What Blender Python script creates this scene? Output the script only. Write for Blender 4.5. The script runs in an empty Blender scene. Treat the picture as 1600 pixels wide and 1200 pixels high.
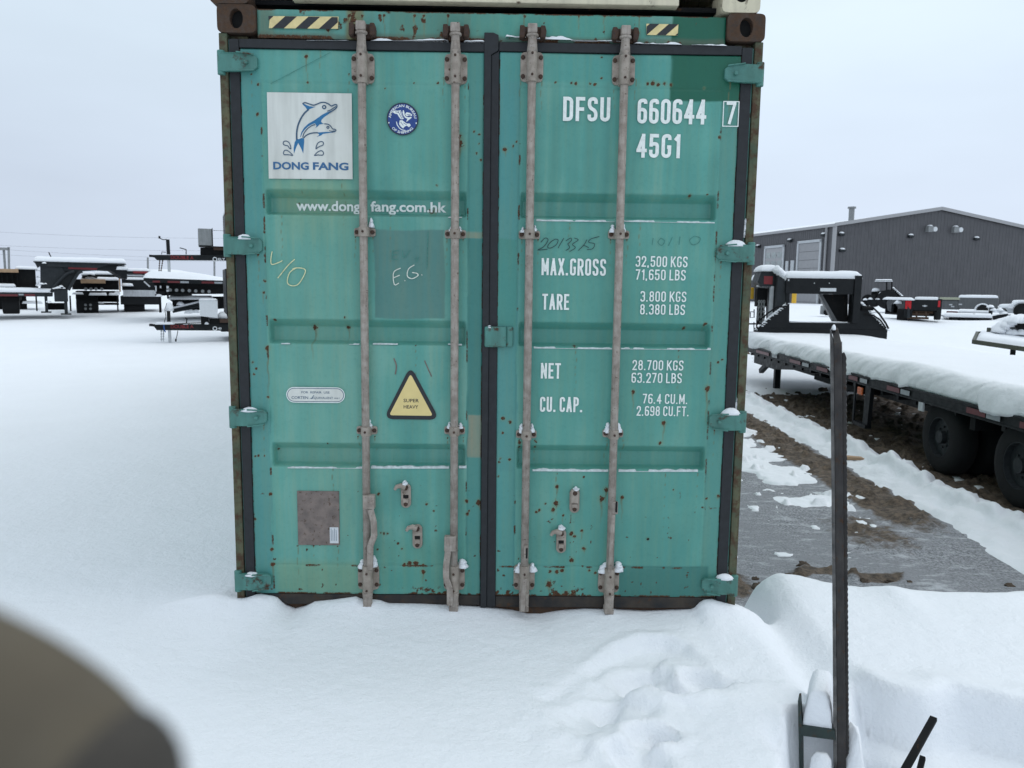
import bpy, math, random
import numpy as np
from mathutils import Vector, Matrix

# ------------------------------------------------------------------ camera, world, sun, exposure
scene = bpy.context.scene
COL = scene.collection
CAM = np.array([.0558, -3.5614, 1.6598])
YAW, PITCH, ROLL, FPX = .0144, .1231, .0127, 1190.0


def cam_basis():
    cy, sy, cp, sp, cr, sr = math.cos(YAW), math.sin(YAW), math.cos(PITCH), math.sin(PITCH), math.cos(ROLL), math.sin(ROLL)
    f = np.array([sy * cp, cy * cp, -sp]); r0 = np.array([cy, -sy, 0.0]); u0 = np.cross(r0, f)
    return r0 * cr + u0 * sr, -r0 * sr + u0 * cr, f


RV, UV, FV = cam_basis()
cd = bpy.data.cameras.new('camera'); cam = bpy.data.objects.new('camera', cd); COL.objects.link(cam)
cam.matrix_world = Matrix(((RV[0], UV[0], -FV[0], CAM[0]), (RV[1], UV[1], -FV[1], CAM[1]), (RV[2], UV[2], -FV[2], CAM[2]), (0, 0, 0, 1)))
cd.sensor_width = 36.0; cd.lens = FPX / 1600 * 36.0; cd.clip_start = .01; cd.clip_end = 3000
cd.dof.use_dof = True; cd.dof.focus_distance = 3.7; cd.dof.aperture_fstop = 7.4
scene.camera = cam

SUN_EL, SUN_AZ = math.radians(48), math.radians(78)      # behind the cloud deck, off to the right
world = bpy.data.worlds.new('World'); scene.world = world; world.use_nodes = True
wn = world.node_tree.nodes; wl = world.node_tree.links; wn.clear()
wo = wn.new('ShaderNodeOutputWorld'); bg = wn.new('ShaderNodeBackground'); wl.new(bg.outputs[0], wo.inputs[0])
sky = wn.new('ShaderNodeTexSky'); sky.sky_type = 'NISHITA'; sky.sun_disc = False; sky.sun_elevation = SUN_EL; sky.sun_rotation = SUN_AZ
sky.air_density = 1.0; sky.dust_density = 4.0
# cloud deck: an overcast grey layer, brighter overhead, with soft large clouds, over the clear sky behind it
tc = wn.new('ShaderNodeTexCoord'); sep = wn.new('ShaderNodeSeparateXYZ'); wl.new(tc.outputs['Generated'], sep.inputs[0])
ramp = wn.new('ShaderNodeValToRGB'); wl.new(sep.outputs['Z'], ramp.inputs[0])
cr = ramp.color_ramp; cr.elements[0].position = 0.0; cr.elements[0].color = (5.7, 6.45, 7.7, 1)
cr.elements[1].position = .12; cr.elements[1].color = (5.95, 6.8, 8.05, 1)
for p_, c_ in ((.28, (6.6, 7.7, 8.8)), (.45, (6.8, 7.85, 8.9)), (.7, (8.3, 9.3, 10.2)), (1.0, (9.5, 10.5, 11.3))):
    e = cr.elements.new(p_); e.color = c_ + (1,)
mp = wn.new('ShaderNodeMapping'); mp.inputs['Scale'].default_value = (1.0, 1.0, 3.2); wl.new(tc.outputs['Generated'], mp.inputs[0])
nz = wn.new('ShaderNodeTexNoise'); nz.inputs['Scale'].default_value = 2.2; nz.inputs['Detail'].default_value = 4; nz.inputs['Roughness'].default_value = .5
wl.new(mp.outputs[0], nz.inputs['Vector'])
mr = wn.new('ShaderNodeMapRange'); mr.inputs[1].default_value = .3; mr.inputs[2].default_value = .7; mr.inputs[3].default_value = .95; mr.inputs[4].default_value = 1.05
wl.new(nz.outputs['Fac'], mr.inputs[0])
mx = wn.new('ShaderNodeMapRange'); mx.inputs[1].default_value = -.5; mx.inputs[2].default_value = .45; mx.inputs[3].default_value = .98; mx.inputs[4].default_value = 1.12      # thinner cloud to the right
wl.new(sep.outputs['X'], mx.inputs[0])
mm = wn.new('ShaderNodeMath'); mm.operation = 'MULTIPLY'; wl.new(mr.outputs[0], mm.inputs[0]); wl.new(mx.outputs[0], mm.inputs[1])
mulc = wn.new('ShaderNodeVectorMath'); mulc.operation = 'SCALE'; wl.new(ramp.outputs[0], mulc.inputs[0]); wl.new(mm.outputs[0], mulc.inputs['Scale'])
mixs = wn.new('ShaderNodeMix'); mixs.data_type = 'RGBA'; mixs.inputs[0].default_value = .96
wl.new(sky.outputs[0], mixs.inputs[6]); wl.new(mulc.outputs[0], mixs.inputs[7])
wl.new(mixs.outputs[2], bg.inputs[0]); bg.inputs[1].default_value = .10

sd = bpy.data.lights.new('sun', 'SUN'); sun = bpy.data.objects.new('sun', sd); COL.objects.link(sun)
sd.energy = .6; sd.angle = math.radians(40); sd.color = (1, .98, .95)
sdir = Vector((math.sin(SUN_AZ) * math.cos(SUN_EL), math.cos(SUN_AZ) * math.cos(SUN_EL), math.sin(SUN_EL)))
sun.rotation_euler = sdir.to_track_quat('Z', 'Y').to_euler()
scene.view_settings.view_transform = 'Standard'; scene.view_settings.look = 'None'
scene.view_settings.exposure = 0.14; scene.view_settings.gamma = 1.0; scene.view_settings.use_curve_mapping = False
scene.render.engine = 'CYCLES'
scene.cycles.use_denoising = True
scene.cycles.max_bounces = 6; scene.cycles.diffuse_bounces = 4; scene.cycles.glossy_bounces = 3
scene.render.film_transparent = False


# ------------------------------------------------------------------ measuring helpers (photo pixel -> point on a real plane)
def ray(px, py): return (px - 800) / FPX * RV - (py - 600) / FPX * UV + FV
def onY(px, py, y): d = ray(px, py); return CAM + d * ((y - CAM[1]) / d[1])
def onZ(px, py, z): d = ray(px, py); return CAM + d * ((z - CAM[2]) / d[2])


def xz(px, py, y=.008): p = onY(px, py, y); return p[0], p[2]


# ------------------------------------------------------------------ numpy noise
def hash2(ix, iy, seed):
    h = (ix.astype(np.int64) * 374761393 + iy.astype(np.int64) * 668265263 + seed * 974634637) & 0x7fffffff
    h = ((h ^ (h >> 13)) * 1274126177) & 0x7fffffff
    return ((h ^ (h >> 16)) & 0xffffff) / float(0xffffff)


def vnoise(x, y, seed=0):
    x = np.asarray(x, float); y = np.asarray(y, float)
    ix = np.floor(x); iy = np.floor(y); fx = x - ix; fy = y - iy
    fx = fx * fx * (3 - 2 * fx); fy = fy * fy * (3 - 2 * fy)
    a = hash2(ix, iy, seed); b = hash2(ix + 1, iy, seed); c = hash2(ix, iy + 1, seed); d = hash2(ix + 1, iy + 1, seed)
    return (a * (1 - fx) + b * fx) * (1 - fy) + (c * (1 - fx) + d * fx) * fy


def fbm(x, y, seed=0, oct=4):
    s = 0; a = .5; t = 0
    for k in range(oct):
        s = s + a * vnoise(np.asarray(x) * 2 ** k, np.asarray(y) * 2 ** k, seed + 17 * k); t += a; a *= .5
    return s / t


def sst(a, b, x):
    t = np.clip((x - a) / (b - a), 0, 1); return t * t * (3 - 2 * t)


# ------------------------------------------------------------------ materials
MATS = {}


def newmat(name):
    m = bpy.data.materials.new(name); m.use_nodes = True
    n = m.node_tree.nodes; l = m.node_tree.links; n.clear()
    o = n.new('ShaderNodeOutputMaterial'); b = n.new('ShaderNodeBsdfPrincipled'); l.new(b.outputs[0], o.inputs[0])
    MATS[name] = m
    return m, n, l, b


def texcoord(n, l, scale=(1, 1, 1), src='Object'):
    t = n.new('ShaderNodeTexCoord'); p = n.new('ShaderNodeMapping'); p.inputs['Scale'].default_value = scale
    l.new(t.outputs[src], p.inputs[0]); return p.outputs[0]


def noise(n, l, vec, scale, detail=4, rough=.55):
    t = n.new('ShaderNodeTexNoise'); t.inputs['Scale'].default_value = scale; t.inputs['Detail'].default_value = detail
    t.inputs['Roughness'].default_value = rough; l.new(vec, t.inputs['Vector']); return t.outputs['Fac']


def rng(n, l, v, a, b, c=0., d=1.):
    t = n.new('ShaderNodeMapRange'); t.inputs[1].default_value = a; t.inputs[2].default_value = b
    t.inputs[3].default_value = c; t.inputs[4].default_value = d; l.new(v, t.inputs[0]); return t.outputs[0]


def mixc(n, l, f, a, b, blend='MIX'):
    t = n.new('ShaderNodeMix'); t.data_type = 'RGBA'; t.blend_type = blend
    for k, v in ((0, f), (6, a), (7, b)):
        if isinstance(v, (int, float)): t.inputs[k].default_value = v
        elif isinstance(v, tuple): t.inputs[k].default_value = v + (1,) if len(v) == 3 else v
        else: l.new(v, t.inputs[k])
    return t.outputs[2]


def math2(n, l, op, a, b):
    t = n.new('ShaderNodeMath'); t.operation = op
    for k, v in ((0, a), (1, b)):
        if isinstance(v, (int, float)): t.inputs[k].default_value = v
        else: l.new(v, t.inputs[k])
    return t.outputs[0]


def bump(n, l, b, h, strength=.3, dist=.01):
    t = n.new('ShaderNodeBump'); t.inputs['Strength'].default_value = strength; t.inputs['Distance'].default_value = dist
    l.new(h, t.inputs['Height']); l.new(t.outputs[0], b.inputs['Normal'])


RUST_D, RUST_L = (.030, .017, .010), (.095, .048, .024)


def worn(name, color, color2=None, rust=.0, rough=.5, scale=6., metal=0., streak=1., bmp=.15, spec=.5):
    """painted or bare steel: two tones of the paint, drip streaks, rust breaking through"""
    m, n, l, b = newmat(name)
    v = texcoord(n, l); vs = texcoord(n, l, (1, 1, .12 if streak else 1))
    c2 = color2 or tuple(x * .7 for x in color)
    base = mixc(n, l, rng(n, l, noise(n, l, v, scale, 5), .35, .65), color, c2)
    if streak: base = mixc(n, l, rng(n, l, noise(n, l, vs, scale * 5, 3), .45, .75, 0, .45), base, tuple(x * .55 for x in c2))
    rg = rough
    if rust > 0:
        rn = noise(n, l, v, scale * 2.3, 8, .7)
        f = rng(n, l, rn, .62 - rust * .45, .70 - rust * .30)
        rc = mixc(n, l, noise(n, l, v, scale * 9, 4), RUST_D, RUST_L)
        base = mixc(n, l, f, base, rc)
        rr = n.new('ShaderNodeMapRange'); rr.inputs[3].default_value = rough; rr.inputs[4].default_value = .9; l.new(f, rr.inputs[0]); l.new(rr.outputs[0], b.inputs['Roughness'])
    else:
        l.new(rng(n, l, noise(n, l, v, scale * 3, 3), .3, .7, max(.05, rough - .1), min(1, rough + .12)), b.inputs['Roughness'])
    l.new(base, b.inputs['Base Color']); b.inputs['Metallic'].default_value = metal
    b.inputs['Specular IOR Level'].default_value = spec
    if bmp: bump(n, l, b, noise(n, l, v, scale * 8, 5, .65), bmp, .004)
    return m


def plain(name, color, rough=.6, var=.12, scale=20, metal=0.):
    m, n, l, b = newmat(name)
    v = texcoord(n, l)
    l.new(mixc(n, l, rng(n, l, noise(n, l, v, scale, 4), .3, .7), tuple(x * (1 - var) for x in color), tuple(min(1, x * (1 + var)) for x in color)), b.inputs['Base Color'])
    b.inputs['Roughness'].default_value = rough; b.inputs['Metallic'].default_value = metal
    return m


# snow: bright, faintly blue, grainy
def snowmat(name, col=(.80, .82, .85), grain=1.0):
    m, n, l, b = newmat(name)
    v = texcoord(n, l)
    l.new(mixc(n, l, rng(n, l, noise(n, l, v, 1.3, 5), .3, .7), tuple(c * .975 for c in col), col), b.inputs['Base Color'])
    b.inputs['Roughness'].default_value = .75; b.inputs['Specular IOR Level'].default_value = .25
    b.inputs['Subsurface Weight'].default_value = 0.0
    h = math2(n, l, 'ADD', math2(n, l, 'MULTIPLY', noise(n, l, v, 90, 4, .7), .5), math2(n, l, 'MULTIPLY', noise(n, l, v, 14, 4, .6), 1.6))
    bump(n, l, b, h, .55 * grain, .014)
    return m


SNOW = snowmat('snow')
# container paint, driven by what was measured on the doors (paint tone and rust per point)
m, n, l, b = newmat('container_paint')
at = n.new('ShaderNodeAttribute'); at.attribute_name = 'tone'; ar = n.new('ShaderNodeAttribute'); ar.attribute_name = 'rust'
v = texcoord(n, l); vs = texcoord(n, l, (1, 1, .06))
TN = at.outputs['Color']
base = mixc(n, l, rng(n, l, noise(n, l, vs, 45, 4, .6), .42, .8, 0, .45), TN, mixc(n, l, 1., TN, (1.9, .98, .74), 'MULTIPLY'))
base = mixc(n, l, rng(n, l, noise(n, l, v, 3.1, 6, .65), .42, .75, 0, .5), base, mixc(n, l, 1., TN, (1.5, 1.14, 1.08), 'MULTIPLY'))
base = mixc(n, l, rng(n, l, noise(n, l, v, 60, 4, .7), .52, .8, 0, .4), base, mixc(n, l, 1., TN, (.6, .72, .72), 'MULTIPLY'))
base = mixc(n, l, rng(n, l, noise(n, l, vs, 16, 5, .6), .52, .75, 0, .35), base, mixc(n, l, 1., TN, (.7, .80, .80), 'MULTIPLY'))
spk = rng(n, l, noise(n, l, v, 130, 3, .6), .70, .74)
rustf = math2(n, l, 'MULTIPLY', ar.outputs['Fac'], rng(n, l, noise(n, l, v, 90, 6, .75), .30, .60, .15, 1.5))
rustf = n.new('ShaderNodeClamp').outputs[0] if False else rng(n, l, rustf, .25, .7)
rc = mixc(n, l, rng(n, l, noise(n, l, v, 150, 4, .7), .35, .65), (.030, .015, .009), (.12, .052, .022))
l.new(mixc(n, l, rustf, base, rc), b.inputs['Base Color'])
l.new(rng(n, l, rustf, 0, 1, .42, .9), b.inputs['Roughness'])
h = math2(n, l, 'ADD', math2(n, l, 'MULTIPLY', noise(n, l, v, 2.4, 3), 3.0), math2(n, l, 'ADD', math2(n, l, 'MULTIPLY', noise(n, l, v, 220, 4), .12), math2(n, l, 'MULTIPLY', rustf, .35)))
bump(n, l, b, h, .35, .006)
b.inputs['Specular IOR Level'].default_value = .4

GREEN = (.072, .235, .205)
worn('green_steel', GREEN, (.06, .18, .15), .16, .5, 7)
worn('green_header', (.07, .25, .21), (.085, .22, .18), .10, .5, 5)
worn('green_dark', (.006, .135, .065), (.006, .11, .055), .0, .45, 9)
worn('green_patch', (.055, .215, .185), (.05, .18, .155), .0, .55, 9)
worn('post_steel', (.115, .105, .055), (.05, .075, .045), .34, .75, 9)
worn('rusty_steel', (.07, .045, .032), (.04, .028, .022), .5, .85, 14)
worn('galvanised', (.37, .325, .285), (.24, .20, .17), .06, .6, 26, 0., 1., .35)
worn('bracket_steel', (.35, .30, .255), (.24, .20, .165), .06, .6, 25, 0., 0., .3)
worn('bolt_rust', (.06, .035, .028), (.035, .022, .02), .4, .85, 60, 0, 0)
worn('seal_dirty', (.014, .015, .017), (.05, .038, .028), .12, .8, 9)
plain('snow_thin', (.52, .58, .58), .8, .2, 60)
plain('rubber', (.011, .013, .016), .65, .3, 30)
plain('black_hole', (.004, .004, .004), .9)
worn('cream_paint', (.66, .60, .44), (.55, .50, .37), .02, .5, 5)
worn('sign_white', (.69, .70, .66), (.62, .63, .58), .0, .55, 4, 0, 1, .05)
plain('letter_white', (.76, .80, .77), .6, .10, 60)
plain('logo_blue', (.014, .14, .31), .5, .12, 40)
plain('sign_blue', (.03, .12, .26), .5, .1, 40)
plain('line_navy', (.035, .085, .15), .5, .2, 60)
plain('emblem_blue', (.014, .05, .22), .45, .1, 60)
plain('emblem_navy', (.012, .022, .05), .5)
plain('label_cream', (.72, .57, .24), .5, .06, 10)
plain('hazard_cream', (.68, .56, .27), .55, .14, 25)
plain('mark_black', (.014, .016, .02), .5, .2, 40)
plain('chalk', (.62, .62, .36), .9, .25, 120)
plain('chalk_white', (.62, .66, .58), .9, .25, 120)
plain('pen_dark', (.02, .055, .055), .7, .3, 120)
plain('pen_faint', (.05, .20, .17), .7, .3, 120)
plain('tan_paint', (.32, .34, .25), .6, .1, 20)
worn('data_plate_metal', (.21, .165, .145), (.13, .105, .095), .12, .6, 22, 0, 0)
# yard
worn('black_paint', (.006, .0075, .009), (.009, .0105, .012), .0, .5, 5, 0, 0, .05, .22)
worn('black_dull', (.0055, .006, .007), (.009, .0095, .010), .02, .75, 8, 0, 0, .1, .15)
worn('charcoal', (.026, .030, .034), (.018, .022, .025), .0, .55, 5, 0, 1, .05, .25)
plain('tyre_rubber', (.0045, .005, .006), .95, .25, 30)
plain('tape_red', (.11, .010, .014), .4, .15, 15)
plain('tape_white', (.28, .30, .32), .4, .1, 15)
plain('logo_red', (.20, .012, .016), .5, .1, 10)
plain('amber_lens', (.50, .10, .01), .25, .1, 10)
plain('red_lens', (.45, .008, .014), .2, .1, 10)
worn('timber', (.42, .28, .17), (.32, .21, .13), .0, .8, 6, 0, 0)
worn('grey_steel', (.24, .25, .255), (.19, .20, .205), .0, .45, 8)
worn('light_grey', (.50, .52, .54), (.42, .44, .46), .0, .5, 8)
plain('yellow_paint', (.62, .36, .02), .5)
worn('olive_steel', (.055, .065, .045), (.04, .045, .03), .1, .6, 8)
worn('grey_body', (.095, .10, .105), (.08, .085, .09), .0, .4, 5)
worn('brown_fabric', (.105, .087, .060), (.082, .068, .048), .0, .9, 40, 0, 0)
plain('dark_fabric', (.040, .035, .029), .9, .2, 60)
worn('bar_steel', (.042, .038, .036), (.020, .018, .018), .13, .42, 16, .35)
worn('stand_green', (.012, .03, .026), (.01, .022, .02), .12, .5, 20)
plain('trim_grey', (.32, .32, .33), .5, .05)
plain('blue_strap', (.02, .09, .30), .6)
worn('bar_polished', (.16, .155, .15), (.05, .05, .05), .05, .25, 14, .6)
plain('rock', (.075, .055, .04), .95, .35, 30)
plain('plastic_white', (.6, .62, .64), .4, .05)


def mat(x): return MATS[x] if isinstance(x, str) else x


# ------------------------------------------------------------------ mesh builder
class MB:
    def __init__(s): s.v = []; s.f = []; s.m = []; s.k = 0

    def add(s, vs, fs, m=None):
        o = len(s.v); s.v += [tuple(map(float, p)) for p in vs]
        for f in fs: s.f.append(tuple(i + o for i in f)); s.m.append(s.k if m is None else m)
        return s

    def box(s, x0, x1, y0, y1, z0, z1, m=None):
        return s.hexa([(x0, y0, z0), (x1, y0, z0), (x1, y1, z0), (x0, y1, z0), (x0, y0, z1), (x1, y0, z1), (x1, y1, z1), (x0, y1, z1)], m)

    def hexa(s, p, m=None):
        return s.add(p, [(0, 3, 2, 1), (4, 5, 6, 7), (0, 1, 5, 4), (1, 2, 6, 5), (2, 3, 7, 6), (3, 0, 4, 7)], m)

    def bar(s, a, b, w, h, up=(0, 0, 1), m=None):
        a = Vector(a); b = Vector(b); d = (b - a).normalized(); u = Vector(up)
        r = d.cross(u)
        if r.length < 1e-4: r = d.cross(Vector((1, 0, 0)))
        r.normalize(); u = r.cross(d); r *= w / 2; u *= h / 2
        return s.hexa([a - r - u, a + r - u, b + r - u, b - r - u, a - r + u, a + r + u, b + r + u, b - r + u], m)

    def cyl(s, a, b, r, n=12, r2=None, m=None):
        a = Vector(a); b = Vector(b); d = (b - a).normalized(); t = Vector((0, 0, 1)) if abs(d.z) < .9 else Vector((1, 0, 0))
        u = d.cross(t).normalized(); w = d.cross(u); r2 = r if r2 is None else r2
        P = [a + (u * math.cos(2 * math.pi * k / n) + w * math.sin(2 * math.pi * k / n)) * r for k in range(n)]
        Q = [b + (u * math.cos(2 * math.pi * k / n) + w * math.sin(2 * math.pi * k / n)) * r2 for k in range(n)]
        F = [(k, (k + 1) % n, n + (k + 1) % n, n + k) for k in range(n)] + [tuple(range(n - 1, -1, -1)), tuple(range(n, 2 * n))]
        return s.add(P + Q, F, m)

    def tube(s, pts, r, n=8, m=None):
        pts = [Vector(p) for p in pts]; rs = r if isinstance(r, (list, tuple)) else [r] * len(pts); V = []; pu = None
        for i, p in enumerate(pts):
            d = (pts[min(i + 1, len(pts) - 1)] - pts[max(i - 1, 0)]).normalized()
            if pu is None:
                t = Vector((0, 0, 1)) if abs(d.z) < .9 else Vector((1, 0, 0)); u = d.cross(t).normalized()
            else: u = (pu - d * pu.dot(d)).normalized()
            pu = u; w = d.cross(u)
            V += [p + (u * math.cos(2 * math.pi * k / n) + w * math.sin(2 * math.pi * k / n)) * rs[i] for k in range(n)]
        F = []
        for i in range(len(pts) - 1):
            F += [(i * n + k, i * n + (k + 1) % n, (i + 1) * n + (k + 1) % n, (i + 1) * n + k) for k in range(n)]
        F += [tuple(range(n - 1, -1, -1)), tuple(range((len(pts) - 1) * n, len(pts) * n))]
        return s.add(V, F, m)

    def prism(s, poly, d, m=None):
        """poly: 3-D outline, d: extrusion vector"""
        n = len(poly); d = np.array(d, float); A = [np.array(p, float) for p in poly]
        nrm = sum((np.cross(A[i], A[(i + 1) % n]) for i in range(n)), np.zeros(3))
        if nrm @ d > 0: A = A[::-1]
        B = [p + d for p in A]
        F = [tuple(range(n)), tuple(range(2 * n - 1, n - 1, -1))] + [((k + 1) % n, k, n + k, n + (k + 1) % n) for k in range(n)]
        return s.add(A + B, F, m)

    def flat(s, poly, y, m=None):
        """a flat marking facing -y: outline of (x, z)"""
        A = sum(poly[i][0] * poly[(i + 1) % len(poly)][1] - poly[(i + 1) % len(poly)][0] * poly[i][1] for i in range(len(poly)))
        if A < 0: poly = poly[::-1]
        return s.add([(x, y, z) for x, z in poly], [tuple(range(len(poly)))], m)

    def stroke(s, pts, w, y, closed=False, m=None):
        """flat ribbon along (x, z) points"""
        P = [np.array(p, float) for p in pts]; P = [p for i, p in enumerate(P) if i == 0 or np.linalg.norm(p - P[i - 1]) > 2e-5]
        if closed and np.linalg.norm(P[0] - P[-1]) < 2e-5: P = P[:-1]
        n = len(P)
        if n < 2: return s
        L = []; R = []
        for i in range(n):
            a = P[i - 1] if (i > 0 or closed) else None; c = P[(i + 1) % n] if (i < n - 1 or closed) else None
            ds = []
            if a is not None: d = P[i] - a; ds.append(d / (np.linalg.norm(d) + 1e-12))
            if c is not None: d = c - P[i]; ds.append(d / (np.linalg.norm(d) + 1e-12))
            t = sum(ds); t = t / (np.linalg.norm(t) + 1e-9); nn = np.array([-t[1], t[0]])
            k = 1.0
            if len(ds) == 2: k = 1 / max(.45, abs(nn @ np.array([-ds[0][1], ds[0][0]])))
            wi = (w[i] if isinstance(w, (list, tuple)) else w) / 2
            L.append(P[i] + nn * wi * k); R.append(P[i] - nn * wi * k)
        V = [(p[0], y - i * 2.5e-5, p[1]) for i, p in enumerate(L)] + [(p[0], y - i * 2.5e-5, p[1]) for i, p in enumerate(R)]
        F = []
        for i in range(n if closed else n - 1):
            j = (i + 1) % n; F.append((n + i, n + j, j, i))
        return s.add(V, F, m)

    def build(s, name, mats, parent=None, smooth=False, bevel=0, label=None, seg=2):
        me = bpy.data.meshes.new(name); me.from_pydata(s.v, [], s.f)
        mats = mats if isinstance(mats, (list, tuple)) else [mats]
        for x in mats: me.materials.append(mat(x))
        if len(mats) > 1: me.polygons.foreach_set('material_index', s.m)
        if smooth: me.polygons.foreach_set('use_smooth', [True] * len(me.polygons))
        me.update()
        o = bpy.data.objects.new(name, me); COL.objects.link(o)
        if parent is not None: o.parent = parent
        if bevel:
            md = o.modifiers.new('bevel', 'BEVEL'); md.width = bevel; md.segments = seg; md.limit_method = 'ANGLE'; md.angle_limit = math.radians(40)
            if smooth is None or smooth: pass
        if smooth == 'auto' or (bevel and not smooth):
            pass
        if label: o['label'] = label
        return o


def thing(name, label, cat, loc=(0, 0, 0), rz=0., group=None):
    o = bpy.data.objects.new(name, None); COL.objects.link(o); o.empty_display_size = .2
    o.location = loc; o.rotation_euler = (0, 0, rz); tag(o, label, cat, group); return o


def tag(o, label, cat, group=None):
    o['label'] = label; o['category'] = cat
    if group: o['group'] = group
    return o


def grid_mesh(name, X, Y, Z, mats, parent=None, attrs=None, flip=False):
    """X, Y, Z: 2-D arrays (rows, cols) -> one smooth sheet"""
    R, C = X.shape; nv = R * C
    me = bpy.data.meshes.new(name); me.vertices.add(nv)
    co = np.stack([X, Y, Z], -1).reshape(-1).astype(np.float32); me.vertices.foreach_set('co', co)
    idx = np.arange(nv).reshape(R, C)
    q = np.stack([idx[:-1, :-1], idx[:-1, 1:], idx[1:, 1:], idx[1:, :-1]], -1).reshape(-1, 4)
    if flip: q = q[:, ::-1]
    nf = len(q); me.loops.add(nf * 4); me.polygons.add(nf)
    me.loops.foreach_set('vertex_index', q.reshape(-1).astype(np.int32))
    me.polygons.foreach_set('loop_start', np.arange(0, nf * 4, 4, dtype=np.int32))
    me.polygons.foreach_set('loop_total', np.full(nf, 4, dtype=np.int32))
    me.update(calc_edges=True); me.polygons.foreach_set('use_smooth', np.ones(nf, bool))
    for x in (mats if isinstance(mats, (list, tuple)) else [mats]): me.materials.append(mat(x))
    for k, a in (attrs or {}).items():
        if a.ndim == 2:
            t = me.attributes.new(k, 'FLOAT', 'POINT'); t.data.foreach_set('value', a.reshape(-1).astype(np.float32))
        else:
            t = me.attributes.new(k, 'FLOAT_COLOR', 'POINT'); t.data.foreach_set('color', a.reshape(-1).astype(np.float32))
    o = bpy.data.objects.new(name, me); COL.objects.link(o)
    if parent is not None: o.parent = parent
    return o


def lump(mb, c, rx, ry, h, seed=0, n=14, k=5, m=None):
    """a small rounded heap sitting at c (base centre)"""
    rs = random.Random(seed); V = [(c[0], c[1], c[2] + h)]; F = []
    ph = [rs.uniform(.8, 1.2) for _ in range(n)]
    for i in range(1, k + 1):
        t = i / k
        for j in range(n):
            a = 2 * math.pi * j / n; q = (1 + (ph[j] - 1) * t) * math.sin(t * math.pi / 2)
            V.append((c[0] + rx * q * math.cos(a), c[1] + ry * q * math.sin(a), c[2] + h * math.cos(t * math.pi / 2) ** 1.1 + rs.uniform(-.06, .06) * h * (t < 1)))
    for j in range(n): F.append((0, 1 + j, 1 + (j + 1) % n))
    for i in range(k - 1):
        for j in range(n): F.append((1 + i * n + j, 1 + (i + 1) * n + j, 1 + (i + 1) * n + (j + 1) % n, 1 + i * n + (j + 1) % n))
    F.append(tuple(1 + (k - 1) * n + j for j in range(n - 1, -1, -1)))
    return mb.add(V, F, m)


def snow_slab(mb, x0, x1, y0, y1, z, th, seed=0, res=.12, over=.03, m=None, rad=None):
    """snow lying on a rectangular top: rounded edges, uneven thickness, closed below"""
    nx = max(6, min(70, int((x1 - x0) / res))); ny = max(6, min(70, int((y1 - y0) / res)))
    u = np.linspace(0, 1, nx); w = np.linspace(0, 1, ny)
    u = .5 - .5 * np.cos(np.pi * u); w = .5 - .5 * np.cos(np.pi * w)
    U, Wv = np.meshgrid(u, w)
    X = x0 - over + U * (x1 - x0 + 2 * over); Y = y0 - over + Wv * (y1 - y0 + 2 * over)
    ed = np.minimum(np.minimum(X - x0 + over, x1 + over - X), np.minimum(Y - y0 + over, y1 + over - Y))
    r = rad or max(th * .9, .02); t = np.clip(ed / r, 0, 1)
    H = th * np.sqrt(np.clip(1 - (1 - t) ** 2, 0, 1)) * (.82 + .36 * fbm(X / .5, Y / .5, seed, 3))
    Z = z + H - .012
    V = list(zip(X.reshape(-1), Y.reshape(-1), Z.reshape(-1))); o = len(V)
    F = [(i * nx + j, i * nx + j + 1, (i + 1) * nx + j + 1, (i + 1) * nx + j) for i in range(ny - 1) for j in range(nx - 1)]
    rim = [j for j in range(nx)] + [i * nx + nx - 1 for i in range(1, ny)] + [(ny - 1) * nx + j for j in range(nx - 2, -1, -1)] + [i * nx for i in range(ny - 2, 0, -1)]
    F.append(tuple(rim[::-1]))
    return mb.add(V, F, m)


# ------------------------------------------------------------------ lettering
def rounded(pts, r, closed):
    out = []; n = len(pts)
    for i, p in enumerate(pts):
        q = np.array(p[:2], float)
        if len(p) > 2 and (closed or 0 < i < n - 1):
            a = np.array(pts[i - 1][:2], float); c = np.array(pts[(i + 1) % n][:2], float)
            la = np.linalg.norm(a - q); lc = np.linalg.norm(c - q); rr = min(r, la * .5, lc * .5)
            A = q + (a - q) / la * rr; B = q + (c - q) / lc * rr
            for t in (0, .2, .4, .6, .8, 1): out.append(tuple((1 - t) ** 2 * A + 2 * t * (1 - t) * (q * .85 + (A + B) / 2 * .15) + t * t * B))
        else: out.append(tuple(q))
    return out


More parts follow.
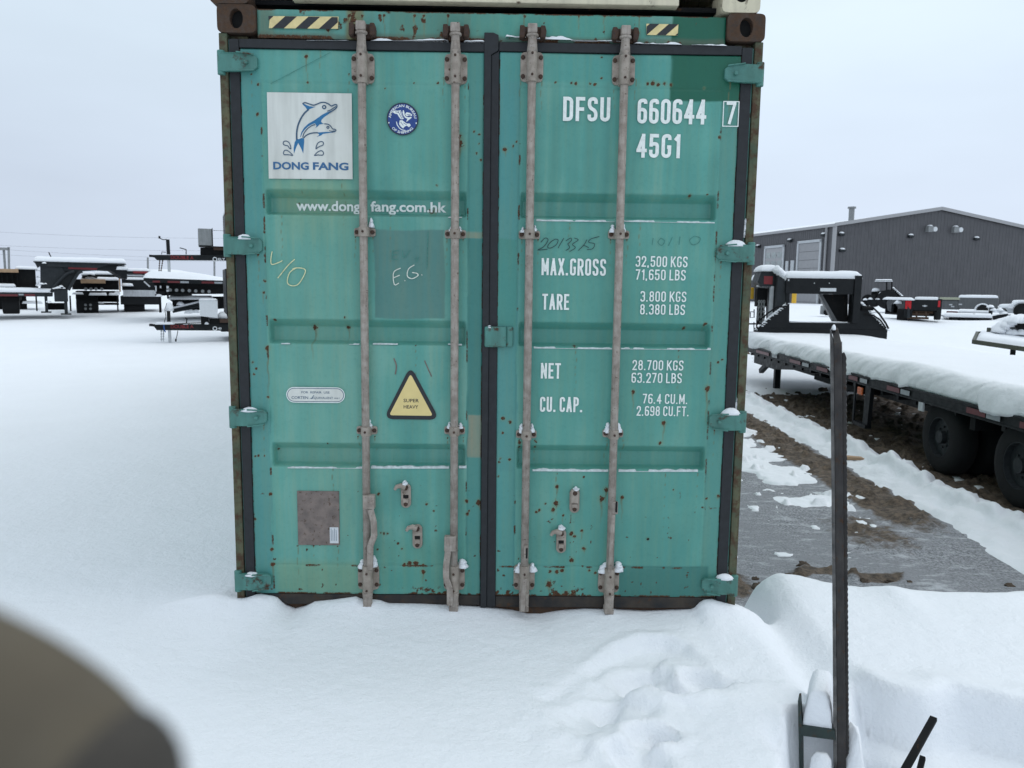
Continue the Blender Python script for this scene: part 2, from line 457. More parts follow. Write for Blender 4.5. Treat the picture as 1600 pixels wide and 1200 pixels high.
R_ = 1
GL = {
 'D': (1, [([(0, 0), (0, 1), (1, 1, R_), (1, 0, R_)], 1)]), 'F': (.88, [([(0, 0), (0, 1), (1, 1)], 0), ([(0, .5), (.85, .5)], 0)]),
 'S': (1, [([(1, .76), (1, 1, R_), (0, 1, R_), (0, .56, R_), (1, .44, R_), (1, 0, R_), (0, 0, R_), (0, .24)], 0)]),
 'U': (1, [([(0, 1), (0, 0, R_), (1, 0, R_), (1, 1)], 0)]), '0': (1, [([(0, 0, R_), (0, 1, R_), (1, 1, R_), (1, 0, R_)], 1)]),
 '6': (1, [([(1, .84), (1, 1, R_), (0, 1, R_), (0, 0, R_), (1, 0, R_), (1, .57, R_), (0, .57)], 0)]),
 '9': (1, [([(0, .16), (0, 0, R_), (1, 0, R_), (1, 1, R_), (0, 1, R_), (0, .43, R_), (1, .43)], 0)]),
 '4': (1.05, [([(.76, 0), (.76, 1), (0, .27), (1.05, .27)], 0)]), '7': (.95, [([(0, 1), (1, 1), (.3, 0)], 0)]),
 '5': (1, [([(.95, 1), (.06, 1), (.03, .55), (.3, .6, R_), (1, .6, R_), (1, 0, R_), (0, 0, R_), (0, .22)], 0)]),
 'G': (1, [([(1, .80), (1, 1, R_), (0, 1, R_), (0, 0, R_), (1, 0, R_), (1, .45), (.6, .45)], 0)]),
 'C': (1, [([(1, .74), (1, 1, R_), (0, 1, R_), (0, 0, R_), (1, 0, R_), (1, .26)], 0)]),
 '1': (.45, [([(0, .82), (1, 1), (1, 0)], 0)]), 'M': (1.35, [([(0, 0), (0, 1), (.5, .25), (1, 1), (1, 0)], 0)]),
 'A': (1.1, [([(0, 0), (.5, 1), (1, 0)], 0), ([(.17, .28), (.83, .28)], 0)]), 'X': (1.05, [([(0, 0), (1, 1)], 0), ([(0, 1), (1, 0)], 0)]),
 'R': (1.05, [([(0, 0), (0, 1), (1, 1, R_), (1, .48, R_), (0, .48)], 0), ([(.5, .48), (1.02, 0)], 0)]),
 'P': (1, [([(0, 0), (0, 1), (1, 1, R_), (1, .45, R_), (0, .45)], 0)]), 'O': (1, [([(0, 0, R_), (0, 1, R_), (1, 1, R_), (1, 0, R_)], 1)]),
 'T': (1, [([(0, 1), (1, 1)], 0), ([(.5, 1), (.5, 0)], 0)]), 'E': (.85, [([(1, 0), (0, 0), (0, 1), (1, 1)], 0), ([(0, .52), (.85, .52)], 0)]),
 'N': (1.1, [([(0, 0), (0, 1), (1, 0), (1, 1)], 0)]), 'L': (.82, [([(0, 1), (0, 0), (1, 0)], 0)]),
 'K': (1.1, [([(0, 0), (0, 1)], 0), ([(1, 1), (.03, .38)], 0), ([(.33, .57), (1.03, 0)], 0)]),
 'B': (1, [([(0, 0), (0, 1), (.95, 1, R_), (.95, .53, R_), (0, .53)], 0), ([(.4, .53), (1, .53, R_), (1, 0, R_), (0, 0)], 0)]),
 '3': (1, [([(0, .8), (0, 1, R_), (1, 1, R_), (1, .53, R_), (.4, .53)], 0), ([(.4, .53), (1, .53, R_), (1, 0, R_), (0, 0, R_), (0, .22)], 0)]),
 '2': (1, [([(0, .76), (0, 1, R_), (1, 1, R_), (1, .62), (0, 0), (1, 0)], 0)]),
 '8': (1, [([(0, 0, R_), (0, .54, R_), (1, .54, R_), (1, 0, R_)], 1), ([(.05, .54, R_), (.05, 1, R_), (.95, 1, R_), (.95, .54, R_)], 1)]),
 'H': (1.05, [([(0, 0), (0, 1)], 0), ([(1, 0), (1, 1)], 0), ([(0, .5), (1, .5)], 0)]), 'I': (.01, [([(0, 0), (0, 1)], 0)]),
 'V': (1.05, [([(0, 1), (.5, 0), (1, 1)], 0)]), 'Y': (1.05, [([(0, 1), (.5, .45), (1, 1)], 0), ([(.5, .45), (.5, 0)], 0)]),
 'Q': (1, [([(0, 0, R_), (0, 1, R_), (1, 1, R_), (1, 0, R_)], 1), ([(.6, .25), (1.05, -.08)], 0)]),
}


def stencil(mb, text, x0, x1, z0, h, y, sw=.13, gap=.36, m=None, rad=.24):
    """condensed gothic capitals drawn as ribbons, filling x0..x1, height h"""
    s = sw * h; cells = []; tot = 0.
    for ch in text:
        if ch == ' ': cells.append((ch, .75)); tot += .75
        elif ch in '.,': cells.append((ch, .12)); tot += .12 + gap
        else: cells.append((ch, GL[ch][0])); tot += GL[ch][0] + gap
    tot -= gap
    nlet = sum(1 for c in text if c != ' ')
    unit = (x1 - x0 - s * nlet) / tot
    x = x0
    for ch, w in cells:
        if ch == ' ': x += w * unit; continue
        if ch in '.,':
            mb.stroke([(x + s * .5, z0 - (h * .08 if ch == ',' else 0)), (x + s * .5, z0 + s * 1.1)], s * 1.05, y, False, m)
        else:
            for k, (pts, cl) in enumerate(GL[ch][1]):
                P = [(x + s / 2 + p[0] * (w * unit if w > .02 else 0), z0 + s / 2 + p[1] * (h - s)) + tuple(p[2:]) for p in pts]
                runs = [[P[0]]]                               # break at sharp (unrounded) corners
                for q in P[1:]:
                    runs[-1].append(q)
                    if len(q) == 2 and not cl: runs.append([q])
                if cl: runs = [P]
                for kk, run in enumerate(runs):
                    if len(run) < 2: continue
                    run = list(run)
                    if not cl:
                        for e, q in ((0, 1), (-1, -2)):       # square caps on uprights and bars, none on rounded ends
                            if len(run[e]) > 2: continue
                            a = np.array(run[e][:2]); c = np.array(run[q][:2]); d = (a - c) / (np.linalg.norm(a - c) + 1e-9)
                            first, last = (kk == 0 and e == 0), (run[e] is P[-1] and e == -1)
                            if ch in '69GSC3' and (first or last) and not (ch == '3' and last is False and first is False): continue
                            ax = abs(d[0]) < .05 or abs(d[1]) < .05
                            run[e] = tuple(a + d * s * (.5 if ax else (.5 if ch in 'MNVAXKRY' else .3)) * (1 if ax else abs(d[1]) ** .5))
                    mb.stroke(rounded(run, rad * h, cl), s, y - (k * 3 + kk) * .00009, bool(cl), m)
        x += w * unit + s + gap * unit


def type_text(mb, text, x0, x1, z0, h, y, m=None, weight=0., arc=None):
    """round-shouldered lettering with Blender's own built-in letter shapes, scaled to x0..x1 and cap height h"""
    cu = bpy.data.curves.new('t', 'FONT'); cu.body = text; cu.size = 1; cu.offset = weight; cu.resolution_u = 3
    ob = bpy.data.objects.new('t', cu); COL.objects.link(ob)
    dg = bpy.context.evaluated_depsgraph_get(); me = bpy.data.meshes.new_from_object(ob.evaluated_get(dg))
    vs = [tuple(v.co) for v in me.vertices]; fs = [tuple(p.vertices) for p in me.polygons]
    bpy.data.objects.remove(ob); bpy.data.curves.remove(cu); bpy.data.meshes.remove(me)
    if not vs: return
    xa = min(v[0] for v in vs); xb = max(v[0] for v in vs); cap = .729
    k = (x1 - x0) / (xb - xa); kz = h / cap
    P = [(x0 + (v[0] - xa) * k, v[1] * kz) for v in vs]
    if arc is None: V = [(p[0], y, z0 + p[1]) for p in P]
    else: V = [(q[0], y, q[1]) for q in (arc(*p) for p in P)]
    # face towards -y
    a = fs[0]; c = np.cross(np.array(V[a[1]]) - V[a[0]], np.array(V[a[2]]) - V[a[0]])
    if c[1] > 0: fs = [f[::-1] for f in fs]
    mb.add(V, fs, m)


def spline(pts, closed=False, k=6):
    P = [np.array(p, float) for p in pts]; n = len(P); out = []
    for i in range(n if closed else n - 1):
        a = P[i - 1] if (closed or i > 0) else P[i]; b = P[i]; c = P[(i + 1) % n]; d = P[(i + 2) % n] if (closed or i + 2 < n) else c
        for t in np.arange(k) / k:
            out.append(tuple(.5 * (2 * b + (c - a) * t + (2 * a - 5 * b + 4 * c - d) * t * t + (3 * b - a - 3 * c + d) * t ** 3)))
    if not closed: out.append(tuple(P[-1]))
    return out

# ------------------------------------------------------------------ the green container
box = thing('shipping_container', 'weathered green shipping container with closed doors, standing in deep snow', 'shipping container')
HALF, HC, LEN = 1.219, 2.896, 12.19
YF, YP, YR = .008, .012, .066            # door frame, door panel, bottom of the pressed-in bands
BANDS = [(2.103, 1.984), (1.512, 1.393), (.926, .806)]


def casting(mb, x0, x1, z0, z1, y0, depth, hole_rx=.030, hole_rz=.042, m=0, md=1, hz=0):
    """corner casting: block with an oval hole in its face"""
    n = 32; cx, cz = (x0 + x1) / 2, (z0 + z1) / 2 + hz; O = []; I = []
    for k in range(n):
        a = 2 * math.pi * k / n + math.pi / n; ca, sa = math.cos(a), math.sin(a)
        q = 1 / max(abs(ca), abs(sa)) if True else 1
        e = .16; rx, rz = (x1 - x0) / 2, (z1 - z0) / 2
        sx = math.copysign(abs(ca) ** .28, ca); sz = math.copysign(abs(sa) ** .28, sa)
        O.append((cx + rx * sx * 1.0, (z0 + z1) / 2 + rz * sz)); I.append((cx + hole_rx * ca, cz + hole_rz * sa))
    V = [(x, y0, z) for x, z in O] + [(x, y0, z) for x, z in I] + [(x, y0 + depth, z) for x, z in O] + [(x, y0 + .035, z) for x, z in I]
    F = []
    for k in range(n):
        j = (k + 1) % n
        F.append((k, n + k, n + j, j)[::-1]); F.append((2 * n + k, k, j, 2 * n + j)[::-1])
    mb.add(V, F, m); mb.add(V, [(n + k, 3 * n + k, 3 * n + (k + 1) % n, n + (k + 1) % n)[::-1] for k in range(n)], m)
    mb.add([V[3 * n + k] for k in range(n)], [tuple(range(n))], md); mb.add([V[2 * n + k] for k in range(n)], [tuple(range(n))], m)


for sx in (-1, 1):
    a, c = sorted((sx * HALF, sx * (HALF - .170)))
    for z0, z1, yy, yd in ((2.776, 2.896, -.004, .178), (0, .118, -.004, .178), (2.776, 2.896, LEN - .17, .17), (0, .118, LEN - .17, .17)):
        mb = MB(); casting(mb, a, c, z0, z1, yy, yd); mb.build('corner_casting', ['rusty_steel', 'black_hole'], box)
    # rear (door-end) post: outer strip, inner return and back web
    a, c = sorted((sx * (HALF - .003), sx * (HALF - .040)))
    mb = MB(); mb.box(a, c, .0, .075, .118, 2.776)
    a2, c2 = sorted((sx * (HALF - .040), sx * 1.10)); mb.box(a2, c2, .045, .075, .118, 2.776)
    mb.build('corner_post', 'post_steel', box, bevel=.004)
    a, c = sorted((sx * (HALF - .043), sx * (HALF - .052)))
    mb = MB(); mb.box(a, c, .012, .045, .118, 2.75); mb.build('post_flange', 'green_steel', box)
    # front-end posts
    a, c = sorted((sx * (HALF - .003), sx * (HALF - .12))); mb = MB(); mb.box(a, c, LEN - .12, LEN - .004, .118, 2.776); mb.build('corner_post', 'post_steel', box, bevel=.004)
    # corrugated side wall with top and bottom rails
    k = np.arange(0, 11.6, .275); Yc = []; Xo = []
    for q in k:
        for dy, o in ((0, 0), (.07, 0), (.1375, .036), (.2075, .036)): Yc.append(.3 + q + dy); Xo.append(o)
    Yc = np.array(Yc); Xo = np.array(Xo); Zc = np.array([.14, 2.80])
    Yg, Zg = np.meshgrid(Yc, Zc); Xg = sx * (HALF - .012 - np.tile(Xo, (2, 1)))
    w = grid_mesh('side_wall', Xg, Yg, Zg, 'green_header', box, flip=sx > 0)
    for pz in w.data.polygons: pz.use_smooth = False
    a, c = sorted((sx * (HALF - .003), sx * (HALF - .063))); mb = MB()
    mb.box(a, c, .18, LEN - .18, 2.80, 2.87); mb.box(a, c, .18, LEN - .18, .012, .14); mb.box(*sorted((sx * (HALF - .01), sx * (HALF - .05))), .18, .31, .14, 2.8)
    mb.build('side_rail', 'green_steel', box, bevel=.004)
mb = MB(); mb.box(-1.15, 1.15, .1, LEN - .1, 2.84, 2.862); mb.build('roof', 'green_steel', box)
mb = MB(); mb.box(-1.10, 1.10, LEN - .06, LEN - .02, .118, 2.84); mb.build('end_wall', 'green_steel', box)
mb = MB(); mb.box(-1.15, 1.15, .3, LEN - .2, .12, .15); mb.build('floor_panel', 'black_dull', box)

# header over the doors (paint tone and rust measured like the doors), sill under them


def paint(Xd, Zd, base, patches=(), spots=(), rust_noise=0., seed=0, edge=None):
    tone = np.empty(Xd.shape + (4,)); tone[..., :3] = np.array(base) * (1.12, 1.07, 1.06); tone[..., 3] = 1
    lf = fbm(Xd * 1.1, Zd * 1.1, seed + 3, 3)[..., None]
    tone[..., :3] = tone[..., :3] * (1 + (lf - .5) * .34)
    st = fbm(Xd * 24 + .8 * fbm(Xd * 3, Zd * 3, seed + 2, 2), Zd * .9, seed + 6, 4)[..., None]; mf = fbm(Xd * 4.5, Zd * 4.5, seed + 7, 4)[..., None]
    tone[..., :3] = tone[..., :3] * (1 + (st - .5) * .30) * (1 + (mf - .5) * .25)
    ck = np.clip((mf + st - 1.04) * 3, 0, 1) * .30; tone[..., :3] = tone[..., :3] * (1 - ck) + np.array((.20, .36, .30)) * ck
    for (x0, x1, z0, z1, colr, soft, amt) in patches:
        jx = (fbm(Zd * 9, Xd * 0 + 1, seed + 8, 3) - .5) * .016; jz = (fbm(Xd * 9, Zd * 0 + 2, seed + 9, 3) - .5) * .016
        mk = sst(x0 - soft, x0 + soft, Xd + jx) * (1 - sst(x1 - soft, x1 + soft, Xd + jx)) * sst(z0 - soft, z0 + soft, Zd + jz) * (1 - sst(z1 - soft, z1 + soft, Zd + jz))
        mk = mk[..., None] * amt; tone[..., :3] = tone[..., :3] * (1 - mk) + np.array(colr) * mk
    rust = np.zeros(Xd.shape)
    wob = fbm(Xd * 130, Zd * 130, seed + 5, 3)
    for (x, z, r, drip) in spots:
        d = np.hypot((Xd - x) * 1.05, Zd - z) / r
        rust = np.maximum(rust, 1.25 * (1 - sst(.45, 1.25, d + (wob - .5) * 1.3)))
        halo = (1 - sst(.8, 2.2, d))[..., None] * .35
        tone[..., :3] = tone[..., :3] * (1 - halo) + np.array((.16, .20, .10)) * halo
        if drip > 0:
            t = (z - Zd) / drip
            wd = r * .55 * (1.1 - .5 * np.clip(t, 0, 1)); mk = (1 - sst(.3, 1.0, np.abs(Xd - x + .003 * np.sin(Zd * 60)) / wd)) * (t > 0) * np.clip(1 - t, 0, 1) ** .7
            rust = np.maximum(rust, .34 * mk); mk = (mk * .75)[..., None]
            tone[..., :3] = tone[..., :3] * (1 - mk) + np.array((.13, .13, .055)) * mk
    if edge is not None: rust = np.maximum(rust, edge)
    if rust_noise: rust = np.maximum(rust, rust_noise * sst(.70, .82, fbm(Xd * 26, Zd * 26, seed + 31, 4)))
    return tone, rust


def pane(name, x0, x1, z0, z1, yfun, base, back, mats='container_paint', parent=box, step=.005, **kw):
    nx = int((x1 - x0) / step) + 1; nz_ = int((z1 - z0) / step) + 1
    xs = np.linspace(x0, x1, nx); zs = np.linspace(z0, z1, nz_)
    xs = np.concatenate([[x0, x0], xs, [x1, x1]]); zs = np.concatenate([[z0, z0], zs, [z1, z1]])
    Xd, Zd = np.meshgrid(xs, zs); Yd = yfun(Xd, Zd)
    bx = np.zeros(Xd.shape, bool); bx[0] = bx[-1] = True; bx[:, 0] = bx[:, -1] = True
    Yd = np.where(bx, back, Yd)
    ed = np.minimum(np.minimum(Xd - x0, x1 - Xd), np.minimum(Zd - z0, z1 - Zd))
    Yd = np.where(~bx, Yd + .003 * (1 - sst(0, .005, ed)), Yd)
    tone, rust = paint(Xd, Zd, base, **kw)
    return grid_mesh(name, Xd, Yd, Zd, mats, parent, {'tone': tone, 'rust': rust})


def S(px, py, r, drip=0):      # a rust spot seen in the photo (px) -> metres on the door
    x, z = xz(px, py, .01); return (x, z, r / 340., drip / 340.)


hs = [S(*q) for q in [(552, 30, 5, 0), (553, 40, 4, 20), (640, 66, 2, 0), (428, 36, 3, 0), (1045, 66, 3, 0), (512, 46, 3, 6)]]
Hx = lambda px: xz(px, 45)[0]
hx0, hx1, hz0, hz1 = -HALF + .172, HALF - .172, 2.762, 2.884
Xe, Ze = np.meshgrid([0, 1], [0, 1])


def hdr_edge(x, z):
    return 0


o = pane('door_header', hx0, hx1, hz0, hz1, lambda x, z: np.full(x.shape, .012) + .004 * fbm(x * 2, z * 2, 4, 2), (.08, .26, .225), .07,
         patches=[(Hx(608), Hx(735), 2.75, 2.9, (.075, .22, .175), .004, .9), (Hx(735), Hx(780), 2.75, 2.9, (.07, .25, .2), .004, .8), (Hx(780), Hx(1010), 2.75, 2.9, (.06, .27, .22), .004, .8),
                  (Hx(1050), Hx(1140), xz(1090, 72)[1], 2.9, (.007, .10, .062), .003, 1.), (hx0, Hx(425), 2.75, 2.9, (.10, .15, .10), .03, .75), (hx0, hx1, 2.74, 2.786, (.075, .105, .075), .010, .62), (Hx(540), Hx(566), 2.74, 2.9, (.16, .15, .06), .010, .75)],
         spots=hs + [S(px_, 24, 2.2, 40) for px_ in (545, 551, 566, 600, 648, 662, 700, 820, 905, 945, 1000)], rust_noise=.9, seed=40)
me = o.data; co = np.empty(len(me.vertices) * 3, np.float32); me.vertices.foreach_get('co', co); co = co.reshape(-1, 3)
rv = np.empty(len(me.vertices), np.float32); me.attributes['rust'].data.foreach_get('value', rv)
ed = (1 - sst(.004, .022, co[:, 2] - hz0)) * sst(.42, .60, fbm(co[:, 0] * 9, co[:, 2] * 30, 61, 4)) + (1 - sst(.0, .010, hz1 - co[:, 2])) * sst(.3, .6, fbm(co[:, 0] * 12, co[:, 2] * 30, 62, 4))
me.attributes['rust'].data.foreach_set('value', np.maximum(rv, ed).astype(np.float32))
mb = MB(); mb.box(hx0, hx1, .075, .17, 2.755, 2.884); mb.box(-1.0, 1.0, .075, .13, 2.70, 2.755); mb.build('header_beam', 'green_header', box)
mb = MB(); mb.box(-1.12, 1.12, .022, .14, .01, .128); mb.build('door_sill', 'rusty_steel', box, bevel=.004)

# rubber seals
mb = MB()
mb.box(-1.172, -1.128, .002, .04, .13, 2.752); mb.box(1.122, 1.170, .002, .04, .13, 2.752)
mb.box(-1.126, -.034, .000, .04, 2.714, 2.752)
mb.box(.030, 1.120, .000, .04, 2.718, 2.758)
mb.prism([(-.036, -.006, 2.795), (-.034, -.006, .118), (-.004, -.006, .118), (-.004, -.006, 2.70), (.028, -.006, 2.72), (.028, -.006, 2.785), (.005, -.006, 2.795)], (0, .045, 0))
mb.prism([(-.004, .001, 2.70), (-.004, .001, .118), (.040, .001, .118), (.031, .001, 2.72)], (0, .04, 0))
mb.build('rubber_seal', 'rubber', box, bevel=.003)
mb = MB(); mb.box(-1.126, -.036, .004, .05, .126, .176); mb.box(.041, 1.120, .004, .05, .118, .172); mb.build('bottom_seal', 'seal_dirty', box, bevel=.003)


# --- doors
def door_y(inner0, inner1):
    def fn(x, z):
        y = np.full(x.shape, YF)
        ins = (x > inner0) & (x < inner1)
        for zt, zb in BANDS:
            d = np.clip((zt - z) / .036, 0, 1) ** .9 * sst(0, .020, z - zb)
            ex = sst(0, .016, x - inner0) * sst(0, .016, inner1 - x)
            y = y + (YR - YF) * d * ex
        # weld seam round the pressed panel
        for zz in (2.569, .325):
            y = y + np.where(ins, .0035 * np.exp(-((z - zz) / .004) ** 2), 0)
        for xx in (inner0 - .004, inner1 + .004):
            y = y + .0035 * np.exp(-((x - xx) / .004) ** 2) * (z > .325) * (z < 2.569)
        y = y + .010 * (fbm(x * 1.9, z * 1.9, 71, 3) - .5) + .0030 * (fbm(x * 7, z * 7, 72, 2) - .5)
        return y
    return fn


def edge_rust(x, z, x0, x1, z0, z1, seed):
    return None


G0 = (.076, .282, .245); GF = (.066, .25, .236)
left = thing('door', '', '')
del left['label']; del left['category']; left.parent = box
right = left.copy(); COL.objects.link(right); right.parent = box
lx = [S(*q) for q in [(479, 88, 3, 40), (403, 179, 2.6, 6), (488, 512, 4.5, 55), (541, 512, 3.2, 26), (418, 544, 4, 90), (414, 439, 2.5), (412, 457, 2.3, 20), (429, 500, 2.4), (539, 496, 2), (673, 328, 4.5, 8), (680, 326, 3.5, 12),
      (717, 226, 8, 40), (716, 214, 6), (425, 858, 3, 6), (426, 882, 4.2, 30), (419, 621, 2.4), (423, 772, 3), (399, 811, 2.2), (600, 833, 2.6), (595, 832, 2), (606, 833, 2), (640, 880, 4.5), (650, 880, 4.5), (632, 882, 3), (661, 893, 4, 22), (661, 883, 2.6),
      (729, 783, 3.4), (730, 803, 3), (733, 798, 1.8), (749, 785, 5, 14), (592, 772, 2.6), (667, 787, 2.4), (678, 798, 1.8), (622, 849, 2), (628, 857, 2), (395, 566, 2), (400, 576, 2), (397, 585, 2), (404, 712, 2), (399, 713, 1.6), (414, 712, 1.6), (430, 705, 1.8), (512, 693, 1.6),
      (481, 129, 2), (404, 132, 2.4), (684, 130, 2.2), (602, 138, 1.6), (683, 290, 2), (462, 316, 1.6), (749, 210, 2), (745, 240, 2), (751, 250, 2.2), (741, 206, 2), (748, 225, 1.5), (647, 130, 1.4), (757, 760, 2.6), (752, 860, 2.4), (590, 858, 1.6)]]
rx_ = [S(*q) for q in [(789, 234, 4, 12), (751, 213, 2), (752, 267, 3), (802, 228, 2, 6), (1078, 306, 3), (807, 222, 2), (898, 541, 2.4), (1102, 506, 3, 14), (1071, 513, 3), (989, 612, 3.4, 34), (1105, 607, 5, 60), (1030, 661, 0.01), (1037, 661, 4, 34), (1031, 692, 3.4), (870, 760, 3.5, 24), (869, 787, 5, 8), (864, 796, 4, 8), (880, 805, 2.2, 14),
      (947, 765, 4.6, 26), (940, 779, 5, 44), (972, 777, 3.4, 44), (893, 834, 4), (898, 838, 3), (909, 829, 2.6, 24), (912, 857, 3.6, 10), (858, 912, 6, 26), (893, 875, 4), (870, 893, 4), (878, 891, 3.5), (860, 893, 3), (884, 930, 6), (897, 927, 3.4), (878, 934, 5), (786, 654, 3.4), (797, 659, 3.2), (785, 676, 2.4), (812, 692, 3), (811, 700, 2.2), (836, 700, 2.4),
      (779, 744, 2), (796, 718, 2.4), (782, 716, 2), (780, 722, 2), (838, 800, 2.6), (843, 797, 2.6), (852, 787, 2), (1012, 842, 2.4), (1122, 775, 3, 8), (1104, 779, 2), (1122, 566, 2.2), (1128, 562, 2), (912, 745, 1.8), (1105, 304, 1.5), (940, 89, 1.8), (940, 122, 2), (1020, 130, 4), (1028, 132, 3.4), (1038, 131, 3), (1012, 131, 2.6), (1048, 133, 2.6),
      (893, 130, 2.2), (900, 131, 2.4), (922, 131, 2), (930, 132, 2.4), (868, 129, 1.8), (1100, 138, 2), (1124, 214, 2.6, 4), (785, 937, 6), (795, 939, 4), (1112, 920, 3), (818, 768, 1.6), (1052, 765, 1.6), (930, 895, 2.6), (920, 891, 2.6), (838, 690, 1.6)]]
DRIP = [S(*q) for q in [(545, 116, 1.2, 60), (580, 116, 1.2, 46), (693, 122, 1.2, 54), (727, 122, 1.2, 70), (555, 370, 1.2, 60), (583, 370, 1.2, 48), (698, 372, 1.2, 70), (724, 372, 1.2, 44), (560, 682, 1.2, 60), (586, 682, 1.2, 38), (699, 684, 1.2, 50), (724, 684, 1.2, 56), (393, 116, 1.5, 60), (404, 398, 1.5, 70), (412, 664, 1.5, 60), (500, 60, 1, 70), (470, 280, 1, 60), (535, 280, 1, 90), (440, 337, 1, 110), (610, 337, 1, 90), (650, 540, 1, 110), (520, 730, 1, 120), (465, 853, 1.3, 66), (528, 853, 1.3, 60), (490, 853, 1, 40)]]
DRIPR = [S(*q) for q in [(813, 118, 1.2, 50), (846, 120, 1.2, 70), (960, 124, 1.2, 56), (993, 124, 1.2, 60), (815, 374, 1.2, 50), (841, 374, 1.2, 60), (954, 375, 1.2, 66), (980, 375, 1.2, 50), (811, 688, 1.2, 50), (836, 688, 1.2, 60), (948, 688, 1.2, 60), (974, 688, 1.2, 44), (1140, 128, 1.5, 70), (1126, 410, 1.5, 60), (1116, 672, 1.5, 70), (1000, 350, 1, 90), (900, 545, 1, 100), (1060, 548, 1, 120), (890, 350, 1, 70), (1040, 740, 1, 130), (870, 740, 1, 90), (1090, 740, 1, 80)]]
lx += DRIP; rx_ += DRIPR
lx = [(x, z, r * .9, d) for x, z, r, d in lx]; rx_ = [(x, z, r * .9, d) for x, z, r, d in rx_]


def R4(a, b_, c, d, col, soft=.004, amt=1., y=.008):     # photo rectangle (left, top, right, bottom) -> metres
    x0, z1 = xz(a, b_, y); x1, z0 = xz(c, d, y); return (x0, x1, z0, z1, col, soft, amt)


DL, DR = (-1.127, -.036, .178, 2.712), (.034, 1.121, .174, 2.716)
INL, INR = (-1.034, -.110), (.133, 1.040)
lpan = pane('door_panel', *DL, door_y(*INL), G0, .075, parent=left, spots=lx, seed=11, rust_noise=.0,
            patches=[(-1.13, INL[0] - .004, .1, 2.8, GF, .002, .9), (INL[1] + .004, 0, .1, 2.8, (.060, .235, .21), .002, .9),
                     (-.95, -.60, .35, 1.9, (.15, .345, .275), .22, .6), (-.95, -.62, 1.9, 2.15, (.18, .33, .22), .12, .55), (-1.03, -.62, .18, .34, (.16, .30, .19), .03, .55),
                     R4(426, 280, 552, 330, (.17, .33, .22), .03, .5), R4(585, 358, 695, 498, (.075, .205, .185), .0035, .95), R4(733, 372, 765, 648, (.042, .19, .172), .004, .9), R4(730, 362, 765, 372, (.20, .26, .19), .003, .8), R4(731, 648, 765, 714, (.21, .25, .185), .004, .8),
                     R4(400, 84, 560, 130, (.085, .31, .275), .02, .5), (-.55, -.11, .18, .45, (.07, .26, .205), .06, .5)])
rpan = pane('door_panel', *DR, door_y(*INR), G0, .075, parent=right, spots=rx_, seed=23, rust_noise=.0,
            patches=[(0, INR[0] - .004, .1, 2.8, (.066, .255, .245), .002, .9), (INR[1] + .004, 1.2, .1, 2.8, (.076, .255, .222), .002, .9), R4(770, 372, 806, 508, (.052, .235, .20), .004, .85),
                     R4(1050, 80, 1162, 159, (.007, .105, .066), .0035, 1.), R4(968, 884, 1104, 940, (.036, .165, .145), .006, .95), (.2, .95, .35, 1.9, (.084, .295, .25), .25, .5), R4(783, 86, 1050, 130, (.062, .275, .245), .01, .6), R4(775, 735, 800, 930, (.08, .30, .27), .01, .5)])
# rust along the bottom edges, corners and seams
for o, (x0, x1, z0, z1), inn, sd_ in ((lpan, DL, INL, 5), (rpan, DR, INR, 6)):
    me = o.data; co = np.empty(len(me.vertices) * 3, np.float32); me.vertices.foreach_get('co', co); co = co.reshape(-1, 3); x, z = co[:, 0], co[:, 2]
    rv = np.empty(len(x), np.float32); me.attributes['rust'].data.foreach_get('value', rv)
    f1 = fbm(x * 22, z * 22, sd_ + 50, 4); f2 = fbm(x * 60, z * 60, sd_ + 60, 3); f3 = fbm(x * 5, z * 9, sd_ + 70, 3)
    side = sst(-.55, -.30, x) if o is lpan else (1 - sst(.45, .60, x)) * .9 + .25
    bot = (1 - sst(.006, .062, z - z0)) * sst(.52, .62, f1 * .5 + f2 * .5) * side
    bot = np.maximum(bot, (1 - sst(.0, .016, z - z0)) * sst(.3, .5, f1) * .9)
    seam = np.exp(-((np.abs(x - (inn[0] - .004))) / .005) ** 2) * sst(.56, .66, fbm(x * 8, z * 14, sd_ + 80, 3)) * (z > .2) * (z < 2.6) * .9
    seam = np.maximum(seam, np.exp(-((np.abs(x - (inn[1] + .004))) / .004) ** 2) * sst(.56, .68, fbm(x * 8, z * 14, sd_ + 81, 3)) * (z > .2) * (z < 2.6) * .8)
    seam = np.maximum(seam, np.exp(-((z - .322) / .005) ** 2) * sst(.52, .64, fbm(x * 14, z * 8, sd_ + 82, 3)) * .9)
    edge = (1 - sst(.0, .006, np.minimum(x - x0, x1 - x))) * sst(.40, .56, fbm(x * 4, z * 18, sd_ + 83, 4))
    low = sst(.80, .84, fbm(x * 40, z * 40, sd_ + 90, 3)) * (1 - sst(.3, 1.0, z)) * .9
    rv = np.maximum.reduce([rv, bot, seam, edge, low]).astype(np.float32)
    me.attributes['rust'].data.foreach_set('value', rv)

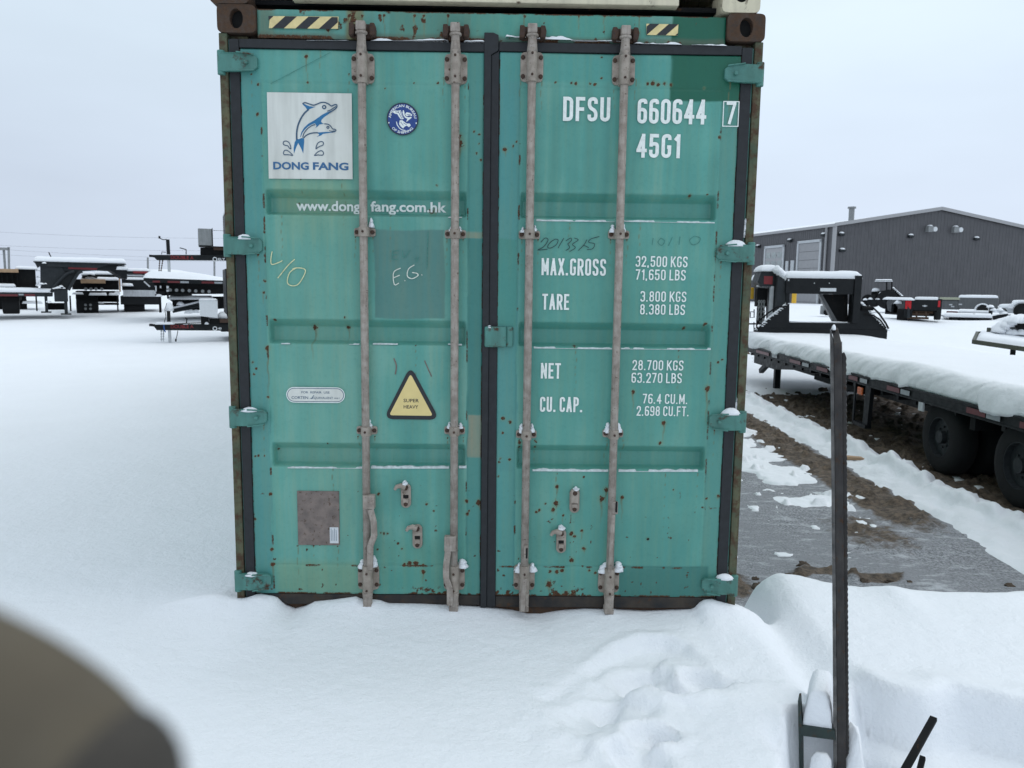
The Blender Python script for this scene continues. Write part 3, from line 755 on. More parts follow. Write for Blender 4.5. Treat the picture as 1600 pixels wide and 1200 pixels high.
# hinges: blade, knuckle on the post, pin head
for sx, rows in ((-1, [(370, 98), (372, 384), (385, 652), (395, 908)]), (1, [(1165, 116), (1150, 396), (1140, 659), (1128, 915)])):
    for px, py in rows:
        z = xz(px, py, -.01)[1]; xo, xi = sx * 1.212, sx * 1.045; mb = MB()
        mb.prism([(xo, -.024, z - .040), (sx * 1.14, -.030, z - .040), (sx * 1.06, -.014, z - .030), (xi, -.010, z - .018), (xi, -.010, z + .022), (sx * 1.06, -.014, z + .034), (sx * 1.14, -.030, z + .040), (xo, -.024, z + .040)], (0, .022, 0))
        mb.cyl((sx * 1.205, -.006, z - .052), (sx * 1.205, -.006, z + .052), .017, 14)
        mb.cyl((sx * 1.09, -.032, z), (sx * 1.09, -.018, z), .009, 10)
        mb.bar((sx * 1.13, -.036, z + .040), (sx * 1.055, -.018, z + .034), .012, .006); mb.bar((sx * 1.13, -.036, z - .040), (sx * 1.055, -.018, z - .032), .012, .006)
        mb.build('hinge', 'green_steel', left if sx < 0 else right, bevel=.004)

# lashing lug that overlaps the left door
x0, z1 = xz(757, 510, -.02); x1, z0 = xz(795, 543, -.02)
mb = MB(); mb.box(x0, x1 - .012, -.022, .006, z0, z1); mb.box(x1 - .014, x1 + .02, -.010, .006, z0, z1); mb.build('overlap_plate', 'green_steel', right, bevel=.008)

# lock rods
RODS = [(-.577, 2.633, 1.913, .991, .268), (-.162, 2.637, 1.910, .995, .270), (.178, 2.651, 1.912, .980, .272), (.590, 2.644, 1.918, .988, .262)]
YA, RR = -.032, .0185
for i, (x, zt, zg1, zg2, zb) in enumerate(RODS):
    rod = MB(); rod.cyl((x, YA, zb - .13), (x, YA, zt + .08), RR, 20)
    rod.cyl((x, YA, zt + .055), (x, YA, zt + .11), .024, 16, .019); rod.cyl((x, YA, zb - .06), (x, YA, zb - .11), .026, 16, .021)
    r = rod.build('lock_rod', 'galvanised', box, smooth=False)
    for p in r.data.polygons: p.use_smooth = len(p.vertices) == 4
    # top cam and its keeper on the header
    zc = max(xz((563, 711, 830, 980)[i], (55, 57, 52, 56)[i], -.03)[1], 2.785); sg = (-1, 1, -1, -1)[i]
    mb = MB(); mb.cyl((x, YA, zt + .09), (x, YA, zc + .035), .019, 14); mb.box(x - .022, x + .020, YA - .024, YA + .012, zc - .004, zc + .036)
    mb.cyl((x, YA, zc - .016), (x, YA, zc - .004), .027, 16); mb.box(x - .012, x + .012, YA + .01, .012, zc + .005, zc + .03)
    mb.build('cam', 'galvanised', r, bevel=.005)
    mb = MB()
    for q in (-1, 1):
        mb.prism([(x + q * .046 - .012, -.030, zc - .018), (x + q * .046 + .012, -.030, zc - .018), (x + q * .046 + .016, -.036, zc + .01), (x + q * .046 + .010, -.030, zc + .036), (x + q * .046 - .010, -.030, zc + .036)], (0, .045, 0))
    mb.box(x - .05, x + .05, .004, .014, zc - .022, zc + .04); mb.build('cam_keeper', 'bolt_rust', box, bevel=.005)
    # bottom cam
    mb = MB(); mb.cyl((x, YA, zb - .09), (x, YA, zb - .13), .023, 14); mb.box(x - .022, x + .022, YA - .02, .02, zb - .155, zb - .125); mb.build('cam', 'galvanised', r, bevel=.004)

    def plate(mb, z, w, hh, tallw, holes):
        mb.k = 0
        P = []
        for k in range(24):
            a = 2 * math.pi * (k + .5) / 24; P.append((x + w / 2 * math.copysign(abs(math.cos(a)) ** .35, math.cos(a)), YF - .012, z + hh / 2 * math.copysign(abs(math.sin(a)) ** .35, math.sin(a))))
        mb.prism(P, (0, .014, 0))
        prof = [(x + tallw * math.cos(a), YA + .006 - .030 * math.sin(a), z - hh * .55) for a in np.linspace(0, math.pi, 11)] + [(x - tallw, YF - .004, z - hh * .55), (x + tallw, YF - .004, z - hh * .55)]
        mb.prism(prof, (0, 0, hh * 1.1))
        for (dx, dz, onrod) in holes:
            yb = YA - .024 if onrod else YF - .012
            mb.cyl((x + dx, yb + .002, z + dz), (x + dx, yb - .008, z + dz), .0055 if onrod else .010, 10, None, 1)
    mb = MB(); plate(mb, zt, .103, .130, .023, [(-.040, .040, 0), (.040, .040, 0), (-.040, -.042, 0), (.040, -.042, 0), (0, .045, 1), (0, -.045, 1)])
    mb.build('rod_bracket', ['bracket_steel', 'bolt_rust'], r, bevel=.003)
    for z in (zg1, zg2):
        mb = MB(); plate(mb, z, .098, .040, .024, [(-.036, 0, 0), (.036, 0, 0), (0, 0, 1)]); mb.build('rod_guide', ['bracket_steel', 'bolt_rust'], r, bevel=.003)
    mb = MB(); plate(mb, zb, .103, .128, .024, [(-.040, .036, 0), (.040, .036, 0), (-.040, -.036, 0), (.040, -.036, 0), (0, .036, 1), (0, -.048, 1)])
    mb.build('rod_bracket', ['bracket_steel', 'bolt_rust'], r, bevel=.003)
    # handles: hub on the rod and a bent flat bar hanging beside it
    mb = MB()
    if i in (0, 1):
        hx, hz = xz((580, 700)[i], (785, 850)[i], -.06); sg = (1, -1)[i]
        mb.box(x - .012, hx + .016 * 1, YA - .036, YA + .004, hz - .032, hz + .034) if sg > 0 else mb.box(hx - .018, x + .012, YA - .036, YA + .004, hz - .036, hz + .036)
        mb.cyl((hx, YA - .042, hz), (hx, YA - .030, hz), .009, 10)
        pts = [(579, 797), (584, 815), (585, 838), (579, 852), (578, 890)] if i == 0 else [(700, 862), (697, 885), (697, 905), (703, 920), (703, 946)]
        for a, c in zip(pts[:-1], pts[1:]):
            xa, za = xz(*a, -.06); xc, zc2 = xz(*c, -.06); mb.bar((xa, YA - .030, za + .004), (xc, YA - .030, zc2), .030, .010, (0, 1, 0))
    elif i == 2:
        pts = [(821, 905), (818, 925), (816, 955)]
        for a, c in zip(pts[:-1], pts[1:]):
            xa, za = xz(*a, -.06); xc, zc2 = xz(*c, -.06); mb.bar((xa, YA - .034, za + .004), (xc, YA - .034, zc2), .022, .010, (0, 1, 0))
        mb.build('handle', 'galvanised', r, bevel=.004); mb = MB(); xa, za = xz(823, 864, -.06); mb.bar((xa - .004, YA - .022, za + .035), (xa - .004, YA - .022, za - .035), .02, .012, (0, 1, 0))
    else:
        xa, za = xz(961, 795, -.06); mb.box(xa - .012, xa + .016, YA - .020, YA + .004, za - .03, za + .03); mb.bar((x + .006, YA - .018, za - .03), (x - .004, YA - .022, zb + .06), .020, .012, (0, 1, 0))
    mb.build('handle' if i != 2 else 'handle_hub', 'galvanised', r, bevel=.004)
    if i >= 2:      # the slot left in the hub
        xa, za = xz((823, 963)[i - 2], (864, 792)[i - 2], -.055); mb = MB(); mb.box(xa - .0045, xa + .0045, YA - .0315, YA - .022, za - .026, za + .026); mb.build('hub_slot', 'black_hole', r, bevel=.003)

# handle catches
for (px, py, sg, dr) in ((634, 775, -1, left), (652, 839, -1, left), (898, 783, 0, right), (877, 846, -1, right)):
    x, z = xz(px, py, -.01); mb = MB(); P = []
    for k in range(28):
        a = 2 * math.pi * k / 28; c, s = math.cos(a), math.sin(a); P.append((x + .024 * c, YF - .002, z + (.036 if s > 0 else -.036) + .024 * s))
    mb.prism(P, (0, -.012, 0))
    mb.cyl((x, YF - .012, z + .040), (x, YF - .030, z + .040), .011, 12, None, 1); mb.cyl((x, YF - .012, z - .040), (x, YF - .026, z - .040), .010, 12, None, 1)
    mb.box(x - .013, x + .013, YF - .016, YF - .012, z - .012, z + .004, 2)
    mb.box(x - .013, x + .013, YF - .024, YF - .013, z - .034, z - .014, 0)
    if sg: mb.tube([(x, YF - .024, z + .044), (x + sg * .022, YF - .026, z + .052), (x + sg * .042, YF - .028, z + .048), (x + sg * .052, YF - .028, z + .032)], [.014, .013, .010, .007], 10, 0)
    else: mb.box(x - .018, x + .018, YF - .026, YF - .014, z - .01, z + .055, 0)
    mb.build('handle_catch', ['bracket_steel', 'bolt_rust', 'black_hole'], dr, bevel=.003)

# data plate with a small paper sticker
x0, z1 = xz(464, 767, .004); x1, z0 = xz(531, 852, .004)
mb = MB(); mb.box(x0, x1, .002, .010, z0, z1); dp = mb.build('data_plate', 'data_plate_metal', left, bevel=.002)
a, c = xz(515, 824, .0), xz(529, 849, .0)
mb = MB(); mb.flat([(a[0], c[1]), (c[0], c[1]), (c[0], a[1]), (a[0], a[1])], .0012, 0)
for k in range(4): mb.flat([(a[0] + .006 + k * .008, c[1] + .012), (a[0] + .008 + k * .008, c[1] + .012), (a[0] + .008 + k * .008, a[1] - .006 - .008 * (k % 2)), (a[0] + .006 + k * .008, a[1] - .006 - .008 * (k % 2))], .0008, 1)
mb.build('paper_sticker', ['plastic_white', 'line_navy'], left)

# --- markings
YM = YF - .0055
def mark(name, parent, mats, fn, label=None):
    mb = MB(); fn(mb); o = mb.build(name, mats, parent, label=label)
    return o


def band_text(mb, t, a, b_, h, sw=.14, y=YM, **k):     # a, b_: photo baseline ends; h: photo cap height
    p, q = xz(*a, y), xz(*b_, y); stencil(mb, t, p[0], q[0], (p[1] + q[1]) / 2, h / 340., y, sw, **k)


def f(mb):
    band_text(mb, '7', (1134, 195), (1149, 195), 34, .13)
    p, q = xz(1131, 158.5, YM), xz(1153, 197.5, YM); mb.stroke([(p[0], q[1]), (q[0], q[1]), (q[0], p[1]), (p[0], p[1])], .0042, YM, True)
mark('check_digit', right, 'letter_white', f)
mark('owner_code', right, 'letter_white', lambda mb: band_text(mb, 'DFSU', (879.5, 188), (953, 191), 36, .150, gap=.40))
mark('serial_number', right, 'letter_white', lambda mb: band_text(mb, '660644', (995.5, 193), (1102.5, 194.5), 37, .145, gap=.34))
mark('type_code', right, 'letter_white', lambda mb: band_text(mb, '45G1', (994, 246), (1062, 247.5), 36, .150, gap=.40))


for t, a, b_, h, sw in [('MAX.GROSS', (846, 430), (946.5, 431), 26.5, .13), ('TARE', (847, 484), (889, 484), 25, .135), ('NET', (845, 591.5), (876, 591.5), 25, .135), ('CU. CAP.', (843.5, 643.5), (910, 644), 24.5, .135),
                            ('32,500 KGS', (993, 417), (1074, 417.5), 16.8, .125), ('71,650 LBS', (993, 437.7), (1071, 438), 16.6, .125), ('3.800 KGS', (1000.5, 471.3), (1072, 471.8), 16.4, .125), ('8.380 LBS', (1000, 491.5), (1070, 492), 16.4, .125),
                            ('28.700 KGS', (988, 578.4), (1067.5, 578.8), 16.2, .125), ('63.270 LBS', (986.5, 598.2), (1065, 598.6), 16.2, .125), ('76.4 CU.M.', (1004, 631), (1074, 631), 16, .125), ('2.698 CU.FT.', (994.5, 650), (1076, 650), 16, .125)]:
    mark('weight_line', right, 'letter_white', lambda mb: band_text(mb, t, a, b_, h, sw, gap=.42))


y_ = YR - .003
for t, a, b_ in (('www.dong', (463, 328.5), (563, 330)), ('fang.com.hk', (579, 330), (697.5, 331.5))):
    p, q = xz(*a, y_), xz(*b_, y_); mark('web_address', left, 'letter_white', lambda mb: type_text(mb, t, p[0], q[0], (p[1] + q[1]) / 2, .0465, y_, weight=.026))


# company sign: white panel, two leaping dolphins, splashes, name
def lg(cx, cy, y): return xz(430 + cx / 12, 150 + cy / 12, y)


def f(mb):
    y0 = YM; y1 = YM - .0008; y2 = YM - .0014
    mb.flat([xz(417, 144, y0), xz(549.5, 146, y0), xz(551, 280, y0), xz(420, 279, y0)], y0, 0)
    F_ = lambda pts, k=5: mb.flat(spline([lg(*p, y1) for p in pts], True, k), y1, 1)
    L_ = lambda pts, w, cl=False: mb.stroke(spline([lg(*p, y2) for p in pts], cl, 5), w, y2, cl, 2)
    w = .0052
    L_([(510, 145), (560, 125), (640, 150), (720, 172), (790, 150), (860, 122), (930, 122), (1000, 150), (1055, 188), (1110, 165), (1150, 165), (1158, 200), (1130, 240), (1080, 275), (1000, 325)], w)       # head and back
    L_([(975, 285), (1040, 260), (1090, 228), (1140, 195)], w * .8)                                                                       # mouth
    mb.flat([lg(*p, y1) for p in [(510, 150), (545, 148), (590, 172), (640, 190), (700, 200), (760, 200), (700, 222), (640, 250), (600, 275), (594, 250), (560, 200), (525, 168)]], y1, 1)   # dorsal fin
    L_([(630, 250), (560, 310), (500, 390), (450, 490), (418, 590), (403, 700), (403, 820)], [.0085, .008, .0075, .007, .0068, .0065, .0062] if False else w * 1.35)
    mb.flat([lg(*p, y1) for p in [(1125, 240), (1060, 292), (990, 345), (920, 395), (870, 445), (860, 480), (885, 510), (920, 520), (870, 528), (830, 535), (800, 570), (752, 598), (775, 560), (760, 535), (745, 512), (690, 530), (620, 570), (560, 625), (510, 690), (478, 770), (468, 770), (490, 680), (545, 590), (620, 520), (720, 465), (800, 410), (880, 350), (960, 310), (1050, 275)]], y1, 1)    # belly and flipper
    L_([(515, 780), (540, 700), (600, 620), (680, 560), (750, 535)], w * .8)
    L_([(920, 522), (990, 530), (1040, 565), (1075, 615), (1120, 625), (1140, 645), (1115, 668), (1060, 680)], w * .8)
    L_([(1010, 650), (1060, 660), (1115, 650)], w * .6)
    L_([(535, 785), (580, 740), (650, 705), (740, 690), (800, 690)], w)
    mb.flat([lg(*p, y1) for p in [(740, 685), (860, 680), (960, 672), (1060, 678), (1080, 686), (960, 700), (895, 712), (860, 740), (770, 768), (815, 740), (825, 715), (790, 698)]], y1, 1)
    mb.flat([lg(*p, y1) for p in [(400, 800), (440, 810), (490, 790), (540, 790), (545, 850), (535, 950), (525, 1080), (490, 990), (432, 880), (390, 970), (352, 1080), (345, 980), (365, 870)]], y1, 1)   # tail
    for cx, cy, r, ww in ((918, 208, 30, .0055), (988, 588, 20, .004)):
        mb.stroke([lg(cx + r * math.cos(a), cy + r * math.sin(a), y2) for a in np.linspace(0, 2 * math.pi, 17)[:-1]], ww, y2, True, 2)
    for D in ([(150, 890), (160, 855), (205, 845), (255, 870), (285, 930), (293, 990), (265, 975), (235, 935), (190, 925), (160, 910)], [(155, 1060), (180, 1020), (225, 1020), (280, 1060), (328, 1112), (270, 1105), (215, 1100), (170, 1100)],
              [(905, 890), (890, 860), (850, 855), (805, 880), (775, 930), (765, 990), (800, 965), (850, 938), (890, 925)], [(905, 1065), (880, 1030), (840, 1030), (790, 1055), (738, 1115), (800, 1105), (850, 1110), (895, 1105)]):
        L_(D, w * .75, True)
    for t, a, b_ in (('DONG', (427, 264), (482.5, 265)), ('FANG', (489, 264.6), (544.5, 265.8))):
        p, q = xz(*a, y2), xz(*b_, y2); type_text(mb, t, p[0], q[0], (p[1] + q[1]) / 2, .0325, y2, 3, .034)
mark('company_sign', left, ['sign_white', 'logo_blue', 'line_navy', 'sign_blue'], f, 'white square sign with two blue leaping dolphins')


# round class emblem
def f(mb):
    c = xz(629, 186, YM); R = 24.3 / 340.; y1 = YM - .0008; y2 = YM - .0013
    C_ = lambda r: [(c[0] + r * math.cos(a), c[1] + r * math.sin(a)) for a in np.linspace(0, 2 * math.pi, 49)[:-1]]
    mb.flat(C_(R), YM, 0); mb.flat(C_(R * .92), YM - .0004, 1)
    hh = R * .155; rb = R * .735
    def up(a0): return lambda x, z: (c[0] + (rb + z) * math.sin(a0 + x / rb), c[1] + (rb + z) * math.cos(a0 + x / rb))
    type_text(mb, 'AMERICAN BUREAU', 0, rb * 3.02, 0, hh, y1, 2, .02, up(-1.51))
    r2 = R * .89
    type_text(mb, 'OF SHIPPING', 0, r2 * 1.75, 0, hh, y1, 2, .02, lambda x, z: (c[0] + (r2 - z) * math.sin(-.875 + x / r2), c[1] - (r2 - z) * math.cos(-.875 + x / r2)))
    q = lambda X, Y_: (c[0] + (X - 575) / 480 * R, c[1] - (Y_ - 610) / 480 * R)
    for s_ in (-1, 1): mb.flat([(c[0] + s_ * R * .86 + R * .04 * math.cos(a), c[1] - R * .24 + R * .05 * math.sin(a)) for a in np.linspace(0, 2 * math.pi, 9)[:-1]], y1, 2)
    W_ = lambda P: mb.flat([q(*p) for p in P], y1, 2)
    W_([(280, 400), (340, 365), (440, 370), (520, 350), (545, 420), (570, 500), (620, 600), (560, 620), (510, 610), (460, 540), (420, 470), (340, 455), (300, 430)])
    W_([(610, 350), (630, 400), (640, 480), (680, 540), (760, 555), (840, 540), (850, 570), (760, 640), (690, 700), (700, 650), (720, 600), (650, 570), (600, 500), (575, 420), (590, 350)])
    W_([(650, 470), (700, 410), (800, 430), (870, 480), (850, 520), (770, 500), (700, 530)])
    W_([(490, 650), (560, 640), (640, 700), (700, 740), (790, 740), (825, 790), (770, 850), (700, 800), (640, 830), (590, 890), (520, 830), (470, 760)])
    for P in ([(390, 690), (410, 780), (480, 880), (560, 930), (660, 945)], ): mb.stroke([q(*p) for p in P], R * .05, y1, False, 2)
    for P in ([(440, 380), (500, 500), (560, 600)], [(500, 370), (540, 480), (600, 590)], [(700, 470), (830, 490)], [(520, 700), (600, 800)], [(600, 720), (700, 780)], [(360, 400), (450, 420)]): mb.stroke([q(*p) for p in P], R * .028, y2, False, 1)
mark('class_emblem', left, ['emblem_navy', 'emblem_blue', 'letter_white'], f)


# warning triangle
def tri(pts, r):
    return rounded([(p[0], p[1], 1) for p in pts], r, True)


def f(mb):
    y1 = YM - .0006; y2 = YM - .0011
    mb.flat(tri([xz(641.5, 571, YM), xz(599, 655, YM), xz(687, 656, YM)], .045), YM, 0)
    mb.flat(tri([xz(641.5, 584, y1), xz(608, 648.8, y1), xz(676.5, 649.8, y1)], .014), y1, 1)
    for t, a, b_ in (('SUPER', (630.5, 628.3), (654.5, 628.6)), ('HEAVY', (630.7, 638.2), (653.5, 638.5))):
        p, q = xz(*a, y2), xz(*b_, y2); type_text(mb, t, p[0], q[0], p[1], .0165, y2, 0, .012)
mark('warning_sign', left, ['mark_black', 'label_cream'], f)


# oval repair label
def f(mb):
    a, c = xz(447, 604.5, YM), xz(539, 629.8, YM); H_ = a[1] - c[1]; cz = (a[1] + c[1]) / 2
    def oval(ins):
        r = H_ / 2 - ins; P = []
        for k in range(13): t = math.pi / 2 + math.pi * k / 12; P.append((a[0] + H_ / 2 + r * math.cos(t), cz + r * math.sin(t)))
        for k in range(13): t = -math.pi / 2 + math.pi * k / 12; P.append((c[0] - H_ / 2 + r * math.cos(t), cz + r * math.sin(t)))
        return P
    mb.flat(oval(0), YM, 0); mb.flat(oval(.0042), YM - .0005, 1); mb.flat(oval(.0072), YM - .0009, 2); y = YM - .0013
    for t, u, w_, h, z in (('FOR  REPAIR  USE', 471, 515, .0105, 614.5), ('CORTEN', 455.5, 481.5, .0135, 623.2), ('or', 484, 487.5, .007, 623.2), ('EQUIVALENT', 487.5, 520.5, .0105, 623.2), ('ONLY', 522, 531, .006, 623.2)):
        p, q = xz(u, z, y), xz(w_, z, y); type_text(mb, t, p[0], q[0], p[1], h, y, 1, .01)
    p, q = xz(486.5, 623.5, y), xz(490.5, 617.5, y); mb.stroke([p, q], .003, y, False, 1)
mark('material_label', left, ['letter_white', 'line_navy', 'sign_white'], f)


# hazard stripes on the header
def hazard(x0, x1, x2, x3, zt0, zt1, n, first):
    def f(mb):
        y = .006; y1 = .0052
        A, B, C, D = xz(x0, zt0, y), xz(x1, zt0 + 1, y), xz(x2, zt1 + 1, y), xz(x3, zt1, y)
        mb.flat([D, C, B, A], y, 0); zb, zt = D[1], A[1]; W_ = B[0] - A[0]; sl = (zt - zb) * 1.15; xl = D[0]; xr = C[0]
        step = (n[1]) / 340.
        for k in range(-3, 12):
            a = xl + first / 340. + k * step; P = [(a, zb), (a + step / 2, zb), (a + step / 2 + sl, zt), (a + sl, zt)]
            for lim, sgn in ((xl, 1), (xr, -1)):      # clip left and right
                Q = []
                for i in range(len(P)):
                    p, q = P[i - 1], P[i]; ip, iq = sgn * (p[0] - lim) >= 0, sgn * (q[0] - lim) >= 0
                    if ip != iq: t = (lim - p[0]) / (q[0] - p[0]); Q.append((lim, p[1] + t * (q[1] - p[1])))
                    if iq: Q.append(q)
                P = Q
                if len(P) < 3: break
            if len(P) >= 3: mb.flat(P, y1, 1)
    return f
mark('hazard_sticker', box, ['hazard_cream', 'mark_black'], hazard(422, 529, 528, 420, 25, 44, (0, 35.), 5))
mark('hazard_sticker', box, ['hazard_cream', 'mark_black'], hazard(1010, 1060, 1059, 1010, 37, 54.5, (0, 29.), -14))

# chalk and pen scribbles
def scrib(mb, sets, ox, oy, k, w, y=YM):
    for P in sets:
        Q = spline([xz(ox + p[0] * k, oy + p[1] * k, y) for p in P], False, 4)
        mb.stroke(Q, w, y)
k3 = 1 / 3.636
mark('chalk_mark', left, 'chalk', lambda mb: scrib(mb, [[(310, 410), (303, 450), (308, 484), (350, 472), (368, 462)], [(438, 455), (400, 490), (342, 562)], [(450, 503), (410, 530), (396, 585), (420, 605), (460, 595), (498, 530), (488, 508), (445, 504), (425, 512)]], 340, 280, k3, .0042))
mark('chalk_mark', left, 'chalk_white', lambda mb: scrib(mb, [[(1040, 505), (1000, 530), (1004, 598), (1030, 590)], [(1000, 560), (1035, 545)], [(1062, 575), (1066, 578)], [(1118, 487), (1085, 510), (1078, 550), (1105, 565), (1138, 548), (1132, 535), (1105, 530)], [(1158, 542), (1163, 546)]], 340, 280, k3, .0042))
mark('pen_mark', left, 'pen_faint', lambda mb: scrib(mb, [[(995, 410), (990, 455)], [(995, 410), (1030, 405)], [(992, 432), (1020, 428)], [(990, 456), (1025, 455)], [(1050, 405), (1058, 445), (1095, 400)], [(1118, 455), (1140, 445), (1128, 470)], [(1196, 300), (1192, 400), (1190, 500)]], 340, 280, k3, .0032))
mark('pen_mark', left, 'pen_faint', lambda mb: scrib(mb, [[(85 + 345 * 3.636 / 3.636, 0), (85, 180)]], 400, 82, .27, .0022))
k4 = 1 / 3.333
mark('pen_mark', right, 'pen_dark', lambda mb: scrib(mb, [[(350, 262), (372, 240), (388, 250), (365, 285), (335, 302), (385, 298)], [(425, 245), (400, 262), (385, 285), (400, 292), (430, 275), (440, 250), (425, 245)], [(470, 240), (455, 265), (440, 292)], [(480, 255), (505, 240), (510, 252), (490, 270)], [(490, 270), (500, 290), (480, 305)], [(525, 240), (545, 250), (515, 272), (530, 290), (500, 310)], [(590, 248), (575, 275), (545, 305)], [(655, 232), (610, 245), (600, 262), (630, 270), (620, 295), (590, 300)], [(570, 275), (600, 290)]], 740, 300, k4, .0034))
mark('pen_mark', right, 'pen_faint', lambda mb: scrib(mb, [[(935, 240), (930, 275)], [(975, 240), (960, 262), (980, 278), (995, 255), (975, 240)], [(1035, 235), (1015, 280)], [(1075, 232), (1070, 275)], [(1150, 230), (1125, 250), (1140, 275), (1170, 265), (1180, 240), (1150, 230)]], 740, 300, k4, .003))
mark('paint_scuff', left, 'data_plate_metal', lambda mb: scrib(mb, [[(826, 0), (838, 35), (833, 75)], ], 340, 560, 1 / 3., .006))
mark('paint_scuff', left, 'data_plate_metal', lambda mb: scrib(mb, [[(970, 10), (985, 45), (1003, 85)], ], 340, 560, 1 / 3., .005))
mark('scratch', right, 'black_hole', lambda mb: scrib(mb, [[(905, 745), (912, 738), (903, 742), (914, 744)]], 740, 620, k4, .004))

# snow caught on the container
sn = MB()
for pts in [((1040, 62.5), (1130, 60)), ]: pass
def ledge(a, b_, y, h, seed, d=.02):
    p, q = xz(*a, y), xz(*b_, y); n = 40; rs = np.random.RandomState(seed)
    xs = np.linspace(p[0], q[0], n); zb = np.linspace(p[1], q[1], n); hh = .62 * h * np.clip(1.9 * fbm(xs * 16, xs * 0, seed, 4) - .35, .06, 2) * np.minimum(1, np.minimum(np.arange(n), n - 1 - np.arange(n)) / 3 + .15)
    V = []; F = []
    for i in range(n):
        V += [(xs[i], y - d * .6, zb[i]), (xs[i], y - d * .5, zb[i] + hh[i] * .7), (xs[i], y, zb[i] + hh[i]), (xs[i], y + d, zb[i] + hh[i] * .9), (xs[i], y + d, zb[i] - .002)]
    for i in range(n - 1):
        for k in range(4): F.append((i * 5 + k, (i + 1) * 5 + k, (i + 1) * 5 + k + 1, i * 5 + k + 1))
    sn.add(V, F)
ledge((580, 65), (700, 64), .006, .022, 1); ledge((545, 64.5), (480, 64), .006, .008, 2); ledge((725, 66), (757, 66), .006, .014, 3)
ledge((790, 58), (822, 60), .004, .022, 4); ledge((838, 62), (972, 66), .006, .028, 5); ledge((990, 69), (1065, 71), .006, .020, 6); ledge((1080, 71), (1135, 73), .006, .020, 7)
LG = MB()
for a, b_, h, s_ in [((838, 345), (960, 346.5), .0055, 11), ((975, 346), (1116, 348.5), .0055, 12), ((834, 543.5), (956, 545), .006, 13), ((970, 544.8), (1110, 546), .006, 14), ((832, 735), (950, 736), .0085, 15), ((966, 736), (1090, 736), .0085, 16),
                     ((580, 731), (702, 731), .009, 18), ((717, 730.5), (729, 730.5), .012, 19), ((450, 730.5), (568, 731), .005, 20), ((583, 537.5), (622, 538), .004, 21), ((700, 538), (722, 539), .004, 22), ((546, 537.5), (562, 538), .004, 23), ((440, 537), (454, 537), .003, 24), ((700, 340), (722, 340), .004, 25)]:
    p, q = xz(*a, .012), xz(*b_, .012); n_ = int((q[0] - p[0]) / .006); xs = np.linspace(p[0], q[0], n_); zb = np.linspace(p[1], q[1], n_)
    hh = h * (.45 + 1.1 * fbm(xs * 40, xs * 0, s_, 3)) * (fbm(xs * 9, xs * 0 + 4, s_, 3) > .33); V = []; F = []
    for i in range(n_): V += [(xs[i], .004, zb[i] - .002), (xs[i], .006, zb[i] + hh[i]), (xs[i], .030, zb[i] + hh[i] * .8)]
    for i in range(n_ - 1):
        for k in range(2): F.append((i * 3 + k, (i + 1) * 3 + k, (i + 1) * 3 + k + 1, i * 3 + k + 1))
    LG.add(V, F)
o = LG.build('frost', 'snow_thin', box); o['kind'] = 'stuff'
rs = random.Random(3)
def pile(px, py, w, h, seed, y=-.012, dy=.022):
    p = xz(px, py, y); rs_ = random.Random(seed); w, h = w / 340., h / 340. * .72
    lump(sn, (p[0], y + .006, p[1] - .004), w * .5, dy, h * .62, seed, 12, 5)
    for q_ in range(7):
        t_ = q_ / 6; lump(sn, (p[0] + rs_.uniform(-.30, .30) * w * (1 - t_), y + .010 + rs_.uniform(-.008, .004), p[1] + h * t_ * .62), w * (.40 - .17 * t_) * rs_.uniform(.8, 1.2), dy * .8, h * .24, seed * 7 + q_, 9, 4)
for q in [(580, 354, 9, 22, 1), (705, 360, 8, 10, 2), (718, 360, 8, 10, 3), (817, 362, 8, 12, 4), (836, 360, 6, 14, 5), (957, 362, 10, 18, 6), (974, 361, 9, 18, 7), (577, 668, 9, 20, 8), (702, 668, 8, 14, 9), (719, 668, 9, 12, 10), (815, 675, 10, 22, 11), (831, 674, 10, 20, 12), (950, 675, 12, 24, 13), (966, 674, 12, 22, 14),
          (566, 886, 14, 20, 15), (584, 884, 14, 26, 16), (722, 886, 20, 20, 17), (812, 893, 18, 22, 18), (832, 892, 16, 20, 19), (946, 894, 22, 26, 20), (966, 892, 20, 24, 21), (632, 756, 10, 8, 22), (900, 765, 9, 8, 23), (877, 826, 12, 9, 24), (765, 511, 8, 5, 25)]:
    pile(*q)
for px, py, w, h, sd_ in [(382, 372, 24, 8, 31), (391, 641, 28, 7, 32), (393, 897, 22, 5, 33), (1150, 383, 32, 10, 34), (1142, 646, 32, 11, 36), (1132, 903, 30, 9, 38)]:
    p = xz(px, py, -.012); lump(sn, (p[0], -.010, p[1] - .006), w / 340. / 2, .024, h / 340., sd_, 14, 5)
rs = random.Random(8)
for pts in ([(1150, 382), (1156, 372), (1161, 362), (1164, 350), (1166, 340)], [(1145, 644), (1149, 634), (1153, 624), (1155, 614)], [(1138, 902), (1142, 892), (1144, 878), (1146, 864), (1147, 850), (1148, 838)]):     # drifted into the slot between seal and post
    for t in np.linspace(0, 1, 22):
        u = np.interp(t, np.linspace(0, 1, len(pts)), [q[0] for q in pts]); w = np.interp(t, np.linspace(0, 1, len(pts)), [q[1] for q in pts])
        p = xz(u + rs.uniform(-1.6, 1.6), w, .022); r = (.022 - .013 * t) * rs.uniform(.7, 1.25); lump(sn, (p[0], .022, p[1] - r), r, .018, r * 1.5, int(t * 99), 9, 3)
o = sn.build('snow', SNOW, box, smooth=True); o['kind'] = 'stuff'

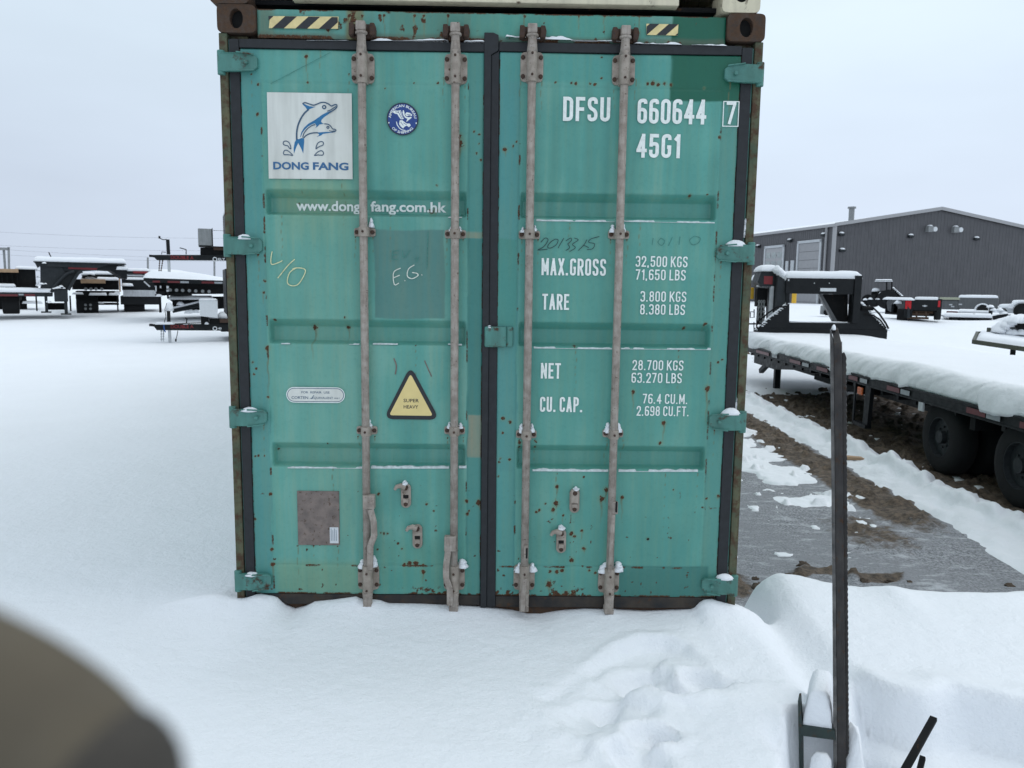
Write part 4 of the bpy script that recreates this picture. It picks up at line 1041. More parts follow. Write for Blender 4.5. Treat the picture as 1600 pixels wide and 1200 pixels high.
# ------------------------------------------------------------------ the cream container stacked on it
top = thing('shipping_container', 'cream container stacked on the green one, only its lower edge in view', 'shipping container', (-.028, 0, 2.898))
for sx in (-1, 1):
    a, c = sorted((sx * HALF, sx * (HALF - .170)))
    for z0, z1, yy in ((0, .118, -.006), (2.476, 2.591, -.006), (0, .118, LEN - .17), (2.476, 2.591, LEN - .17)):
        mb = MB(); casting(mb, a, c, z0, z1, yy, .178, .028, .026, hz=.01); mb.build('corner_casting', ['cream_paint' if sx > 0 else 'rusty_steel', 'black_hole'], top)
    for yy in (0, LEN - .12):
        mb = MB(); mb.box(*sorted((sx * (HALF - .003), sx * (HALF - .12))), yy, yy + .115, .118, 2.476); mb.build('corner_post', 'cream_paint', top, bevel=.004)
    mb = MB(); mb.box(*sorted((sx * (HALF - .010), sx * (HALF - .05))), .17, LEN - .17, .03, 2.57); mb.build('side_wall', 'cream_paint', top)
x0, z0 = xz(456, 10, .01); x1 = xz(1060, 17, .01)[0]
mb = MB(); mb.box(x0 + .028, x1 + .028, .0, .06, .026, .15); mb.box(-1.05, 1.05, .001, .06, .152, .20); mb.build('door_sill', 'cream_paint', top, bevel=.004)
mb = MB(); mb.box(-1.10, 1.10, .10, .14, .20, 2.56); mb.build('end_wall', 'cream_paint', top)
mb = MB(); mb.box(-1.09, 1.09, .09, LEN - .1, .03, .05); mb.build('floor_panel', 'black_dull', top)
mb = MB(); mb.box(-1.17, 1.17, .05, LEN - .05, 2.55, 2.58); mb.build('roof', 'cream_paint', top)
mb = MB(); mb.box(-1.10, 1.10, LEN - .06, LEN - .02, .05, 2.55); mb.build('end_wall', 'cream_paint', top)
mb = MB(); lump(mb, (-1.12, .03, .118), .06, .05, .02, 3); mb.build('snow', SNOW, top, smooth=True)

# ------------------------------------------------------------------ ground: snow field, ploughed drive, gravel
ROADZ = -.25
# snow line against the doors (photo) -> height along x
SL = [(340, 925), (368, 932), (382, 931), (402, 924), (430, 929), (444, 944), (458, 951), (474, 946), (490, 937), (520, 934), (555, 929), (566, 934), (590, 934), (605, 940), (660, 941), (715, 944), (757, 947), (800, 953), (824, 960), (845, 960), (880, 953), (915, 950), (945, 951), (955, 949), (968, 952), (1010, 955), (1060, 952), (1085, 950), (1098, 935), (1112, 932), (1130, 938), (1150, 944), (1170, 950)]
SLX = np.array([xz(px, py, -.02)[0] for px, py in SL]); SLZ = np.array([xz(px, py, -.02)[1] for px, py in SL]); SLZ = .112 + (SLZ - .118) * 1.45
FEET = []
for px, py, r, d in [(1015, 1050, .15, .055), (1055, 1068, .12, .085), (1090, 1050, .10, .05), (1130, 1056, .06, .035), (975, 1105, .13, .035), (1010, 1150, .09, .05), (1000, 1190, .12, .06), (1040, 1150, .06, .05), (925, 1120, .16, .022)]:
    q = onZ(px, py, .10); FEET.append((q[0], q[1], r, d))
ARC = [onZ(px, py, .10)[:2] for px, py in [(895, 1050), (930, 1022), (965, 1002), (1000, 992), (1040, 990), (1075, 1000), (1095, 1020)]]
LIPL = [onZ(px, py, .10)[:2] for px, py in [(925, 1165), (960, 1120), (985, 1085), (1010, 1070), (1040, 1078), (1075, 1082), (1130, 1076), (1160, 1066), (1200, 1062)]]


def polydist(x, y, P):      # signed distance-like value to a polyline (positive on its far side)
    best = np.full(x.shape, 9.); sg = np.zeros(x.shape); tt = np.zeros(x.shape)
    for k in range(len(P) - 1):
        a, b_ = np.array(P[k]), np.array(P[k + 1]); d = b_ - a; L2 = d @ d
        t = np.clip(((x - a[0]) * d[0] + (y - a[1]) * d[1]) / L2, 0, 1); dx = x - a[0] - t * d[0]; dy = y - a[1] - t * d[1]; q = np.hypot(dx, dy)
        m_ = q < best; best = np.where(m_, q, best); sg = np.where(m_, np.sign(d[0] * dy - d[1] * dx), sg); tt = np.where(m_, (k + t) / (len(P) - 1), tt)
    return best, sg, tt


def ground_far(x, y):
    """the yard rises gently away from the container"""
    left = .12 + .10 * sst(9, 18, y) + .40 * sst(16, 27, y) + .25 * sst(26, 60, y)
    right = -.21 + 1.06 * sst(13.5, 21, y)
    far = sst(1.2, 1.6, x)
    return left * (1 - far) + right * far


def snow_height(x, y):
    g = ground_far(x, y)
    big = (fbm(x / 3.1, y / 3.1, 1, 4) - .5) * .16 + (fbm(x / .8, y / .8, 2, 3) - .5) * .035
    fl = fbm(x * 3.5 + y * .6, y * 6, 3, 4) - .5
    rip = .010 * fl
    z = g + big * (.45 + .55 * sst(0, 6, np.abs(y))) + rip
    # foreground level
    z = z + (.095 - ground_far(x, y)) * (1 - sst(.6, 1.4, y)) * sst(1.2, 1.6, x)
    z = z - .05 * (1 - sst(-3.0, -1.0, y)) * sst(-.3, .8, x)
    # against the doors
    zl = np.interp(x, SLX, SLZ); w = np.exp(-np.clip(np.abs(y + .02), 0, 9) / .16) * sst(-1.7, -1.25, x) * (1 - sst(1.25, 1.42, x))
    z = z * (1 - w) + zl * w
    w2 = np.exp(-((y + .40) / .34) ** 2) * sst(-1.7, -1.2, x) * (1 - sst(1.1, 1.5, x)); z = np.minimum(z, z * (1 - w2) + (.075 + .01 * (fl)) * w2)
    # trampled hollow: a steep arc behind, a lip in front, crumbled snow between
    rough = np.zeros(x.shape); near = (np.abs(x - .85) < 1.3) & (y > -2.6) & (y < .4)
    xn, yn_ = x[near], y[near]
    if xn.size:
        zn = np.zeros(xn.shape); rn = np.zeros(xn.shape)
        for fx, fy, r, d in FEET:
            q = np.hypot(xn - fx, (yn_ - fy) * 1.15) / r + (fbm(xn * 8, yn_ * 8, 21, 4) - .5) * .6
            zn = zn - d * (1 - sst(.55, 1.0, q)) + .16 * d * np.exp(-((q - 1.15) / .2) ** 2); rn = np.maximum(rn, 1 - sst(.9, 2.3, q))
        dd, sg, t = polydist(xn, yn_, ARC); wv = (fbm(xn * 7, yn_ * 7, 24, 4) - .5) * .05; env = np.sin(np.pi * np.clip(t, .02, .98)) ** .5
        below = np.where(sg < 0, dd, -dd) + wv
        zn = zn - .045 * env * sst(-.01, .05, below) * (1 - sst(.16, .42, below)) + .014 * env * np.exp(-((below + .02) / .03) ** 2)
        dd, sg, t = polydist(xn, yn_, LIPL); env = np.sin(np.pi * np.clip(t, .02, .98)) ** .5
        above = np.where(sg > 0, dd, -dd) + wv * .8
        zn = zn - .040 * env * sst(.0, .035, above) * (1 - sst(.06, .20, above)) + .018 * env * np.exp(-((above + .03) / .06) ** 2)
        cr_ = np.clip(rn * .8 + .9 * (1 - sst(.1, .55, np.hypot((xn - .5) * .9, yn_ + .95))), 0, 1)
        cn = fbm(xn * 13, yn_ * 13, 5, 5)
        zn = zn + cr_ * ((cn - .5) * .026 + (np.abs(fbm(xn * 24, yn_ * 24, 6, 3) - .5)) * .020 - .004)
        z[near] = z[near] + zn
    # hollow beside the steel upright: a bank that faces us, a ledge, a nearer drift running off the post
    EDG = [(1.30, -.30), (1.44, -.40), (1.53, -.55), (1.60, -.69), (1.72, -.77), (1.80, -.74), (1.86, -.70), (1.95, -.74), (2.09, -.83), (2.6, -.90), (3.4, -.9)]
    ye = sum(np.interp(x + q_, [e_[0] for e_ in EDG], [e_[1] for e_ in EDG]) for q_ in (-.05, -.025, 0, .025, .05)) / 5 + .07 * (fbm(x * 4.5, y * 4.5, 8, 4) - .5)
    below = ye - y; on_ = sst(.0, .10, x - (1.335 + .49 * (y + .95))) * (1 - sst(3.0, 3.6, x))
    z = z + on_ * (.030 * np.exp(-((below + .06) / .10) ** 2) - .20 * sst(-.01, .085, below) - .02 * sst(.085, .3, below) - .09 * sst(.30, .38, below + .05 * np.sin(x * 5)))
    u_ = x - (1.178 + .415 * (y + .89)); v_ = x - (1.365 + .49 * (y + .95))
    pit = sst(-.045, .0, u_) * (1 - sst(.0, .05, v_)) * sst(.84, .88, -y) * (1 - sst(1.45, 1.7, -y)); z = z * (1 - pit) - .15 * pit
    rl = 1.395 + .30 * np.clip(-.95 - y, -.1, 2) + .9 * np.clip(-1.12 - y, 0, 2); rh = np.interp(-y, [.80, .90, .98, 1.10, 1.25, 1.6], [0, .22, .21, .145, .10, .07])
    z = z + rh * np.exp(-np.abs((x - rl) / (.050 + .12 * np.clip(-1. - y, 0, 1))) ** 2.4)
    z = z - .05 * np.exp(-(((x - 1.06) / .05) ** 2 + ((y + 1.05) / .09) ** 2))
    # right-hand bank that hides the near edge of the drive
    yb = .47 - .10 * sst(1.5, 2.8, x) + .07 * np.sin(x * 2.1) + .05 * (fbm(x * 3, x * 0, 9, 3) - .5)
    crest = .042 * np.exp(-((x - 1.62) / .20) ** 2) + .025 * np.exp(-((x - 2.15) / .10) ** 2)
    on = sst(1.28, 1.50, x)
    z = z + on * crest * np.exp(-((y - yb + .1) / .28) ** 2) + on * .015 * np.exp(-((y - yb + .06) / .1) ** 2)
    zfar = g + big * .8 + rip
    cut = on * sst(-.02, .10, y - yb)
    z = z * (1 - cut) + (ROADZ - .10) * cut
    # bare trampled corner beside the container
    c2 = sst(1.215, 1.30, x) * sst(-.02, .10, y - .06) * (1 - on); z = z * (1 - c2) + (ROADZ - .04) * c2
    # the drive: clear asphalt, thin torn patches of snow, dirt band, ploughed ridge, bare gravel under the trailer
    inr = sst(1.25, 1.45, x) * sst(.35, .62, y - yb + .35)
    xx = x - .030 * (y - 3)
    tear = fbm(xx * 1.9 + 3, y * 1.0, 12, 5)
    patch = np.exp(-((xx - 2.98) / .46) ** 4) * sst(2.5, 3.5, y) * (1 - sst(7.5, 9.5, y))
    patch = np.maximum(patch, sst(9.5, 12.5, y) * .9 * (1 - sst(3.2, 3.5, xx)))
    th = -.045 + .072 * patch * sst(.33, .50, fbm(xx * 1.6 + 7, y * 1.9, 33, 6)) + .05 * sst(.66, .72, fbm(xx * 6, y * 6, 34, 4)) * sst(.8, 2, y) + .012 * (fbm(xx * 16, y * 16, 35, 3) - .5)
    rc = 4.12 + .20 * (fbm(y * .6, y * 0 + 3, 15, 3) - .5)
    rw = .36 + .10 * (fbm(y * 1.3, y * 0 + 5, 16, 3) - .5)
    rp = np.clip(1 - np.abs((xx - rc) / rw), 0, 1)
    rdg = (rp ** .6) * (.17 + .20 * (fbm(y * 2.6, xx * 3.5, 17, 4) - .4)) + (fbm(xx * 9, y * 9, 18, 4) - .45) * .14 * sst(0, .35, rp)
    rdg = np.maximum(rdg * (.62 + .55 * sst(-.05, .05, xx - rc)), 0) + .05 * (np.abs(xx - rc + .3) < .0)
    rdg = rdg - .05 * np.exp(-((xx - rc - .02) / .05) ** 2) * sst(.3, .6, fbm(xx * 2, y * 1.1, 19, 3)) * rp
    th = np.maximum(th, np.where(rp > 0, rdg - .03, -.05))
    und = sst(10.2, 11.0, y + .5 * (tear - .5)) * sst(4.2, 4.8, xx); th = np.maximum(th, .15 * und - .07)
    rightside = sst(6.7, 7.3, x - .03 * y + .3 * (tear - .5)); th = np.maximum(th, .24 * rightside - .08)
    road = np.maximum(ROADZ, g - .04) + th
    back = sst(13.5, 15.5, y)
    road = road * (1 - back) + zfar * back
    sel = np.where((x > 1.21) & (y > yb + .02), 1., 0.)
    zz = np.where(sel > 0, np.where(back > 0, road, np.minimum(np.maximum(road, ROADZ - .06), 9)), z)
    soft = sst(.0, .16, y - yb) * on
    zz = np.where((sel > 0), z * (1 - soft) + road * soft, z)
    zz = np.where((sel > 0) & (on < .98) & (x > 1.22), np.minimum(z, ROADZ + .05 * (tear - .45) + .02), zz)
    # nothing rises through the container
    ins = (np.abs(x) < 1.19) & (y > .03) & (y < LEN - .03); zz = np.where(ins, np.minimum(zz, .09), zz)
    return zz


def lines(segs):
    out = []
    for a, c, st in segs: out += list(np.arange(a, c - 1e-9, st))
    return out


gx = lines([(-2.4, 3.2, .02), (3.2, 5.4, .03), (5.4, 8.4, .06)]); s_ = .06; q = 8.4
while q < 240: gx.append(q); s_ *= 1.14; q += s_
lo = []; s_ = .02; q = -2.4
while q > -240: s_ *= 1.10; q -= s_; lo.append(q)
gx = np.array(lo[::-1] + gx)
gy = lines([(-3.4, 1.2, .02), (1.2, 5, .035), (5, 11, .05), (11, 16, .08)]); s_ = .08; q = 16
while q < 420: gy.append(q); s_ *= 1.12; q += s_
lo = []; s_ = .02; q = -3.4
while q > -60: s_ *= 1.2; q -= s_; lo.append(q)
gy = np.array(lo[::-1] + gy)
GX, GY = np.meshgrid(gx, gy); GZ = snow_height(GX, GY)
o = grid_mesh('snow_ground', GX, GY, GZ, SNOW); o['kind'] = 'structure'

# the drive: frosty asphalt, brown dirt band, gravel under the trailer -- one sheet with its own small relief
m, n, l, b = newmat('drive')
at = n.new('ShaderNodeAttribute'); at.attribute_name = 'dirt'; v = texcoord(n, l)
sp = noise(n, l, v, 55, 5, .8)
asp = mixc(n, l, rng(n, l, sp, .40, .60), (.105, .11, .12), (.42, .43, .455))
asp = mixc(n, l, rng(n, l, noise(n, l, v, 1.7, 5, .6), .40, .68), asp, (.25, .258, .275))
asp = mixc(n, l, rng(n, l, noise(n, l, texcoord(n, l, (.6, 1.6, 1)), 7, 7, .75), .53, .66, 0, .8), asp, (.55, .57, .60))
dr = mixc(n, l, rng(n, l, noise(n, l, v, 16, 6, .7), .35, .66), (.030, .022, .015), (.17, .125, .088))
dr = mixc(n, l, rng(n, l, noise(n, l, v, 60, 4, .7), .66, .72), dr, (.35, .34, .33))
f = rng(n, l, math2(n, l, 'ADD', at.outputs['Fac'], math2(n, l, 'MULTIPLY', noise(n, l, v, 7, 6, .7), .8)), .78, .98)
l.new(mixc(n, l, f, asp, dr), b.inputs['Base Color']); b.inputs['Roughness'].default_value = .8
bump(n, l, b, math2(n, l, 'ADD', noise(n, l, v, 60, 4, .7), math2(n, l, 'MULTIPLY', noise(n, l, v, 9, 4), 2.)), .9, .02)
rx = np.arange(1.18, 8.6, .035); ry = np.arange(.05, 16.2, .035); RX, RY = np.meshgrid(rx, ry); xx = RX - .030 * (RY - 3)
band = np.exp(-((xx - 3.55 - .12 * (fbm(RY * .7, RY * 0, 41, 3) - .5)) / .30) ** 4) * sst(1.6, 3.2, RY)
grav = sst(4.05, 4.4, xx); dirt = np.maximum(band * .85, grav * 1.1)
dirt = np.maximum(dirt, .62 * np.exp(-((xx - 3.05) / .45) ** 2 - ((RY - 2.35) / .7) ** 2))
dirt = np.maximum(dirt, 1.1 * np.exp(-((RY - 1.42 - .06 * np.sin(RX * 9)) / .09) ** 2) * np.exp(-((RX - 2.42) / .42) ** 4)); dirt = np.maximum(dirt, .95 * np.exp(-((RX - 1.52) / .24) ** 2) * np.exp(-((RY - 1.25) / .28) ** 2))
dirt = np.maximum(dirt, .6 * sst(9, 11, RY) * np.exp(-((xx - 2.2) / .6) ** 2))
dirt = np.maximum(dirt, .75 * np.exp(-((xx - 2.2) / .35) ** 2) * sst(5.5, 7, RY) * (1 - sst(8.5, 9.5, RY)))
RZ = ROADZ + .012 * (fbm(RX, RY, 42, 3) - .5) + np.clip(dirt, 0, 1) * ((fbm(RX * 6, RY * 6, 43, 4) - .45) * .10 + .05 * sst(.6, .75, fbm(RX * 11, RY * 11, 44, 3))) + .5 * band * .04 + 1.0 * np.maximum(0, ground_far(RX, RY) - .05 - ROADZ) * sst(13, 15, RY)
o = grid_mesh('driveway', RX, RY, RZ, 'drive', None, {'dirt': dirt}); o['kind'] = 'structure'
gz = -1.2
mb = MB(); mb.add([(-600, -300, gz), (600, -300, gz), (600, 900, gz), (-600, 900, gz)], [(0, 1, 2, 3)]); o = mb.build('earth', 'rock'); o['kind'] = 'structure'

# clods on the drive
for k, (px, py, r) in enumerate([(1255, 884, .046), (1258, 897, .030), (1233, 898, .024), (1187, 919, .05), (1179, 905, .03), (1576, 915, .03), (1390, 907, .026), (1350, 908, .034), (1420, 909, .022), (1286, 611, .10)]):
    q = onZ(px, py, ROADZ + (.05 if k == 9 else 0)); mb = MB(); rs = random.Random(k)
    lump(mb, (0, 0, -.012), r * 1.2, r * .9, r * 1.1, k + 50, 9, 4)
    mb.v = [(x + rs.uniform(-.28, .28) * r, y + rs.uniform(-.28, .28) * r, z * .75 + rs.uniform(-.15, .15) * r) for x, y, z in mb.v]
    o = mb.build('dirt_clod', 'rock'); o.location = (q[0], q[1], q[2])
    lab = ['brown dirt clod on the asphalt beside the steel upright, upper of three', 'brown dirt clod just below the largest clod on the asphalt', 'small brown dirt clod on the asphalt, nearest the container of the three', 'dark dirt lump at the foot of the green container corner', 'small dark lump beside the container, above the corner lump', 'dark dirt lump on the asphalt at the right edge of the photo',
           'brown dirt lump above the snow bank right of the upright, middle one', 'brown dirt lump above the snow bank next to the upright', 'brown dirt lump above the snow bank, farthest right of the row', 'dark rock under the front of the big flatbed trailer'][k]
    tag(o, lab, 'rock' if k == 9 else 'dirt clod', 'dirt clods on the drive' if k < 9 else None)
# board poking out of the ridge
q = onZ(1345, 716, ROADZ + .07); mb = MB(); mb.box(-.22, .12, -.05, .05, -.015, .015); o = mb.build('wooden_board', 'timber'); o.location = (q[0] - .05, q[1], q[2]); o.rotation_euler = (0, .06, -.15)
tag(o, 'short brown board poking from the ploughed snow ridge', 'board')

# gloved fingers of the photographer, very near the lens, far out of focus
def near(px_, py_, d): r = ray(px_, py_); return CAM + r * d
gl = []
D_ = .088
pts = [(-560, 880), (-240, 1015), (-90, 1085), (55, 1160), (140, 1235)]
axis = [near(*p, D_ + .012 + (.02 if i < 2 else 0) * (2 - i)) for i, p in enumerate(pts)]
glove = thing('glove', 'olive brown glove fingers blurred close to the lens, lower left', 'glove', tuple(axis[2]))
loc = np.array(axis[2])
def finger(mb, P, R, seed):
    Q = [Vector(np.array(p) - loc) for p in spline(P, False, 6)]; n_ = len(Q)
    r = [np.interp(i / (n_ - 1), np.linspace(0, 1, len(R)), R) for i in range(n_)]
    d = (Q[-1] - Q[-2]).normalized()
    for k in range(1, 7):
        t = k / 6; Q.append(Q[n_ - 1] + d * R[-1] * math.sin(t * math.pi / 2)); r.append(max(.0004, R[-1] * math.cos(t * math.pi / 2)))
    mb.tube(Q, r, 20)
mb = MB(); finger(mb, axis, [.013, .0125, .0118, .0112, .0105], 1)
mb.build('glove_finger', 'brown_fabric', glove, smooth=True)
mb = MB(); finger(mb, [near(*p, D_ + .0115) for p in [(85, 1192), (120, 1215), (150, 1236)]], [.0088, .0105, .0110], 3); mb.build('glove_fingertip', 'dark_fabric', glove, smooth=True)
pts = [(-560, 1180), (-250, 1220), (-60, 1275), (60, 1330), (140, 1400)]
mb = MB(); finger(mb, [near(*p, D_ + .012) for p in pts], [.013, .0125, .0118, .0112, .0102], 2)
mb.build('glove_finger', 'dark_fabric', glove, smooth=True)

# ------------------------------------------------------------------ the big gooseneck flatbed on the right
TA = math.radians(-2.6)
fb = thing('flatbed_trailer', 'long black gooseneck flatbed trailer under deep snow, parked beside the driveway', 'trailer', (4.72, 5.0, ROADZ), TA)


def tl(p):      # world -> trailer-local
    d = np.array(p) - np.array((4.72, 5.0, ROADZ)); c, s = math.cos(-TA), math.sin(-TA)
    return np.array([d[0] * c - d[1] * s, d[0] * s + d[1] * c, d[2]])


DK0, DK1 = .735, .855          # side rail, bottom and top
A0, A1, WD = -4.2, 7.25, 2.50
mb = MB(); mb.box(-.0, .075, A0, A1, DK0, DK1); mb.box(WD - .075, WD, A0, A1, DK0, DK1); mb.box(.075, WD - .075, A1 - .10, A1, DK0, DK1); mb.box(.075, WD - .075, A0, A1 - .10, DK1 - .05, DK1 - .01)
mb.box(-.012, .0, A0, A1, DK1 - .022, DK1 + .004); mb.box(-.012, .0, A0, A1, DK0 - .004, DK0 + .016)
mb.build('deck', 'black_paint', fb, bevel=.006)
mb = MB()
for xq in (.62, 1.78): mb.box(xq, xq + .10, A0, A1 - .2, .47, DK1 - .055)
k = A0
while k < A1 - .3: mb.box(.08, WD - .08, k, k + .06, .66, .73); k += .42
mb.build('chassis_beam', 'black_paint', fb)
# diagonal front fairing under the deck
mb = MB()
for xq in (.10, WD - .16): mb = MB(); mb.prism([(xq, 3.4, .70), (xq, 6.6, .70), (xq, 6.6, .52), (xq, 5.3, .52)], (.06, 0, 0)); mb.build('side_brace', 'black_paint', fb)
# reflective tape: alternating red and white along the rail
for u, w, r in [(1180, 1200, 0), (1205, 1213, 1), (1233, 1250, 0), (1253, 1263, 1), (1276, 1293, 0), (1327, 1341, 0), (1345, 1356, 1), (1388, 1408, 0), (1410, 1424, 1), (1516, 1546, 0), (1548, 1570, 1), (1602, 1640, 0)]:
    pts = []
    for uu in (u, w):
        r_ = ray(uu, 600); # where this photo column meets the rail's plane
        o_ = tl(CAM); dd = tl(CAM + r_) - o_; t_ = (0 - o_[0]) / dd[0]; pts.append((o_ + dd * t_)[1])
    mb = MB(); mb.box(-.016, -.0125, min(pts), max(pts), DK0 + .03, DK1 - .035); mb.build('reflector_tape', 'tape_white' if r else 'tape_red', fb, label='white reflective tape on the deck rail' if r else 'red reflective tape on the deck rail')
# wheels: two dual axles near the tail of the view
for yw in (-.58, -1.93, ):
    for s_, xw in ((0, (.06, .36)), (1, (WD - .30, WD - .60))):
        for q in xw:
            w = MB(); R = .395; w_ = .115
            prof = [(.215, -w_), (.30, -w_ - .004), (.365, -w_ + .012), (R, -w_ + .04), (R, w_ - .04), (.365, w_ - .012), (.30, w_ + .004), (.215, w_)]
            n_ = 40; V = []; F = []
            for kk in range(n_):
                a = 2 * math.pi * kk / n_
                for r, dx in prof: V.append((q + .115 + dx, yw + r * math.cos(a), .40 + r * math.sin(a)))
            P_ = len(prof)
            for kk in range(n_):
                for jj in range(P_ - 1): F.append((kk * P_ + jj, kk * P_ + jj + 1, ((kk + 1) % n_) * P_ + jj + 1, ((kk + 1) % n_) * P_ + jj))
            w.add(V, F); wo_ = w.build('wheel', 'tyre_rubber', fb, smooth=True)
            if q == xw[0]:
                mb = MB(); o1 = q + .115; sg = -1 if s_ == 0 else 1; fx = o1 + sg * .10
                mb.cyl((o1 + sg * .06, yw, .40), (o1 - sg * .02, yw, .40), .212, 28); mb.cyl((o1 + sg * .112, yw, .40), (o1 + sg * .04, yw, .40), .07, 16)
                for kk in range(8): a = 2 * math.pi * kk / 8; mb.cyl((o1 + sg * .075, yw + .11 * math.cos(a), .40 + .11 * math.sin(a)), (o1 + sg * .05, yw + .11 * math.cos(a), .40 + .11 * math.sin(a)), .012, 8)
                n2 = 28; V = []; F = []
                for kk in range(n2):
                    a = 2 * math.pi * kk / n2
                    for r, dx in ((.218, .112), (.206, .114), (.198, .06)): V.append((o1 + sg * dx, yw + r * math.cos(a), .40 + r * math.sin(a)))
                for kk in range(n2):
                    for jj in range(2): F.append((kk * 3 + jj, kk * 3 + jj + 1, ((kk + 1) % n2) * 3 + jj + 1, ((kk + 1) % n2) * 3 + jj))
                mb.add(V, F); mb.build('rim', 'charcoal', wo_)
    mb = MB(); mb.cyl((.1, yw, .40), (WD - .1, yw, .40), .06, 12); mb.box(.66, .72, yw - .4, yw + .4, .42, .50); mb.box(1.78, 1.84, yw - .4, yw + .4, .42, .50); mb.build('axle', 'black_dull', fb)
mb = MB(); mb.box(.02, .60, -1.30, -1.21, .60, .72); mb.build('mud_flap', 'black_dull', fb); mb = MB(); mb.box(-.02, .0, -.36, -.26, .64, .735); mb.build('side_clip', 'light_grey', fb)
# landing legs, step, marker light, toolbox under the deck
for xq in (.35, WD - .45):
    mb = MB(); mb.box(xq, xq + .11, 6.0, 6.11, .02, .75); mb.box(xq - .05, xq + .16, 5.95, 6.16, .0, .03); mb.build('landing_leg', 'black_paint', fb, bevel=.005)
    mb = MB(); mb.bar((xq + .05, 6.2, .70), (xq + .05, 7.1, .30), .09, .09); mb.build('leg_brace', 'black_paint', fb)
mb = MB()
mb.box(-.02, .0, 1.42, 1.46, .20, .74); mb.prism([(-.0, 1.00, .74), (-.0, 1.16, .74), (-.0, 1.18, .22), (-.0, 1.04, .22)], (.05, 0, 0)); mb.box(-.02, .06, 1.05, 1.46, .19, .235)
mb.build('side_step', 'black_paint', fb)
mb = MB(); mb.box(-.022, .0, 1.21, 1.36, .60, .70); mb.build('marker_light', 'amber_lens', fb, bevel=.01)
mb = MB(); mb.box(.25, .40, 2.7, 2.85, .12, .62); mb.build('support_leg', 'black_paint', fb)
mb = MB(); mb.box(.2, WD - .2, 2.2, 2.3, .52, .66); mb.box(.15, 1.0, 1.6, 3.4, .56, .64); mb.build('cross_beam', 'black_dull', fb)
# snow on the deck: thick, with a sagging scalloped lip over the near rail
nu, nv = 420, 40
u = np.linspace(A0, A1 + .55, nu); pr = np.linspace(0, 1, nv)
Ug, Pg = np.meshgrid(u, pr)
sc = sst(.30, .80, vnoise(u * 3.3 + 1.2 * fbm(u * .7, u * 0, 5, 2), u * 0 + 3, 76)) * (.45 + .8 * fbm(u * .9, u * 0 + 2, 77, 3)); big_ = fbm(u * .8, u * 0, 78, 3); near_ = 1 - sst(2.0, 6.5, u)
th = .225 + .05 * (big_ - .5) + .02 * near_
ang = np.clip(Pg / .55, 0, 1) * (math.pi / 2)
lip = -.060 * sc + .025 * fbm(u * 3, u * 0, 81, 3)
Xs = np.where(Pg < .55, .20 - (.185 + .050 * sc + .075 * (fbm(Ug * 2.9 + Pg * 2.2, Pg * 1.6, 83, 3) - .5) + .05 * np.abs(fbm(Ug * 6.0 + Pg * 5.0, Pg * 2.0, 84, 2) - .5) + .02 * (fbm(Ug * 4, Pg * 3, 82, 3) - .5)) * np.cos(ang), .20 + (WD - .20 + .06) * ((Pg - .55) / .45) ** 1.2)
tilt = .14 * sc * np.sin(ang * 2)
Zs = DK1 + .006 + np.where(Pg < .55, lip * np.cos(ang) ** 2 + (th + .035 * sc * np.sin(ang * 2)) * np.sin(ang) ** .8, th) + .012 * (fbm(Ug * 3, Xs * 3, 79, 3) - .5) + .05 * (fbm(Ug * .6, Xs * .8, 80, 2) - .5)
Yg_ = Ug + tilt * (Pg < .55)
end = np.clip((A1 + .55 - Ug) / .25, 0, 1); Zs = DK1 - .01 + (Zs - DK1 + .01) * np.sqrt(1 - (1 - end) ** 2)
fe = np.clip((WD + .05 - Xs) / .2, 0, 1); Zs = np.where(Pg > .55, DK1 - .02 + (Zs - DK1 + .02) * np.sqrt(np.clip(1 - (1 - fe) ** 2, 0, 1)), Zs)
Xs = np.concatenate([np.full((1, nu), .03), Xs], 0); Zs = np.concatenate([np.full((1, nu), DK1 - .005), Zs], 0); Yg_ = np.concatenate([Yg_[:1], Yg_], 0)
grid_mesh('snow', Xs, Yg_, Zs, SNOW, fb, flip=True)

# the gooseneck: headboard frame across the deck, arms forward to the coupler
YN = 12.05


def LN(px_, py_, y=YN): return tl(onY(px_, py_, y))


n0 = LN(1280, 505); yn = n0[1]


def NP(px_, py_, y=YN): q = LN(px_, py_, y); return (q[0], yn, q[2])


zb = NP(1280, 516)[2]; hb = MB()
hb.prism([NP(1183, 515), NP(1386, 517), NP(1344, 474), NP(1344, 434), NP(1330, 434), NP(1331, 505), NP(1234, 504), NP(1235, 434), NP(1229, 432), NP(1229, 476)], (0, .10, 0))
x0, z1 = NP(1229, 433)[0], NP(1229, 433)[2]; x1, z0 = NP(1332, 460)[0], NP(1332, 460)[2]
hb.box(x0, x1, yn - .02, yn + .16, z0, z1)
x2, z2 = NP(1345, 431)[0], NP(1345, 431)[2]
hb.box(x1, x2, yn - .05, yn + .2, NP(1340, 505)[2], z2)
hb.box(NP(1185, 515)[0], NP(1384, 515)[0], yn - .02, yn + .3, DK1 + .0, zb + .02)
hb.build('headboard', 'black_paint', fb, bevel=.006)
# plate light and studs
a, c = NP(1281, 450), NP(1305, 455.5); mb = MB(); mb.box(a[0], c[0], yn - .035, yn - .02, c[2], a[2]); mb.build('plate_light', 'plastic_white', fb, bevel=.003)
mb = MB()
for s_ in (1272, 1295): a = NP(s_, 442.5); mb.cyl((a[0], yn - .03, a[2]), (a[0], yn - .02, a[2]), .010, 8)
mb.build('stud', 'plastic_white', fb)
